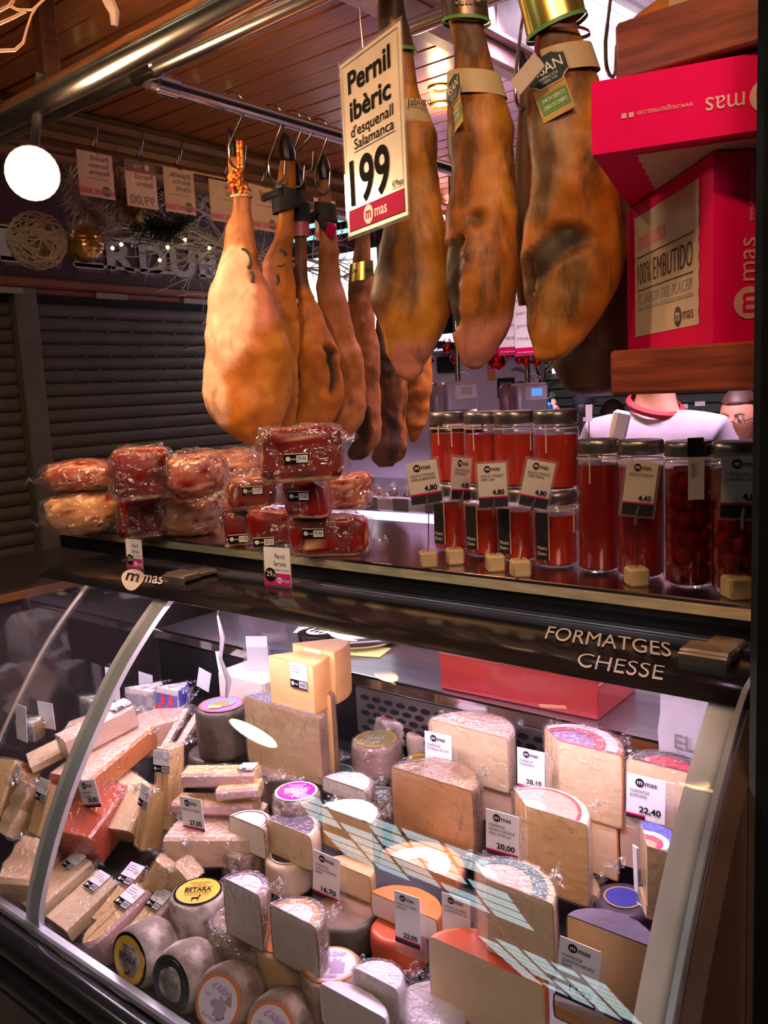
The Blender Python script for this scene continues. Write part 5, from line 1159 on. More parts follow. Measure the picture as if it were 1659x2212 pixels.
    for s in (-1, 1):
        MB().sphere(hp(s * .0185, -.0505, .006), .0072 * H, 10, 8).build('eye', WHITE, r); MB().sphere(hp(s * .0185, -.0565, .006), .0035 * H, 8, 6).build('iris', HAIRD, r)
        MB().tube([hp(s * .008, -.0575, .018), hp(s * .020, -.0570, .022), hp(s * .031, -.050, .018)], .0020 * H, 6).build('eyebrow', hair, r)
    MB().tube([hp(-.016, -.0545, -.040), hp(-.006, -.060, -.038), hp(0, -.061, -.0395), hp(.006, -.060, -.038), hp(.016, -.0545, -.040)], [.0010 * H, .003 * H, .003 * H, .003 * H, .0010 * H], 8).build('lips', mat('lips', (.45, .12, .10), .45), r)
    g = MB(); N, M = 18, 28; grid = []
    for i in range(N + 1):
        ph = -PI * .20 + (PI / 2 + PI * .20) * i / N; row = []
        for q in range(M):
            th = 2 * PI * q / M; d = V(math.cos(ph) * math.cos(th), math.cos(ph) * math.sin(th), math.sin(ph)); lim = .58 if d.y < -.20 else (.0 if d.y < .25 else -.62)
            z_ = max(d.z, lim); mm = min(1, math.sqrt(max(1 - z_ * z_, 0)) / max(math.sqrt(max(1 - d.z * d.z, 0)), 1e-4)) if d.z < lim else 1; d = V(d.x * mm, d.y * mm, d.z); k = 1.10 + .03 * mnoise.noise(d * 6)
            row.append(hp(d.x * .048 * k, d.y * .060 * k + (.004 if d.y < 0 else 0), z_ * .072 * k))
        grid.append(row)
    g.loft(grid); g.build('hair', hair, r, ang=180)
    if cap:
        g = MB(); gr = [[hp(q_ * math.cos(a * PI / 10), .004 + q_ * 1.2 * math.sin(a * PI / 10), z_) for a in range(20)] for z_, q_ in ((.022, .056), (.05, .057), (.078, .045), (.088, .02), (.089, .001))]
        g.loft(gr); g.loft([[hp(.04 * math.cos(a * PI / 8 + PI), -.05 + .05 * math.sin(a * PI / 8 + PI) * 1.0, zz) for a in range(9)] for zz in (.024, .028)]); g.build('cap', BLK, r)
    if glasses:
        g = MB()
        for s in (-1, 1): g.tube([hp(s * .020 + .0150 * math.cos(a * PI / 9), -.0640, .002 + .0105 * math.sin(a * PI / 9)) for a in range(18)], .0010 * H, 5, closed=True); g.tube([hp(s * .035, -.0635, .005), hp(s * .050, -.03, .006), hp(s * .052, .004, .004)], .0010 * H, 5)
        g.tube([hp(-.005, -.0645, .004), hp(.005, -.0645, .004)], .0010 * H, 5); g.build('glasses', WIRE, r)
        for s in (-1, 1): MB().add([hp(s * .020 + .0148 * math.cos(a * PI / 9), -.0640, .002 + .0103 * math.sin(a * PI / 9)) for a in range(18)], [tuple(range(18))]).build('lens', JARG, r)
    return r
c = at_d(1412, 888, 2.65); person('staff member in white coat and red scarf, seen from behind', (c.x, c.y, .12), YAW + PI - .45, (c.z - .12) / .835, COAT, HAIRD, lean=.10, headtilt=.15, scarf=True, collar=False)
c = at_d(1600, 893, 3.45); person('woman with glasses looking down behind the jars', (c.x, c.y, .12), YAW - .45, (c.z - .12) / .936 - .01, COAT, HAIRB, lean=.05, headtilt=.22, glasses=True, headturn=-.30)
c = at_d(1172, 882, 6.7); person('dark-haired man in white shirt at the far end of the stall', (c.x, c.y, 0), YAW + 1.35, c.z / .936, COAT, HAIRD)
c = at_d(1258, 880, 7.4); person('customer in black jacket and cap beyond the stall', (c.x, c.y, 0), YAW + 2.2, c.z / .936, BLK, HAIRD, cap=True)
c = at_d(1322, 905, 5.3); person('customer in dark green jacket beyond the stall', (c.x, c.y, 0), YAW + 2.6, c.z / .936, GRN, HAIRB)
# white goods behind the jars
c = at_d(1318, 950, 2.25)
r = thing('label_scale', 'white counter scale head behind the stacked jars', 'scale', (c.x, c.y, 1.2), (0, 0, YAW))
MB().box((0, 0, .02), (.22, .22, .04), bev=.01).build('base', WHITE, r); MB().box((.03, .05, c.z - 1.2), (.045, .03, .15), bev=.008, rot=Matrix.Rotation(.25, 3, 'Y')).build('column', WHITE, r); MB().tube([(.0, .05, .03), (.01, .05, c.z - 1.25)], .012, 8).build('post', STEEL, r)
tag(MB().box((0, 0, .60), (1.4, .28, 1.2)).build('rear_work_table', mat('steel_table', (.3, .27, .3), .35, .7), loc=(c.x + .66, 2.04, 0)), 'steel work table behind the case', 'table')
for k, (px, py) in enumerate(((1272, 892), (1475, 878), (1512, 872))):
    p = at_d(px, py, 4.2 if k else 2.6); r = thing('shelf_ticket', ('white price ticket on a stick above the tall jars', 'white ticket on the far rack behind the coat collar', 'white ticket on the far rack beside the woman')[k], 'ticket', p, (0, 0, YAW))
    MB().box((0, 0, 0), (.020 if k == 0 else .05, .002, .05 if k == 0 else .022)).build('card', CARDL, r, smooth=False); MB().tube([(0, .001, 0), (0, .001, (1.2 if k == 0 else .12) - p.z)], .0018, 6).build('stick', WIRE, r)

# ================================================================== LEFT SIDE DECORATION
TWIG = mat('white_twig', (.80, .70, .60), .7); TINS = mat('silver_tinsel', (.80, .68, .60), .45, .2)
def twigs(label, base, dirs, L, seed, depthv=V(.55, .8, 0)):
    rr = random.Random(seed); r = thing('white_branch', label, 'branch', base)
    g = MB()
    def grow(p, d, L_, th, lv):
        pts = [p]; q = p
        for i in range(5): d = (d + V(rr.uniform(-.22, .22), rr.uniform(-.22, .22), rr.uniform(-.2, .2))).normalized(); q = q + d * (L_ / 5); pts.append(q)
        g.tube(pts, [th * (1 - .15 * i) for i in range(6)], 5)
        if lv > 0:
            for i in (1, 2, 3, 4):
                for s in range(2 if lv > 1 else 1):
                    nd = (d + V(rr.uniform(-.9, .9), rr.uniform(-.9, .9), rr.uniform(-.8, .8))).normalized(); grow(pts[i], nd, L_ * rr.uniform(.35, .6), th * .55, lv - 1)
    for d in dirs: grow(V(0, 0, 0), Vector(d).normalized(), L * rr.uniform(.8, 1.1), .0095 if L > .3 else .004, 2)
    g.build('twigs', TWIG, r); return r
bb = at_x(610, 560, -3.3)
twigs('white twiggy branches spreading behind the hanging hams', bb, [(-.3, -1, .15), (-.2, -1, -.1), (0, -1, .3), (.1, -1, -.02), (.2, -.9, -.25), (0, 1, .2), (0, .8, -.3)], .75, 3)
twigs('white twigs hanging beside the back signs', at_x(470, 470, -3.2), [(-.1, -1, .3), (0, -.9, .0), (.1, -.6, .7), (0, .8, .4)], .42, 5)
b2 = at_d(-30, 30, 1.75); r = thing('white_branch', 'pale bare twigs under the canopy corner', 'branch', b2); TW2 = mat('pale_twig', (.42, .24, .17), .7)
for path in (((-30, 30), (0, 22), (20, 12), (38, 21), (70, 21), (98, -4)), ((-30, 60), (0, 50), (28, 38), (56, 24)), ((-30, 112), (0, 109), (32, 108), (50, 92), (58, 62), (68, 32), (84, 8)), ((20, 12), (28, 2), (30, -12))):
    MB().tube([at_d(x_, y_, 1.75) - b2 for x_, y_ in path], [.0042 - .0004 * q for q in range(len(path))], 7).build('twig', TW2, r)
# tinsel wreath
def tinsel(label, path, n, L, m, name='tinsel_garland'):
    r = thing(name, label, 'garland', path[0]); o = path[0]
    MB().tube([p - o for p in path], .006, 6).build('core', m, r); g = MB()
    for i in range(n):
        t = rnd.random() * (len(path) - 1); k = min(int(t), len(path) - 2); c = path[k].lerp(path[k + 1], t - k) - o
        d = V(rnd.uniform(-1, 1), rnd.uniform(-1, 1), rnd.uniform(-1, 1)).normalized() * L * rnd.uniform(.6, 1.1); s = d.cross(V(.3, .5, .8)).normalized() * .0038; g.add([c - s, c + s, c + d], [(0, 1, 2)])
    g.build('strands', m, r, smooth=False, kind='stuff'); return r
tinsel('silver tinsel garland hanging below the bright bulb', [at_x(x_, y_, -2.9) for x_, y_ in ((150, 380), (170, 440), (215, 475), (232, 500), (200, 520), (150, 500))], 1500, .085, TINS)
tinsel('pale gold tinsel garland hanging under the 99,00 sign', [at_x(x_, y_, -2.9) for x_, y_ in ((245, 340), (262, 430), (285, 460), (300, 455))], 700, .075, mat('gold_tinsel', (.62, .48, .28), .3, .7))
tinsel('dark fir garland behind the back signs', [at_x(x_, y_, -3.1) for x_, y_ in ((240, 400), (300, 480), (360, 500), (400, 480))], 900, .10, FIR, 'fir_garland')
c = at_x(182, 527, -2.9); r = thing('gold_bauble', 'ribbed gold bauble hanging in the silver tinsel', 'bauble', c)
pr = [(1e-4, -.068)] + [((.068 * math.sin(PI * i / 40)) * (1 + .03 * (i % 4 < 2)), -.068 * math.cos(PI * i / 40)) for i in range(1, 40)] + [(1e-4, .068)]
MB().lathe(pr, 24, caps=False).build('ball', GBAU, r); MB().lathe([(.012, .066), (.012, .08), (.001, .081)], 10).build('cap', GOLD, r); MB().tube([(0, 0, .08), (0, 0, 2.6 - c.z)], .0015, 5).build('thread', WIRE, r)
c = at_x(80, 520, -2.9); r = thing('straw_wreath', 'straw coloured wreath ball below the bulb', 'wreath', c); g = MB()
for i in range(60):
    a = rnd.uniform(0, 6.3); b_ = rnd.uniform(-1, 1); R_ = Matrix.Rotation(a, 3, 'Z') @ Matrix.Rotation(b_ * 1.5, 3, 'X'); g.tube([R_ @ V(.10 * math.cos(q * PI / 6), .10 * math.sin(q * PI / 6), rnd.uniform(-.006, .006)) for q in range(9)], .003, 4)
g.build('straw', mat('straw', (.50, .38, .24), .6), r, kind='stuff'); MB().tube([(0, 0, .1), (0, 0, 2.6 - c.z)], .0015, 5).build('thread', WIRE, r)
# string of lights
sl = thing('string_light', 'string of tiny yellow lights in the white branches', 'lights', at_x(205, 508, -3.2)); o = sl.location.copy(); P = [at_x(x_, y_, -3.2) for x_, y_ in ((205, 508), (243, 536), (262, 528), (345, 562), (362, 534), (400, 518), (452, 536), (520, 540))]
MB().tube([p - o for p in P], .0015, 5).build('cable', BLACKM, sl); b0 = None
for p in P:
    if b0 is None: b0 = MB().sphere((0, 0, 0), .008, 8, 6).build('bulb', glow('fairy_glow', (1.0, .85, .2), 8), sl, p - o)
    else: link_copy(b0, sl, p - o)
c = at_x(305, 532, -3.1); r = thing('glass_bauble', 'clear glass bauble before the fascia lettering', 'bauble', c); MB().sphere((0, 0, 0), .04, 16, 10, sc=(1, 1, .8)).build('ball', JARG, r); MB().tube([(0, 0, .03), (0, 0, .3)], .0012, 5).build('thread', WIRE, r)
# little plush ornament at the top
c = at_d(245, 25, 1.9); r = thing('hanging_ornament', 'pale cloth ornament hanging from the canopy planks', 'ornament', c)
MB().tube([(-.03, 0, .05), (-.01, 0, .02), (.005, 0, -.005), (.0, 0, -.03)], [.012, .014, .012, .008], 8).build('body', mat('ornament_cloth', (.5, .38, .34), .8), r); MB().tube([(-.03, 0, .05), (-.03, 0, 2.774 - c.z)], .001, 5).build('thread', WIRE, r)
# ceiling spotlights
for k, (px, py) in enumerate(((950, 188), (952, 225))):
    p = at_z(px, py, 2.7735); r = thing('ceiling_spotlight', ('recessed gold spotlight in the plank ceiling, nearer the beam', 'recessed gold spotlight in the plank ceiling, farther from the beam')[k], 'lamp', p, group='recessed ceiling spotlights')
    MB().lathe([(.028, 0), (.042, -.002), (.044, -.006), (.040, -.008), (.028, -.004)], 20, caps=False).build('rim', GOLD, r); MB().lathe([(.001, -.001), (.028, -.001)], 20, caps=False).build('lens', glow('spot_lens_glow', (1, .75, .3), 14), r)
    lamp('spotlight_light', 'POINT', (p.x, p.y, p.z - .06), (p.x, p.y, 0), 2.2, (1, .68, .3), .03)
# bay tubes
for k, (pa, pb) in enumerate((((1215, -15), (1370, 65)),)):
    a_, b_ = at_z(*pa, 3.02), at_z(*pb, 3.02); b_ = a_ + (b_ - a_).normalized() * 1.2; r = thing('fluorescent_lamp', 'lilac fluorescent tube in the raised ceiling bay', 'lamp', a_)
    MB().tube([V(0, 0, 0), b_ - a_], .019, 12).build('tube', glow('bay_tube_glow', (1.0, .80, 1.0), 14), r); MB().tube([V(0, 0, .07), b_ - a_ + V(0, 0, .07)], .03, 8).build('batten', WHITE, r)
    for t in (.02, .98): MB().box((b_ - a_) * t + V(0, 0, .03), (.03, .03, .06)).build('end_cap', WHITE, r)
    for t in (.1, .9): MB().box((b_ - a_) * t + V(0, 0, .12), (.02, .02, .08)).build('bracket', WHITE, r)
# strip of the raised shelf on the back: white hanging sign with black lines at the top
c = at_d(890, 25, 3.2); r = thing('hanging_notice', 'white notice with black bars high behind the golden ham', 'notice', c, (0, 0, YAW))
MB().box((0, 0, 0), (.13, .004, .22)).build('sheet', CARDL, r, smooth=False); t = MB()
for q in range(5): t.rect(XZ, -.05, -.09 + q * .035, .055, -.075 + q * .035, 0, .003)
t.build('print', INK, r, smooth=False); MB().tube([(0, 0, .1), (0, 0, 3.16 - c.z)], .002, 5).build('hanging_wire', WIRE, r)
# ================================================================== CHEESES
IVO = mat('paste_ivory', (.84, .64, .40), .5, 0, (.77, .56, .33), 16, bump=.25, bscale=70, sub=.05)
YELP = mat('paste_yellow', (.76, .50, .21), .48, 0, (.68, .42, .16), 14, bump=.25, bscale=60, sub=.05)
ORP = mat('paste_amber', (.58, .31, .11), .48, 0, (.46, .22, .07), 9, bump=.3, bscale=50, sub=.05)
WHP = mat('paste_white', (.80, .74, .66), .55, 0, (.74, .67, .58), 18, bump=.35, bscale=80, sub=.05)
GRP = mat('paste_grey_white', (.66, .57, .48), .55, 0, (.60, .51, .42), 18, bump=.35, bscale=80, sub=.05)
PNP = mat('paste_pinkish', (.74, .52, .40), .5, 0, (.66, .44, .32), 14, bump=.2, bscale=60, sub=.05)
BLUEP = mat('paste_blue_veined', (.78, .74, .68), .55, 0, (.24, .30, .30), 30, bump=.3, bscale=60, lo=.38, hi=.50)
RGREY = mat('rind_grey_brown', (.40, .30, .22), .7, 0, (.17, .115, .08), 26, bump=.6, bscale=70, lo=.40, hi=.60)
RBRN = mat('rind_brown', (.22, .115, .06), .55, 0, (.11, .055, .03), 18, bump=.4, bscale=60)
RDRK = mat('rind_dark', (.085, .065, .045), .5, 0, (.04, .03, .022), 20, bump=.5, bscale=60)
RMOUL = mat('rind_mould_white', (.62, .53, .47), .75, 0, (.25, .19, .15), 26, bump=.6, bscale=55, lo=.40, hi=.58)
RORA = mat('rind_orange', (.62, .22, .06), .42, 0, (.50, .15, .04), 8, bump=.1)
RRED = mat('rind_red', (.50, .085, .025), .35, 0, (.40, .06, .02), 8)
RTAN = mat('rind_tan', (.60, .40, .22), .55, 0, (.50, .31, .15), 14, bump=.2)
RPAL = mat('rind_pale', (.74, .58, .46), .5, 0, (.66, .48, .36), 14, bump=.2)
RPLM = mat('rind_plum_wax', (.16, .13, .19), .30, .2, (.09, .07, .11), 12, bump=.3, bscale=90)
SPKL = mat('rind_speckled', (.44, .30, .22), .6, 0, (.14, .09, .07), 60, bump=.6, bscale=110)
WAXP = mat('white_wax_paper', (.82, .76, .82), .35, 0, (.70, .62, .72), 10, bump=.6, bscale=35)
LABY = mat('label_yellow', (.85, .50, .02), .4); LABK = mat('label_black', (.03, .028, .025), .4); LABM = mat('label_magenta', (.66, .01, .30), .4); LABO = mat('label_orange', (.85, .24, .05), .45); LABW = mat('label_white', (.80, .72, .78), .45); LABG = mat('label_olive', (.42, .32, .10), .45); LABR = mat('label_salmon', (.82, .36, .28), .45); LABB = mat('label_blue', (.08, .09, .55), .4); LABP = mat('label_purple', (.36, .16, .40), .35); LABT = mat('label_teal', (.04, .12, .11), .4); LABC = mat('label_crimson', (.70, .03, .06), .4)
DK = lambda y: 0.60 + 0.36 * (y - 0.80)
def deckpt(px, py, e=0.0):
    r_ = ray(px, py); t_ = (.60 + e - .36 * .80 - CAM.z) / (r_.z - .36 * r_.y); return CAM + r_ * t_
def sticker(parent, pos, w_=.050, h_=.055, rot=None):
    """white scale label with a black foot, logo and barcode; local frame u right, v up, n out"""
    U, Vv, N_ = rot; o = Vector(pos); fr = lambda a, b, c_: o + U * (a * w_) + Vv * (b * h_) + N_ * c_
    s = MB().prism([(-.5, -.5), (.5, -.5), (.5, .5), (-.5, .5)], .0004, .0010, 0, fr).build('scale_label', CARDL, parent, smooth=False)
    t = MB().rect(fr, -.5, -.5, .5, -.18, 0, .0014); t.disc(fr, -.36, -.34, .085, 1, .0018, n=12); t.text(fr, 'mas', -.25, -.38, .10, 1, .0018, width=.2); t.rect(fr, .02, -.46, .46, -.22, 1, .0018)
    for q in range(9): t.rect(fr, .05 + q * .042, -.42, .065 + q * .042 + (q % 3) * .006, -.25, 0, .0022)
    for q in range(3): t.rect(fr, -.42, .12 + q * .11, .1 + .1 * (q % 2), .145 + q * .11, 2, .0014)
    t.rect(fr, .16, .02, .44, .22, 3, .0014); t.text(fr, '13,2', .18, .06, .10, 2, .0018, width=.22)
    t.build('label_print', [INK, WHITE, GREYINK, PAPER], s, smooth=False)
FV = (V(1, 0, 0), V(0, 0, 1), V(0, -1, 0)); TV = (V(1, 0, 0), V(0, 1, 0), V(0, 0, 1))
def rim_profile(r, h, c): return [(r - c, 0), (r - c * .35, c * .10), (r - c * .06, c * .5), (r, c * 1.1), (r + .001, h * .5), (r, h - c * 1.1), (r - c * .06, h - c * .5), (r - c * .35, h - c * .10), (r - c, h)]
def sector_mesh(r, h, a0, a1, c=.010, n=22, rt=.003, dk=1.0, ax=0.0, jitter=.0008, kl=1.0):
    """cut cheese: slots 0 paste 1 rind side 2 top 3 rind edge on the cut"""
    g = MB(); pr = rim_profile(r, h, c); k = len(pr); cols = []
    for i in range(n + 1):
        a = lerp(a0, a1, i / n); b = len(g.v)
        ks = lerp(1, kl, i / n)
        for q, z in pr: g.v.append((ax + q * ks * math.cos(a), q * ks * math.sin(a) * dk + rnd.uniform(-jitter, jitter) * (0 < i < n), z))
        cols.append([b + j for j in range(k)])
    c0 = len(g.v); g.v += [(ax, 0, 0), (ax, 0, h)]
    for i in range(n):
        for j in range(k - 1): g.f.append((cols[i][j], cols[i + 1][j], cols[i + 1][j + 1], cols[i][j + 1])); g.m.append(1)
        g.f.append((c0, cols[i + 1][0], cols[i][0])); g.m.append(1); g.f.append((c0 + 1, cols[i][-1], cols[i + 1][-1])); g.m.append(2)
    for cc, a, fl, ks in ((cols[0], a0, 1, 1), (cols[-1], a1, -1, kl)):
        t = rt; inn = [(ax + (pr[j][0] * ks - t) * math.cos(a), (pr[j][0] * ks - t) * math.sin(a) * dk, min(max(pr[j][1], t * .7), h - t * .7)) for j in range(k)]
        b = len(g.v); g.v += inn; ib_, it_ = len(g.v), len(g.v) + 1; g.v += [(ax, 0, t * .7), (ax, 0, h - t * .7)]
        def F(f_, m_): g.f.append(f_ if fl > 0 else f_[::-1]); g.m.append(m_)
        F(tuple([ib_] + [b + j for j in range(k)] + [it_]), 0)
        for j in range(k - 1): F((b + j, cc[j], cc[j + 1], b + j + 1), 3)
        F((c0, cc[0], b, ib_), 3); F((it_, b + k - 1, cc[-1], c0 + 1), 3)
    return g
def wrap_of(g, parent, s=.004, name='cling_film', m=None, amp=.004):
    """film pulled over a shape: the same surface pushed out and creased"""
    f = MB(); ctr = sum((Vector(p) for p in g.v), V(0, 0, 0)) / len(g.v)
    for p in g.v:
        p = Vector(p); d = (p - ctr); L_ = max(d.length, 1e-5); d = d / L_
        f.v.append(tuple(p + d * (s + max(0, mnoise.noise(p * 45 + V(len(g.v), 0, 0))) * amp)))
    f.f = list(g.f); f.m = [0] * len(g.f)
    zs = [p[2] for p in g.v]; zt = max(zs); rim = [p for p in g.v if p[2] > zt - .012]
    for q in range(2):
        p = Vector(rim[(len(rim) * (3 + 5 * q)) // 11]); d = p - ctr; d.z = 0
        if d.length > .01: crumple(parent, p - d.normalized() * .004, d.normalized() + V(0, 0, .25 - .5 * q), .030, .040, len(g.v) + q)
    return f.build(name, m or CLING, parent, ang=22)
def crumple(parent, p, d, L_, W_, seed=1, m=None):
    rr = random.Random(seed); d = Vector(d).normalized(); s = d.cross(V(0, 0, 1)); s = s.normalized() if s.length > .1 else V(1, 0, 0); grid = []
    for i in range(6):
        t = i / 5; grid.append([Vector(p) + d * (L_ * t) + s * (W_ * (j / 6 - .5) * (.25 + .9 * t)) + V(rr.uniform(-.5, .5), rr.uniform(-.5, .5), rr.uniform(-1, 1)) * (.012 * t) for j in range(7)])
    return MB().sheet(grid).build('film_tail', m or CLING, parent, ang=12)
def half(label, xl, yl, xr, yr, yb, Y, paste, rind, top=None, kind='half', a1=PI, dk=1.0, zb=None, edge=None, wrap=False, toplab=None, c=.010, stick=None, name='cheese_half', group=None, tail=None, kl=1.0):
    A, B = at_y(xl, yl, Y), at_y(xr, yr, Y); L_ = B.x - A.x; zt = (A.z + B.z) / 2; z0 = at_y(xr, yb, Y).z if zb is None else zb; h = zt - z0
    root = thing(name, label, 'cheese', ((A.x + B.x) / 2, Y, z0), group=group)
    if kind == 'half': g = sector_mesh(L_ / 2, h, 0, PI, c, dk=dk)
    else: g = sector_mesh(L_, h, 0, a1, c, dk=dk, ax=-L_ / 2, kl=kl)
    g.build('paste', [paste, rind, top or rind, edge or rind], root, ang=34)
    if toplab:
        r_ = L_ / 2 if kind == 'half' else L_; ax = 0 if kind == 'half' else -L_ / 2; e = PI if kind == 'half' else a1
        for i, (m_, r0, r1, w_) in enumerate(toplab):
            K2 = lambda q: lerp(1, kl, q / 20); pts = [(ax + r_ * K2(q) * r1 * math.cos(e * q / 20), r_ * K2(q) * r1 * dk * math.sin(e * q / 20)) for q in range(21)] + [(ax + r_ * K2(q) * r0 * math.cos(e * q / 20), r_ * K2(q) * r0 * dk * math.sin(e * q / 20)) for q in range(20, -1, -1)]
            t = MB(); n_ = 21
            for q in range(20):
                P = [pts[q], pts[q + 1], pts[41 - q - 1], pts[41 - q]]; t.poly(lambda u, v, w2: (u, v + .0015, h + w2), P, 0, .0008 + .0004 * i)
            t.build('top_label', m_, root, smooth=False)
    if wrap: wrap_of(g, root)
    if tail: crumple(root, tail[0], tail[1], tail[2], tail[3], len(label))
    if stick: sticker(root, (stick[0], -.001, stick[1]), rot=FV)
    return dict(root=root, X0=A.x, X1=B.x, Y=Y, zt=zt, zb=z0, L=L_, h=h)
def goat(fr, x, y, s, m, t, w_=.0012):
    body = [(-.5, .1), (-.42, .32), (.25, .34), (.34, .62), (.30, .85), (.42, .70), (.62, .62), (.60, .50), (.46, .46), (.40, .05), (.40, -.45), (.31, -.45), (.28, 0), (-.28, -.02), (-.30, -.45), (-.40, -.45), (-.42, 0)]
    return t.poly(fr, [(x + a * s, y + b * s) for a, b in body], m, w_)
def label_print(t, fr, R, style):
    """slots: 0 ink 1 second colour"""
    if style == 'betara':
        t.text(fr, 'FORMATGE ARTESÀ', 0, R * .52, R * .13, 0, .0012, 'C', width=R * .9); t.text(fr, 'DE CERVERA', 0, R * .34, R * .12, 0, .0012, 'C', width=R * .65)
        t.rect(fr, -R * .62, R * .24, R * .62, R * .265, 0, .0012); t.text(fr, 'BETARA', 0, -R * .04, R * .26, 0, .0012, 'C', .03, width=R * 1.15); t.rect(fr, -R * .62, -R * .12, R * .62, -R * .095, 0, .0012)
        t.text(fr, 'FORMATGE DE CABRA', 0, -R * .26, R * .12, 0, .0012, 'C', width=R * 1.05); t.rect(fr, -R * .55, -R * .34, R * .55, -R * .32, 0, .0012); goat(fr, 0, -R * .62, R * .36, 0, t)
    elif style == 'albio':
        t.text(fr, "d'Albio", 0, R * .42, R * .34, 0, .0012, 'C', 0, .35, width=R * 1.1); t.text(fr, 'burrosa', -R * .15, -R * .78, R * .20, 0, .0012, 'C', 0, .35, width=R * .8)
        t.poly(fr, [(R * a, R * b) for a, b in ((-.05, -.55), (.0, -.25), (-.28, -.22), (-.34, -.05), (-.15, .10), (.08, .14), (.05, .30), (.20, .34), (.22, .18), (.42, .32), (.36, .12), (.55, .0), (.50, -.55))], 1, .0010)
        t.text(fr, 'Sel i', -R * .55, R * .05, R * .16, 0, .0012, 'C', 0, .35)
    elif style == 'generic':
        t.text(fr, 'FORMATGE', 0, R * .18, R * .20, 0, .0012, 'C', width=R * 1.1); t.text(fr, 'ARTESÀ', 0, -R * .1, R * .24, 0, .0012, 'C', .02, width=R * .9); goat(fr, 0, -R * .5, R * .32, 0, t)
def wheel(label, px, py, wpx, hpx, side, top=None, zb=None, lab=None, labr=.78, labx=1.0, wrap=False, style=None, ink=INK, ink2=GREYINK, ring=None, band=None, rot=0.0, c=.012, tail=None, name='round_cheese', group=None, dy=0.0, stick=None):
    """wheel lying flat; px,py = centre of its top face"""
    lo_, hi_ = .6, 3.2
    def solve(t): P = CAM + ray(px, py) * t; r_ = wpx / 2 * t / FOC; h = hpx * t / FOC * 1.18; return P, r_, h, P.z - h - (zb if zb is not None else DK(P.y + r_))
    for _ in range(60):
        m_ = (lo_ + hi_) / 2
        if solve(m_)[3] > 0: lo_ = m_
        else: hi_ = m_
    P, r_, h, _e = solve(m_); z0 = P.z - h; root = thing(name, label, 'cheese', (P.x, P.y + dy, z0), (0, 0, rot + YAW), group)
    pr = [(.001, 0)] + rim_profile(r_, h, min(c, h * .35)) + [(.001, h)]; g = MB().lathe(pr, 32, m=[1] * 9 + [2], caps=False)
    for i, p in enumerate(g.v): g.v[i] = tuple(Vector(p) * (1 + mnoise.noise(Vector(p) * 30 + V(px, 0, 0)) * .02))
    g.build('rind', [side, side, top or side], root, ang=60)
    if lab:
        t = MB(); R = r_ * labr; fr = lambda u, v, w_: (u * labx, v, h + w_ + .0016)
        if ring: t.disc(fr, 0, 0, R, 1, .0002, 32); t.disc(fr, 0, 0, R * .9, 0, .0006, 32)
        else: t.disc(fr, 0, 0, R, 0, .0004, 32)
        lo2 = t.build('label', [lab, ring or lab], root, smooth=False)
        if style: t = MB(); label_print(t, fr, R * .95, style); t.build('label_print', [ink, ink2], lo2, smooth=False)
    if wrap: wrap_of(g, root, .003)
    if tail: crumple(root, (tail[0] * r_, tail[1] * r_, h * .6), (tail[0], tail[1], tail[2]), .05, .06, int(px))
    if stick: sticker(root, (0, 0, h + .002), .05, .05, TV)
    return dict(root=root, c=P, r=r_, zt=P.z, zb=z0, h=h, Y=P.y)
def lean_wheel(label, px, py, rpx, thick, axis, e, side, lab, ring, style, ink=INK, ink2=GREYINK, labr=.74, band=None, lx=1.0, rollz=0.0, stick_out=0.0):
    """small wheel leaning so that its label looks at the customer; axis = outward label direction"""
    ax = Vector(axis).normalized()
    for it in range(30):
        if it == 0: P = deckpt(px, py, .05)
        r_ = rpx * depth(P) / FOC; low = r_ * math.sqrt(1 - ax.z ** 2) + thick / 2 * abs(ax.z); P = deckpt(px, py, low + e)
    X = V(0, 0, 1).cross(ax).normalized(); Yv = ax.cross(X); M = Matrix((X, Yv, ax)).transposed(); root = thing('round_cheese', label, 'cheese', P)
    h = thick; pr = [(.001, -h / 2)] + [(q, z - h / 2) for q, z in rim_profile(r_, h, h * .36)] + [(.001, h / 2)]; g = MB().lathe(pr, 32, caps=False, rot=M)
    for i, p in enumerate(g.v): g.v[i] = tuple(Vector(p) * (1 + mnoise.noise(Vector(p) * 28 + V(px, 0, 0)) * .03))
    g.build('rind', side, root, ang=180); R = r_ * labr; q2 = Matrix.Rotation(rollz, 3, 'Z')
    fr = lambda u, v, w_: M @ (q2 @ V(u * lx, v, 0) + V(0, 0, h / 2 + w_ + .002 - (u * u + v * v) / r_ * .10))
    t = MB(); t.disc(fr, 0, 0, R, 1, .0002, 32); t.disc(fr, 0, 0, R * .88, 0, .0008, 32)
    if band: 
        t.add([fr(sx * R * .9, sy * R * .16, .0) for sx, sy in ((1, -1), (1, 1))] + [M @ (q2 @ V(r_ * 1.02, s_ * R * .16, 0) + V(0, 0, h * .12)) for s_ in (1, -1)], [(0, 1, 2, 3)], 1)
        t.add([fr(-sx * R * .9, -sy * R * .16, .0) for sx, sy in ((1, -1), (1, 1))] + [M @ (q2 @ V(-r_ * 1.02, -s_ * R * .16, 0) + V(0, 0, h * .12)) for s_ in (1, -1)], [(0, 1, 2, 3)], 1)
    lo2 = t.build('label', [lab, ring], root, smooth=False); t = MB(); label_print(t, fr, R * .86, style); t.build('label_print', [ink, ink2], lo2, smooth=False)
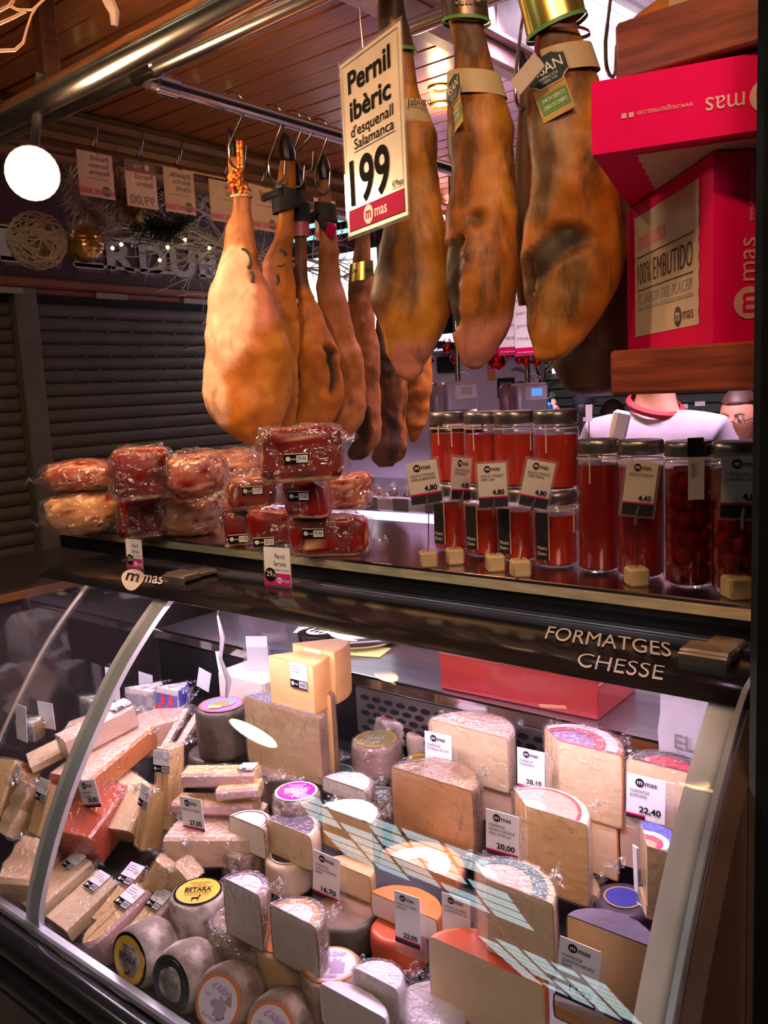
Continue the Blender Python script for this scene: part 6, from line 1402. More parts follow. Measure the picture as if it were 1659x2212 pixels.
def slab(label, P0, P1, w_, h, paste, rind=None, line=False, wrap=True, stick=None, taper=1.0, round_=.0, name='cheese_piece', group=None, side=None, tail=False, rough=0.0, bend=0.0):
    """long cut piece; P0 -> P1 run along the middle of its top face"""
    P0, P1 = Vector(P0), Vector(P1); u = (P1 - P0); L_ = u.length; u.normalize(); v = V(-u.y, u.x, 0).normalized() * -1; n = v.cross(u); n = n if n.z > 0 else -n
    root = thing(name, label, 'cheese', P0 - n * h, group=group); K_ = n * h
    g = MB(); N = 10; rings = []
    for i in range(N + 1):
        t = i / N; ww = w_ * lerp(1, taper, t) / 2; b = min(.006, ww * .4, h * .3)
        if round_: ww *= math.sqrt(max(.08, 1 - max(0, 1 - t * L_ / round_) ** 2))
        pr = [(-ww, -h + b), (-ww + b, -h), (ww - b, -h), (ww, -h + b), (ww, -b), (ww - b, 0), (-ww + b, 0), (-ww, -b)]
        rings.append([K_ + u * (L_ * t) + v * x_ + n * z_ for x_, z_ in pr])
    k = 8; P = [p for r_ in rings for p in r_]
    if rough: P = [p + V(1, 1, 1) * (mnoise.noise(p * 40) * rough) + n * (mnoise.noise(p * 70) * rough) for p in P]
    F = []; M_ = []
    for i in range(N):
        for q in range(k): F.append((i * k + q, (i + 1) * k + q, (i + 1) * k + (q + 1) % k, i * k + (q + 1) % k)); M_.append(1 if q in (2, 3, 4) and side else (1 if q in (0, 1, 2) and rind else 0))
    F += [tuple(range(k))[::-1], tuple(N * k + q for q in range(k))]; M_ += [1 if rind else 0, 1 if rind else 0]; g.add(P, F, M_)
    g.build('paste', [paste, side or rind or paste], root, ang=30)
    if line:
        t = MB(); fr = lambda a, b, c_: K_ + u * a + v * b + n * (c_ + .0008)
        pts = [(L_ * (.06 + .88 * i / 30), .0015 * mnoise.noise(V(i * .8, 1, 2))) for i in range(31)]
        for i in range(30): t.poly(fr, [(pts[i][0], pts[i][1] - .0007), (pts[i + 1][0], pts[i + 1][1] - .0007), (pts[i + 1][0], pts[i + 1][1] + .0007), (pts[i][0], pts[i][1] + .0007)], 0, .0004)
        t.build('ash_line', mat('ash_line_grey', (.10, .09, .09), .7), root, smooth=False)
    if wrap: wrap_of(g, root, .003, amp=.005)
    if stick is not None:
        t, sz, fl = stick; sticker(root, K_ + u * (L_ * t) + n * .004, sz, sz * 1.1, (v, u, n) if not fl else (u, -v, n))
    if tail: crumple(root, K_ + u * L_, u + V(0, 0, .3), .06, w_ * 1.2, int(L_ * 999)); 
    return dict(root=root, P0=P0, P1=P1, n=n, h=h)

# ---- rear right rows
c1b = half('pale cheese block under the big ivory half wheel', 935, 1662, 1105, 1712, 1790, 1.352, PNP, RPAL, c=.008, edge=RTAN)
c1 = half('big ivory half wheel with a rough pale top, back row', 925, 1547, 1098, 1600, 1708, 1.345, IVO, RPAL, zb=c1b['zt'], wrap=True, edge=RTAN, tail=((.09, .04, .05), (1, .2, .4), .04, .04))
c2b = half('plain lower block under the tall speckled-top wedge', 1225, 1756, 1335, 1788, 1905, 1.302, IVO, RORA, c=.006, kind='w', a1=2.4, kl=.55)
c2 = half('tall ivory wedge with colourful film top, beside the 28,10 card', 1207, 1595, 1345, 1636, 1768, 1.300, IVO, RORA, top=LABP, kind='w', a1=2.45, kl=.58, zb=c2b['zt'], wrap=True, toplab=((LABC, .55, .72, 0), (WAXP, .72, .90, 0)))
c3b = half('pale block under the half wheel with red top label', 1340, 1765, 1520, 1800, 1925, 1.305, PNP, RPAL, c=.006)
c3 = half('ivory half wheel with dark and red top label by the arch', 1352, 1640, 1520, 1672, 1785, 1.300, IVO, RPAL, top=RPLM, zb=c3b['zt'], wrap=True, toplab=((LABC, 0, .62, 0), (LABK, .62, .86, 0)), edge=RTAN)
c4b = half('flat brown cheese half under the amber half wheel', 846, 1792, 1022, 1845, 1880, 1.235, ORP, RBRN, c=.006)
c4 = half('large amber half wheel with a glinting wrapped rind', 843, 1655, 1022, 1710, 1838, 1.230, ORP, RBRN, zb=c4b['zt'], wrap=True, top=mat('gold_film_rind', (.42, .24, .12), .22, .3, (.25, .12, .06), 40, bump=.6, bscale=120), edge=RBRN)
c5b = half('low half wheel with a pink lettered top under the pale wedge', 1115, 1885, 1290, 1925, 1965, 1.232, PNP, RTAN, toplab=((LABR, .15, .8, 0),), c=.006, wrap=True, dk=.8)
c5 = half('pale wedge with a pink arc label on its top', 1137, 1742, 1270, 1780, 1893, 1.195, YELP, RPAL, kind='w', a1=2.4, kl=.6, zb=c5b['zt'] - .0, wrap=True, toplab=((LABR, .3, .8, 0), (LABC, .8, .86, 0)), edge=RTAN, tail=((.06, .02, .07), (1, .1, .2), .04, .03))
c6b = half('plain wedge end under the blue-labelled wedge', 1396, 1958, 1470, 1980, 2010, 1.185, IVO, RTAN, kind='w', a1=2.2, c=.005)
c6 = half('narrow olive-cut wedge with blue and red top label', 1398, 1828, 1462, 1846, 1965, 1.180, mat('paste_olive', (.58, .43, .20), .5, 0, (.5, .36, .16), 14, bump=.25), RTAN, kind='w', a1=2.1, kl=1.6, zb=c6b['zt'], wrap=True, toplab=((LABC, .25, .45, 0), (WHITE, .45, .62, 0), (LABB, .62, .98, 0)))
c8b = half('lower yellow half cheese under the plum-waxed one', 1195, 2160, 1395, 2212, 2290, 1.040, YELP, RPLM, c=.008)
c8 = half('yellow half cheese with plum-grey wax top', 1222, 1985, 1412, 2035, 2170, 1.045, YELP, RPLM, zb=c8b['zt'], c=.008, edge=mat('dark_edge', (.10, .08, .07), .5), dk=.75)
c8t = wheel('plum-waxed wheel with a blue label behind the yellow half', 1345, 1940, 130, 55, RPLM, zb=None, lab=LABB, ring=YELP, labr=.62)
c9 = half('very large pale half wheel with a reddish top, front row', 925, 2022, 1175, 2130, 2290, .985, IVO, RORA, c=.012, top=RRED, wrap=False, edge=RPAL, dk=.7)
c7 = half('ivory wedge with a round salmon label and dark stripes', 1050, 1905, 1196, 1946, 2085, 1.005, IVO, RTAN, kind='w', a1=2.5, kl=.4, zb=c9['zt'] + .0005, wrap=True, toplab=((LABR, 0, .62, 0), (LABT, .66, .88, 0)), edge=RTAN)
c10 = wheel('glossy orange-red wheel under the 22,05 card', 862, 2000, 125, 70, RRED, lab=None)
c11 = half('orange-rinded half cheese with a white cut behind the 22,05 card', 800, 1928, 945, 1985, 2055, 1.055, WHP, RORA, zb=c10['zt'], edge=RORA, dk=.8, c=.006)
c11c = half('orange-wrapped half cheese with a paper label, under the skylight glare', 822, 1850, 985, 1890, 1930, 1.13, ORP, RORA, top=LABO, wrap=True, toplab=((PAPER, .25, .7, 0),), c=.006, tail=((.05, .05, .06), (.3, .1, 1), .06, .05))
c12 = half('white wax-wrapped half cheese, its cut face grey-white', 760, 2075, 862, 2150, 2215, .905, GRP, WAXP, wrap=True, c=.014, edge=WAXP)
c13 = half('front white cheese wedge with a waxy top', 690, 2118, 835, 2205, 2290, .872, GRP, WAXP, c=.010, dk=.45, edge=WAXP)
c14 = wheel('small cheese fully wrapped in crinkled white paper', 930, 2165, 165, 75, WAXP, c=.03, lab=None, wrap=True)

# ---- middle rows
d18 = wheel('ribbed dark wheel under the 16,70 card', 745, 1965, 150, 60, RDRK, c=.010, top=RBRN)
d17b = half('ivory wedge face beside the 16,70 card', 705, 1855, 800, 1895, 1962, 1.085, IVO, RTAN, zb=d18['zt'], c=.006, edge=RTAN, dk=.8)
d17 = half('ivory half wheel with pink film top under the skylight glare', 692, 1738, 805, 1782, 1862, 1.120, YELP, RBRN, zb=d17b['zt'], wrap=True, toplab=((WAXP, 0, .9, 0),), edge=RBRN)
d16b = wheel('speckled small wheel hidden under a white half', 745, 1742, 105, 40, SPKL, c=.01)
d16 = half('white half cheese with herb-speckled rind, middle row', 695, 1682, 792, 1705, 1742, 1.215, WHP, SPKL, toplab=((WAXP, 0, .85, 0),), wrap=True)
d15 = wheel('herb-crusted wheel with a magenta label', 640, 1710, 100, 45, SPKL, zb=.845, lab=LABM, ring=WHITE, labr=.92, style='betara', ink=WHITE, wrap=True)
d19 = wheel('dark-labelled speckled wheel behind the amber half', 822, 1715, 70, 55, SPKL, lab=LABK, ring=LABG, labr=.9, wrap=True, style='generic', ink=WHITE)
d12 = wheel('rosy pale wheel with a black goat label under a half cheese', 625, 1845, 105, 62, RPAL, lab=LABK, ring=WHITE, labr=.8, style='generic', ink=WHITE)
d11 = half('creamy half cheese with rounded edges and blue-grey top', 572, 1773, 672, 1800, 1855, d12['Y'] - .02, IVO, RPAL, zb=d12['zt'], toplab=((RPLM, 0, .8, 0),), c=.016, wrap=True)
d14 = wheel('herb-crusted wheel with an olive goat label', 530, 1822, 108, 58, SPKL, lab=LABG, ring=WHITE, labr=.85, style='generic', ink=WHITE, wrap=True)
d13 = half('chalk white half cheese with herb rind and white-ringed label', 492, 1752, 572, 1800, 1838, d14['Y'] - .02, WHP, SPKL, zb=d14['zt'], toplab=((WAXP, 0, .7, 0), (WHITE, .78, .85, 0)))
d6 = wheel('grey-rinded wheel with a flat yellow label', 428, 1926, 122, 90, RMOUL, lab=LABY, ring=INK, labr=.86, style='betara')
d5 = wheel('brown-labelled wheel under a grey-white half', 505, 1985, 112, 88, RGREY, lab=mat('label_bronze', (.22, .12, .05), .4), ring=LABK, labr=.86, style='generic', wrap=True)
d4 = half('grey-white half cheese with lavender goat label, on a brown wheel', 480, 1893, 562, 1940, 1990, d5['Y'] - .035, GRP, RGREY, zb=d5['zt'], toplab=((LABW, 0, .72, 0), (LABP, .76, .86, 0)), wrap=True)
d3 = wheel('tan wheel with an orange ribbon under a grey half cheese', 612, 2030, 120, 85, RTAN, lab=LABO, labr=.8)
d2 = half('thick grey-white half cheese with an orange top label', 582, 1958, 684, 2000, 2070, d3['Y'] - .045, GRP, RGREY, zb=d3['zt'], toplab=((LABW, 0, .60, 0), (LABO, .60, .78, 0)), wrap=True)
d1 = wheel("brown wheel with a flat orange-ringed goat label", 715, 2085, 140, 100, RGREY, lab=LABW, ring=LABO, labr=.86, style='albio', ink=LABP, ink2=mat('goat_mauve', (.45, .32, .48), .5))
axl = (-fwd * 1.0 - rgt * .75 + V(0, 0, .22))
lean_wheel('mouldy wheel leaning with a big yellow label', 318, 2055, 66, .085, axl, 0.004, RMOUL, LABY, INK, 'betara', labr=.86)
lean_wheel('mouldy wheel leaning with a black label', 408, 2105, 70, .085, axl, 0.004, RMOUL, LABK, mat('label_rim_dark', (.06, .05, .045), .4), 'betara', ink=mat('dim_ink', (.12, .11, .10), .5), labr=.84)
axo = (-fwd * 1.0 - rgt * .45 + V(0, 0, .55))
lean_wheel('grey-brown wheel leaning with an orange ribbon goat label', 500, 2155, 72, .085, axo, 0.002, RGREY, LABW, LABO, 'albio', LABP, mat('goat_mauve', (.45, .32, .48), .5), .76, band=True, rollz=-.25)
lean_wheel('front grey-brown wheel whose orange-ringed label is half out of sight', 612, 2215, 74, .085, axo, 0.0, RGREY, LABW, LABO, 'albio', LABP, mat('goat_mauve', (.45, .32, .48), .5), .76, band=True, rollz=-.25)
# ---- rear middle
e1 = wheel('small mouldy wheel with magenta and yellow label pieces, at the grille', 858, 1543, 96, 48, RMOUL, lab=LABY, ring=LABM, labr=.8, wrap=True, style='generic')
e2 = wheel('wrapped rose-brown wheel with yellow and tan label', 812, 1597, 108, 62, mat('rind_rose', (.48, .32, .26), .6, 0, (.34, .2, .16), 18, bump=.4), lab=LABG, ring=LABY, labr=.84, wrap=True, style='generic', ink=WHITE, tail=(-.9, -.2, .2))
e3 = wheel('pale wheel edge between the wrapped wheel and the ivory half', 905, 1580, 56, 45, RPAL, lab=LABG, ring=WHITE, labr=.8)
e5 = wheel('yellow-labelled wheel under the ovella card', 905, 1640, 66, 40, RBRN, lab=LABY, ring=LABK, labr=.85, style='generic')
e4 = wheel('wheel with a pale green ringed label behind the white half', 728, 1668, 78, 38, RTAN, lab=LABT, ring=mat('pale_green', (.55, .62, .42), .5), labr=.95, wrap=True)
f4 = wheel('broad dark brown wheel under the big yellow half', 640, 1645, 172, 66, RDRK, top=RBRN, c=.010, lab=None)
f3 = half('big dull yellow half wheel standing on a dark wheel', 527, 1508, 688, 1545, 1632, f4['Y'] - .055, mat('paste_dull_yellow', (.56, .42, .22), .5, 0, (.48, .34, .17), 12, bump=.25), RBRN, zb=f4['zt'], wrap=True, dk=.7, edge=RTAN, top=RPLM)
f1 = half('yellow wedge with a scale label on top of the tall stack', 580, 1421, 676, 1432, 1518, f3['Y'] + .006, YELP, ORP, kind='w', a1=1.0, zb=f3['zt'], edge=ORP, stick=(.024, .078), c=.004)
f2 = half('second labelled wedge behind the top of the tall stack', 632, 1395, 722, 1402, 1500, f3['Y'] + .075, YELP, ORP, kind='w', a1=.9, zb=f3['zt'], edge=ORP, stick=(.0, .085), c=.004)
f6 = wheel('dark green-grey wheel under the purple-labelled one', 470, 1618, 128, 62, RDRK, c=.016)
f5 = wheel('dark wheel with a purple and blue picture label in ribbed film', 478, 1522, 112, 92, RDRK, zb=f6['zt'], lab=LABP, ring=mat('lab_red_brown', (.35, .10, .08), .4), labr=.86, wrap=False, c=.012)
t = MB(); h_ = f5['h'] + .003; R = f5['r'] * .6
t.disc(lambda u, v, w_: (u * .95, v * .8 + .004, h_ + w_), 0, 0, R, 0, .0004); t.poly(lambda u, v, w_: (u * R, v * R, h_ + w_), [(-.6, -.5), (.7, -.5), (.55, .1), (.3, .5), (.1, .2), (-.1, .6), (-.3, .1), (-.5, .2)], 1, .0010); t.rect(lambda u, v, w_: (u * R, v * R, h_ + w_), -.7, -.9, .1, -.35, 2, .0014)
t.build('label_picture', [mat('sky_blue_ink', (.16, .30, .66), .4), LABO, mat('gold_ink', (.75, .52, .12), .4)], f5['root'], smooth=False)
# feta
A = at_y(535, 1478, 1.36)
r = thing('cheese_block', 'square white cheese block carrying an acrylic card holder', 'cheese', (A.x, 1.40, DK(1.47))); zt_ = at_y(535, 1455, 1.36).z - DK(1.47)
MB().box((0, 0, zt_ / 2), (.17, .13, zt_), bev=.006).build('paste', WHP, r)
MB().box((.01, -.01, zt_ + .045), (.055, .0015, .088), rot=Matrix.Rotation(.5, 3, 'Z')).build('card', CARDL, r, smooth=False); MB().box((.012, -.014, zt_ + .032), (.07, .002, .062), rot=Matrix.Rotation(.5, 3, 'Z')).build('card_holder', ACRYL, r, smooth=False)
sl = half('thin yellow cheese sliver beside the stack', 695, 1495, 716, 1500, 1545, f3['Y'] + .05, YELP, RBRN, kind='w', a1=.7, zb=f4['zt'])

# ---- left end
D = deckpt
slab('long yellow cheese slab with a scale label, by the front glass', D(52, 1955, .042), D(178, 1848, .042), .080, .040, IVO, RTAN, stick=(.86, .040, 0))
slab('wide pale yellow cheese slab with an orange rind foot', D(118, 1992, .044), D(228, 1890, .044), .082, .042, IVO, RORA, stick=(.84, .042, 0))
slab('rounded ash-line slice with a pink rind side and scale label', D(180, 2036, .075), D(308, 1915, .075), .055, .072, YELP, None, True, side=mat('pink_rind', (.62, .38, .36), .5), stick=(.78, .046, 0), round_=.03)
slab('narrow cheese slice tucked between two labelled slabs', D(205, 1985, .060), D(292, 1880, .070), .030, .055, YELP, RTAN, stick=(.90, .044, 0))
slab('ash-line slice with a label, right of the rounded slice', D(262, 2040, .055), D(362, 1925, .065), .050, .052, YELP, None, True, side=mat('pink_rind', (.62, .38, .36), .5), stick=(.82, .040, 0))
slab('upright yellow stick of cheese in film behind the slices', D(310, 1910, .07), D(342, 1850, .13), .030, .05, YELP, RTAN)
slab('second upright cheese stick in glinting film', D(362, 1905, .06), D(392, 1855, .12), .045, .05, YELP, RTAN, tail=True)
slab('crumbly hard cheese chunk at the end glass', D(20, 1915, .095), D(78, 1812, .105), .085, .068, RTAN, None, rough=.010, wrap=True)
slab('tall crumbly hard cheese wedge behind the seam', D(5, 1800, .10), D(52, 1690, .17), .05, .085, RTAN, None, rough=.010, wrap=True)
slab('hard cheese wedge with a label at the far glass end', D(-25, 1760, .12), D(15, 1640, .2), .06, .07, YELP, RTAN)
slab('upright wedge with a scale label beside the arch', D(70, 1800, .085), D(100, 1690, .175), .055, .06, YELP, RORA, stick=(.85, .045, 0))
slab('second upright labelled wedge with an orange rind, near the arch', D(25, 1740, .11), D(42, 1665, .18), .04, .05, YELP, RORA, stick=(.9, .04, 0))
slab('orange-red cheese block beneath the big pale wedge', D(150, 1800, .12), D(235, 1690, .13), .115, .09, RRED, None)
slab('pale wedge behind the 38,80 card', D(245, 1790, .085), D(285, 1700, .12), .085, .07, IVO, RTAN)
slab('upright ash-line slice in film with a label beside the slice stack', D(350, 1790, .07), D(352, 1618, .235), .042, .055, YELP, RTAN, True, stick=(.85, .044, 0))
slab('ash-line slice leaning back with a label, near the 38,80 card', D(296, 1830, .055), D(318, 1705, .165), .045, .05, YELP, RTAN, True, stick=(.88, .044, 0))
slab('ash-line slice leaning behind the 27,00 card', D(380, 1845, .06), D(402, 1752, .13), .045, .05, YELP, RTAN, True, stick=(.85, .04, 0))
slab('flat pale slab under the slice stack', D(330, 1720, .075), D(255, 1665, .105), .06, .045, IVO, RTAN)
# slice stack
b_ = slab('large cheese piece under the stack of slices', D(385, 1770, .125), D(560, 1768, .100), .16, .068, PNP, RTAN)
z0 = 0
slab('long bottom cheese slice in film, on the big piece', D(382, 1722, .155), D(552, 1728, .135), .055, .026, YELP, None, side=mat('pink_rind', (.62, .38, .36), .5))
slab('short cheese slice in crinkled film on the slice stack', D(472, 1698, .18), D(562, 1690, .17), .050, .024, YELP, None, side=mat('pink_rind', (.62, .38, .36), .5), tail=True)
slab('top ash-line slice with a label, crowning the slice stack', D(400, 1662, .205), D(555, 1660, .185), .050, .032, YELP, None, True, side=mat('pink_rind', (.62, .38, .36), .5), stick=(.88, .035, 1))
# wedges under the arch
slab('big pale orange wedge lying across others under the arch', D(148, 1678, .185), D(292, 1562, .150), .125, .058, PNP, RORA, side=RORA)
slab('long bar of hard cheese with a scale label on top of the big wedge', D(128, 1592, .245), D(276, 1518, .215), .060, .060, PNP, RTAN, side=mat('bar_side', (.66, .44, .32), .5), stick=(.88, .05, 1))
slab('thin flat wedge in film beside the big orange wedge', D(60, 1640, .19), D(150, 1596, .185), .085, .028, IVO, RORA)
slab('brown-rinded slice standing in film beside the dark wheels', D(378, 1622, .135), D(428, 1540, .135), .028, .095, PNP, RBRN, side=RBRN)
slab('second brown-rinded slice standing behind the first', D(352, 1615, .135), D(402, 1530, .14), .024, .095, PNP, RBRN, side=RBRN, tail=True)
def bluewedge(label, px, py, Y, w_, h, foil, yaw=0.0):
    A = at_y(px, py, Y); r = thing('cheese_wedge', label, 'cheese', (A.x, Y, A.z - h), (0, 0, yaw))
    g = sector_mesh(w_, h, .0, .9, .004, 8, ax=-w_ / 2); g.build('paste', [BLUEP, foil, BLUEP, BLUEP], r)
    t = MB().rect(XZ, -w_ * .48, h * .04, w_ * .44, h * .80, 0, .0012); 
    for q in range(5): t.rect(XZ, -w_ * .46 + q * w_ * .18, h * .06 + (q % 2) * h * .36, -w_ * .30 + q * w_ * .18, h * .40 + (q % 2) * h * .36, 1, .0018)
    if foil is LABB: t.build('foil_print', [LABB, LABC], r, smooth=False)
    else: t.build('foil_print', [mat('foil_silver', (.62, .60, .68), .3, .4), mat('foil_grey', (.4, .4, .46), .4, .3)], r, smooth=False)
    wrap_of(g, r, .003); wrap_h = A.z - h
    return r
bluewedge('blue-veined wedge in red and blue printed foil', 360, 1488, 1.30, .085, .075, LABB, .1)
bluewedge('blue-veined wedge in silver foil beside the printed one', 300, 1490, 1.28, .10, .072, mat('foil_silver', (.62, .60, .68), .3, .4), .2)
bluewedge('blue-veined wedge in silver foil behind the cheese bar', 190, 1512, 1.24, .09, .065, mat('foil_silver', (.62, .60, .68), .3, .4), .0)
bluewedge('small foil-wrapped wedge with gold paper at the far end', 52, 1560, 1.05, .07, .05, mat('gold_foil', (.70, .42, .14), .25, .7), .2)
slab('wrapped cheese lying under the blue-veined wedges', D(285, 1560, .13), D(395, 1530, .13), .13, .085, PNP, RPAL)
slab('wrapped cheese under the silver foil wedge', D(140, 1575, .16), D(240, 1540, .16), .12, .11, PNP, RPAL)

# ---- price cards inside the case
def case_card(px, py, wpx, hpx, Y, lines, price, label, roll=0.0, foothalf=False, back=False, leg=.03, plate=1.25, faded=False, yaw=.12):
    P = at_y(px, py, Y); s = depth(P) / FOC; w_, h = wpx * s * 1.12, hpx * s * 1.02
    r = thing('cheese_price_card', label, 'price card', (P.x, P.y, P.z - h / 2 - leg), (0, roll, yaw))
    cd_ = MB().box((0, .0008, leg + h / 2), (w_, .001, h)).build('card', CARDL, r, smooth=False)
    if not back:
        t = mas_print(w_, h, lines, price, .085 if not foothalf else .07, foothalf=foothalf)
        t.build('print', PM, cd_, (-w_ / 2, -.0004, leg), smooth=False)
    if leg < .05 and not faded:
        MB().box((w_ * .10, .0028, leg + h * .36), (w_ * plate, .0018, h * .85 + leg), bev=.0006).build('acrylic_stand', ACRYL, r, smooth=False)
    else: MB().tube([(0, .002, leg + .01), (.004, .003, leg * .5), (.003, .004, .0)], .0013, 6).build('spike', mat('dark_wire', (.12, .10, .09), .3, .8), r)
    return r
case_card(945, 1622, 58, 78, 1.315, ['FORMATGE', "D'OVELLA VELLON"], '24,50', "price card Ovella Vellon before the big ivory half wheel", .02, True)
case_card(1145, 1663, 56, 90, 1.285, ['FORMATGE', 'IDIAZABAL'], '28,10', 'price card Idiazabal 28,10', .02, True)
case_card(1392, 1725, 74, 98, 1.265, ['FORMATGE', 'BOFFARD'], '22,40', 'price card Boffard 22,40 by the arch', .03, True)
case_card(1082, 1803, 68, 100, 1.165, ['FORMATGE', 'SEÑORIO GUADAMUR', 'VELL OVELLA'], '20,00', 'price card Señorio Guadamur 20,00', .03)
case_card(697, 1892, 62, 104, 1.055, ['FORMATGE', 'FLOR DE GUADAMUR', 'SEMI'], '16,70', 'price card Flor de Guadamur 16,70', .10)
case_card(878, 1987, 56, 118, 1.005, ['FORMATGE CABRA', 'IBORES'], '22,05', 'price card Cabra Ibores 22,05', .02)
case_card(983, 1985, 60, 104, 1.040, ['FORMATGE CABRA', 'AL PIMENTÓN DE SAL'], '18,65', 'price card 18,65 beside the salmon-labelled wedge', .02)
case_card(1236, 2098, 80, 140, .995, ['FORMATGE', 'QUESOTE NEGRO', 'SEMI'], '14,95', 'price card Quesote Negro 14,95', .10)
case_card(217, 1718, 56, 60, .985, ['PARMESANO', 'REGGIANO'], '38,80', 'price card 38,80 on a spike among the left slabs', -.28, leg=.11, faded=True)
case_card(425, 1762, 58, 74, 1.03, ['FORMATGE MORBIER'], '27,00', 'price card Morbier 27,00 on a spike', -.09, leg=.11, faded=True)
case_card(102, 1546, 46, 58, 1.10, [], '', 'blank back of a card behind the flat wedge', -.05, back=True, leg=.06)
case_card(240, 1478, 38, 70, 1.30, [], '', 'blank back of a card rising behind the cheese bar', .05, back=True, leg=.06)
case_card(310, 1470, 38, 34, 1.38, [], '', 'blank back of a card behind the silver foil wedge', .08, back=True, leg=.08)
case_card(422, 1462, 32, 44, 1.38, [], '', 'tilted blank card on a stick near the printed foil wedge', .28, back=True, leg=.08)
case_card(40, 1560, 32, 80, 1.02, [], '', 'blank card back at the far glass end', .1, back=True, leg=.06)
case_card(486, 1440, 14, 66, 1.36, [], '', 'narrow card seen side-on before the white block', -.12, back=True, leg=.08, yaw=.2)
case_card(1375, 1880, 14, 100, 1.13, [], '', 'card seen side-on beside the blue-labelled wedge', -.06, back=True, leg=.03, yaw=-.6)

# ---- things on the worktop
A = at_z(950, 1487, 1.0305); r = thing('red_box', 'flat red lacquered box on the steel worktop', 'box', (-.905, 1.605, 1.0305), (0, 0, .03))
RB = mat('red_lacquer', (.50, .045, .045), .30, 0, (.46, .04, .04), 8, coat=.5)
MB().box((0, 0, .037), (.375, .20, .074), bev=.0025).build('body', RB, r); MB().box((0, 0, .078), (.379, .204, .010), bev=.002).build('lid', RB, r)
p = at_y(1470, 1580, 1.435); r = thing('paper_bag', 'torn white paper bag with grey lettering at the case end', 'bag', (p.x + .01, 1.44, 1.0305 - .11)); g = MB(); grid = []
for i in range(9):
    t = i / 8; grid.append([(-.05 + .125 * j / 6 + rnd.uniform(-.002, .002), .004 * math.sin(j * 1.7 + i), .24 * t + (rnd.uniform(-.012, .0) if i == 8 else 0)) for j in range(7)])
g.sheet(grid); g.sheet([[(x_, y_ + .012, z_) for x_, y_, z_ in row[::-1]] for row in grid]); g.build('paper', mat('bag_paper', (.72, .66, .72), .7, bump=.3, bscale=20), r, ang=60)
t = MB().text(lambda u, v, w_: (u, -.006 - w_, v), 'EL', -.02, .125, .028, 0, .001, bold=.0); t.text(lambda u, v, w_: (u, -.006 - w_, v), 'PARE', -.02, .098, .017, 0, .001); t.build('print', GREYINK, r, smooth=False)
p = at_z(690, 1392, 1.0305); r = thing('tape_dispenser', 'round black dish with a white m logo on the worktop', 'dish', (p.x, p.y, 1.0305))
MB().lathe([(.001, 0), (.052, 0), (.058, .012), (.058, .034), (.05, .036), (.001, .036)], 28).build('dish', BLACKG, r); t = MB().disc(XY, 0, 0, .034, 0, .0372, ry=.034); t.text(XY, 'm', 0, -.014, .042, 1, .0378, 'C', .02); t.build('logo', [WHITE, INK], r, smooth=False)
p = at_z(790, 1408, 1.0305); tag(MB().box((0, 0, .0008), (.11, .08, .0016)).build('yellow_note', mat('yellow_paper', (.80, .78, .30), .5), loc=(p.x, p.y, 1.031), rot=(0, 0, .3)), 'pale yellow paper lying on the steel worktop', 'paper')
p = at_z(690, 1362, 1.0305); tag(MB().box((0, 0, .0008), (.14, .06, .0016)).build('white_ticket', CARDL, loc=(p.x, min(p.y, 1.80), 1.031), rot=(0, 0, .5)), 'white printed ticket lying behind the black dish', 'paper')
p = at_z(800, 1372, 1.0305); r = thing('cheese_board', 'clear round tray rim on the worktop under the black band', 'tray', (p.x, min(p.y, 1.70), 1.0305)); MB().lathe([(.001, .004), (.10, .004), (.125, .014), (.127, .016), (.125, .012), (.10, 0), (.001, 0)], 30).build('rim', CHROME, r)
r = thing('acrylic_divider', 'tall tinted acrylic divider leaning behind the labelled wedges', 'divider', (at_y(590, 1440, 1.52).x, 1.52, 1.0305), (0, -.18, .5)); MB().box((0, 0, .115), (.10, .006, .20), bev=.001).build('plate', film('tinted_acrylic', (.62, .55, .62), .06, haze=.15, gloss=(.8, .7, .8)), r, smooth=False)
# bits of film twist hanging in the case
tw = thing('film_twist', 'silver twist of film hanging inside the glass', 'film', at_y(470, 1330, 1.20)); MB().tube([(0, 0, 0), (.006, .004, -.05), (-.002, 0, -.10), (.016, .004, -.15), (.006, .002, -.19)], [.002, .006, .004, .007, .003], 7).build('film', mat('film_silver', (.6, .56, .62), .2, .6, bump=.5), tw); MB().tube([(0, 0, 0), (0, .01, 1.266 - tw.location.z)], .0008, 5).build('thread', WIRE, tw)
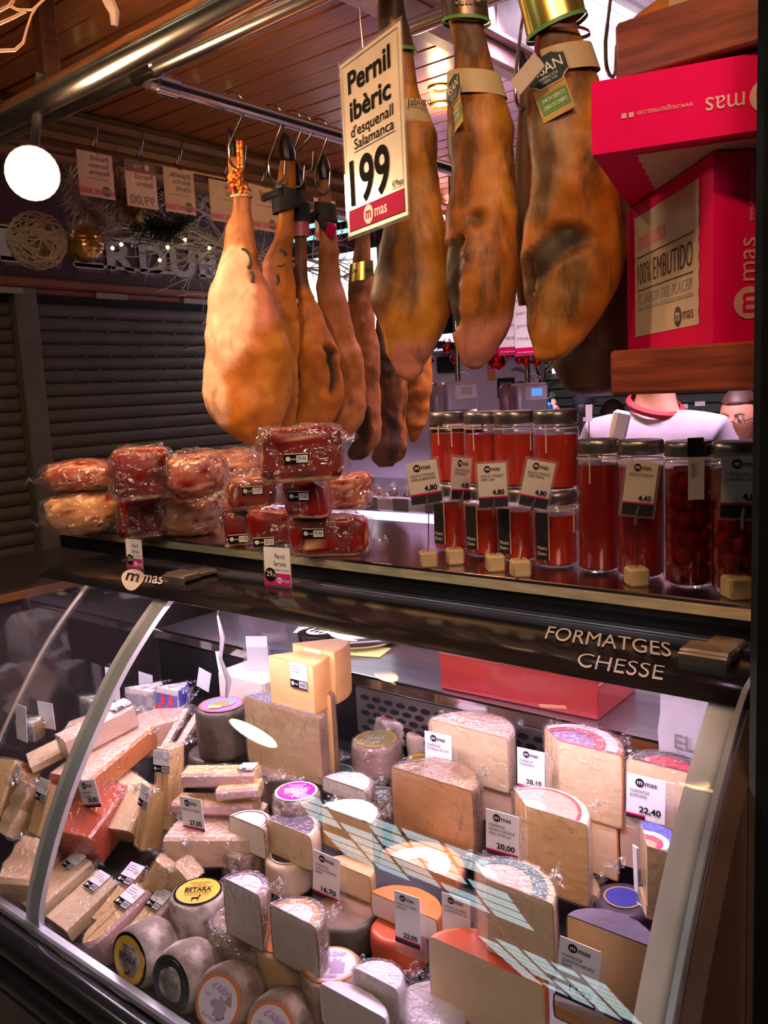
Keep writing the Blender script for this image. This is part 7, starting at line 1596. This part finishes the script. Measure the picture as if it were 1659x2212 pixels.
# ================================================================== MARKET HALL AROUND THE CUSTOMER (seen mirrored in the glass)
# glazed roof lights of the hall
SKYG = glow('roof_daylight', (.62, .86, .92), 5.0); IRON = mat('roof_iron', (.10, .10, .10), .5, .3)
for k, (x0, x1, y0, y1) in enumerate(((-8.6, -5.2, -8.2, -6.0), (-6.9, -4.6, -12.2, -9.6))):
    wdo = struct(MB().box(((x0 + x1) / 2, (y0 + y1) / 2, 6.06), (x1 - x0 + .3, y1 - y0 + .3, .05)).build('window_%d' % (k + 1), IRON))
    nx, ny = 5, 7
    for i in range(nx):
        for j in range(ny):
            if (i * 3 + j * 2 + k) % 7 == 6: continue
            MB().box((x0 + (i + .5) * (x1 - x0) / nx, y0 + (j + .5) * (y1 - y0) / ny, 6.03), ((x1 - x0) / nx - .10, (y1 - y0) / ny - .07, .02)).build('pane', SKYG, wdo)
struct(MB().box((-4.5, -5.0, 6.12), (14, 18, .06)).build('ceiling', mat('hall_roof', (.06, .05, .05), .8)))
# round pendant lamp over the aisle
p = V(-3.50, -.74, 2.75); r = thing('pendant_lamp', 'round pendant lamp hanging over the customers\' aisle', 'lamp', p)
MB().lathe([(.17, 0), (.19, .01), (.15, .10), (.05, .17), (.03, .22), (.001, .22)], 28, caps=False).build('shade', mat('lamp_shade', (.5, .46, .4), .4), r); MB().lathe([(.001, .008), (.168, .008)], 28, caps=False).build('diffuser', glow('pendant_glow', (1, .97, .62), 16), r); MB().tube([(0, 0, .2), (0, 0, 6.09 - p.z)], .006, 6).build('cord', BLACKM, r)
# halogen floods fixed above the customers
def flood(loc, target, label):
    d = (Vector(target) - Vector(loc)).normalized(); q = d.to_track_quat('-Z', 'Y').to_matrix(); r = thing('flood_lamp', label, 'lamp', Vector(loc) - d * .045, group='halogen floods above the customers')
    MB().box((0, 0, .02), (.13, .09, .05), bev=.01, rot=q).build('housing', BLACKM, r); MB().box(q @ V(0, 0, -.006), (.11, .07, .004), rot=q).build('lens', glow('flood_glow', (1, .72, .34), 10), r); MB().tube([q @ V(0, 0, .03), V(0, 0, .10), V(0, 0, .34)], .012, 8).build('bracket', BLACKM, r)
for lo in [o for o in COL.objects if o.type == 'LIGHT' and (o.name.startswith('ham_spot') or o.name.startswith('box_spot') or o.name.startswith('shelf_spot'))]:
    d = lo.rotation_euler.to_matrix() @ V(0, 0, -1)
    flood(lo.location, lo.location + d, {'ham_spot': 'halogen flood aimed at the row of hams', 'ham_spot.001': 'halogen flood aimed at the big front hams', 'ham_spot.002': 'halogen flood aimed at the cut ham', 'box_spot': 'halogen flood aimed at the pink boxes', 'shelf_spot': 'halogen flood aimed at the jars'}[lo.name])
tag(MB().tube([(-2.6, .45, 3.05), (.7, .25, 3.05)], .02, 10).build('lamp_bar', BLACKM), 'black bar carrying the halogen floods', 'bar')
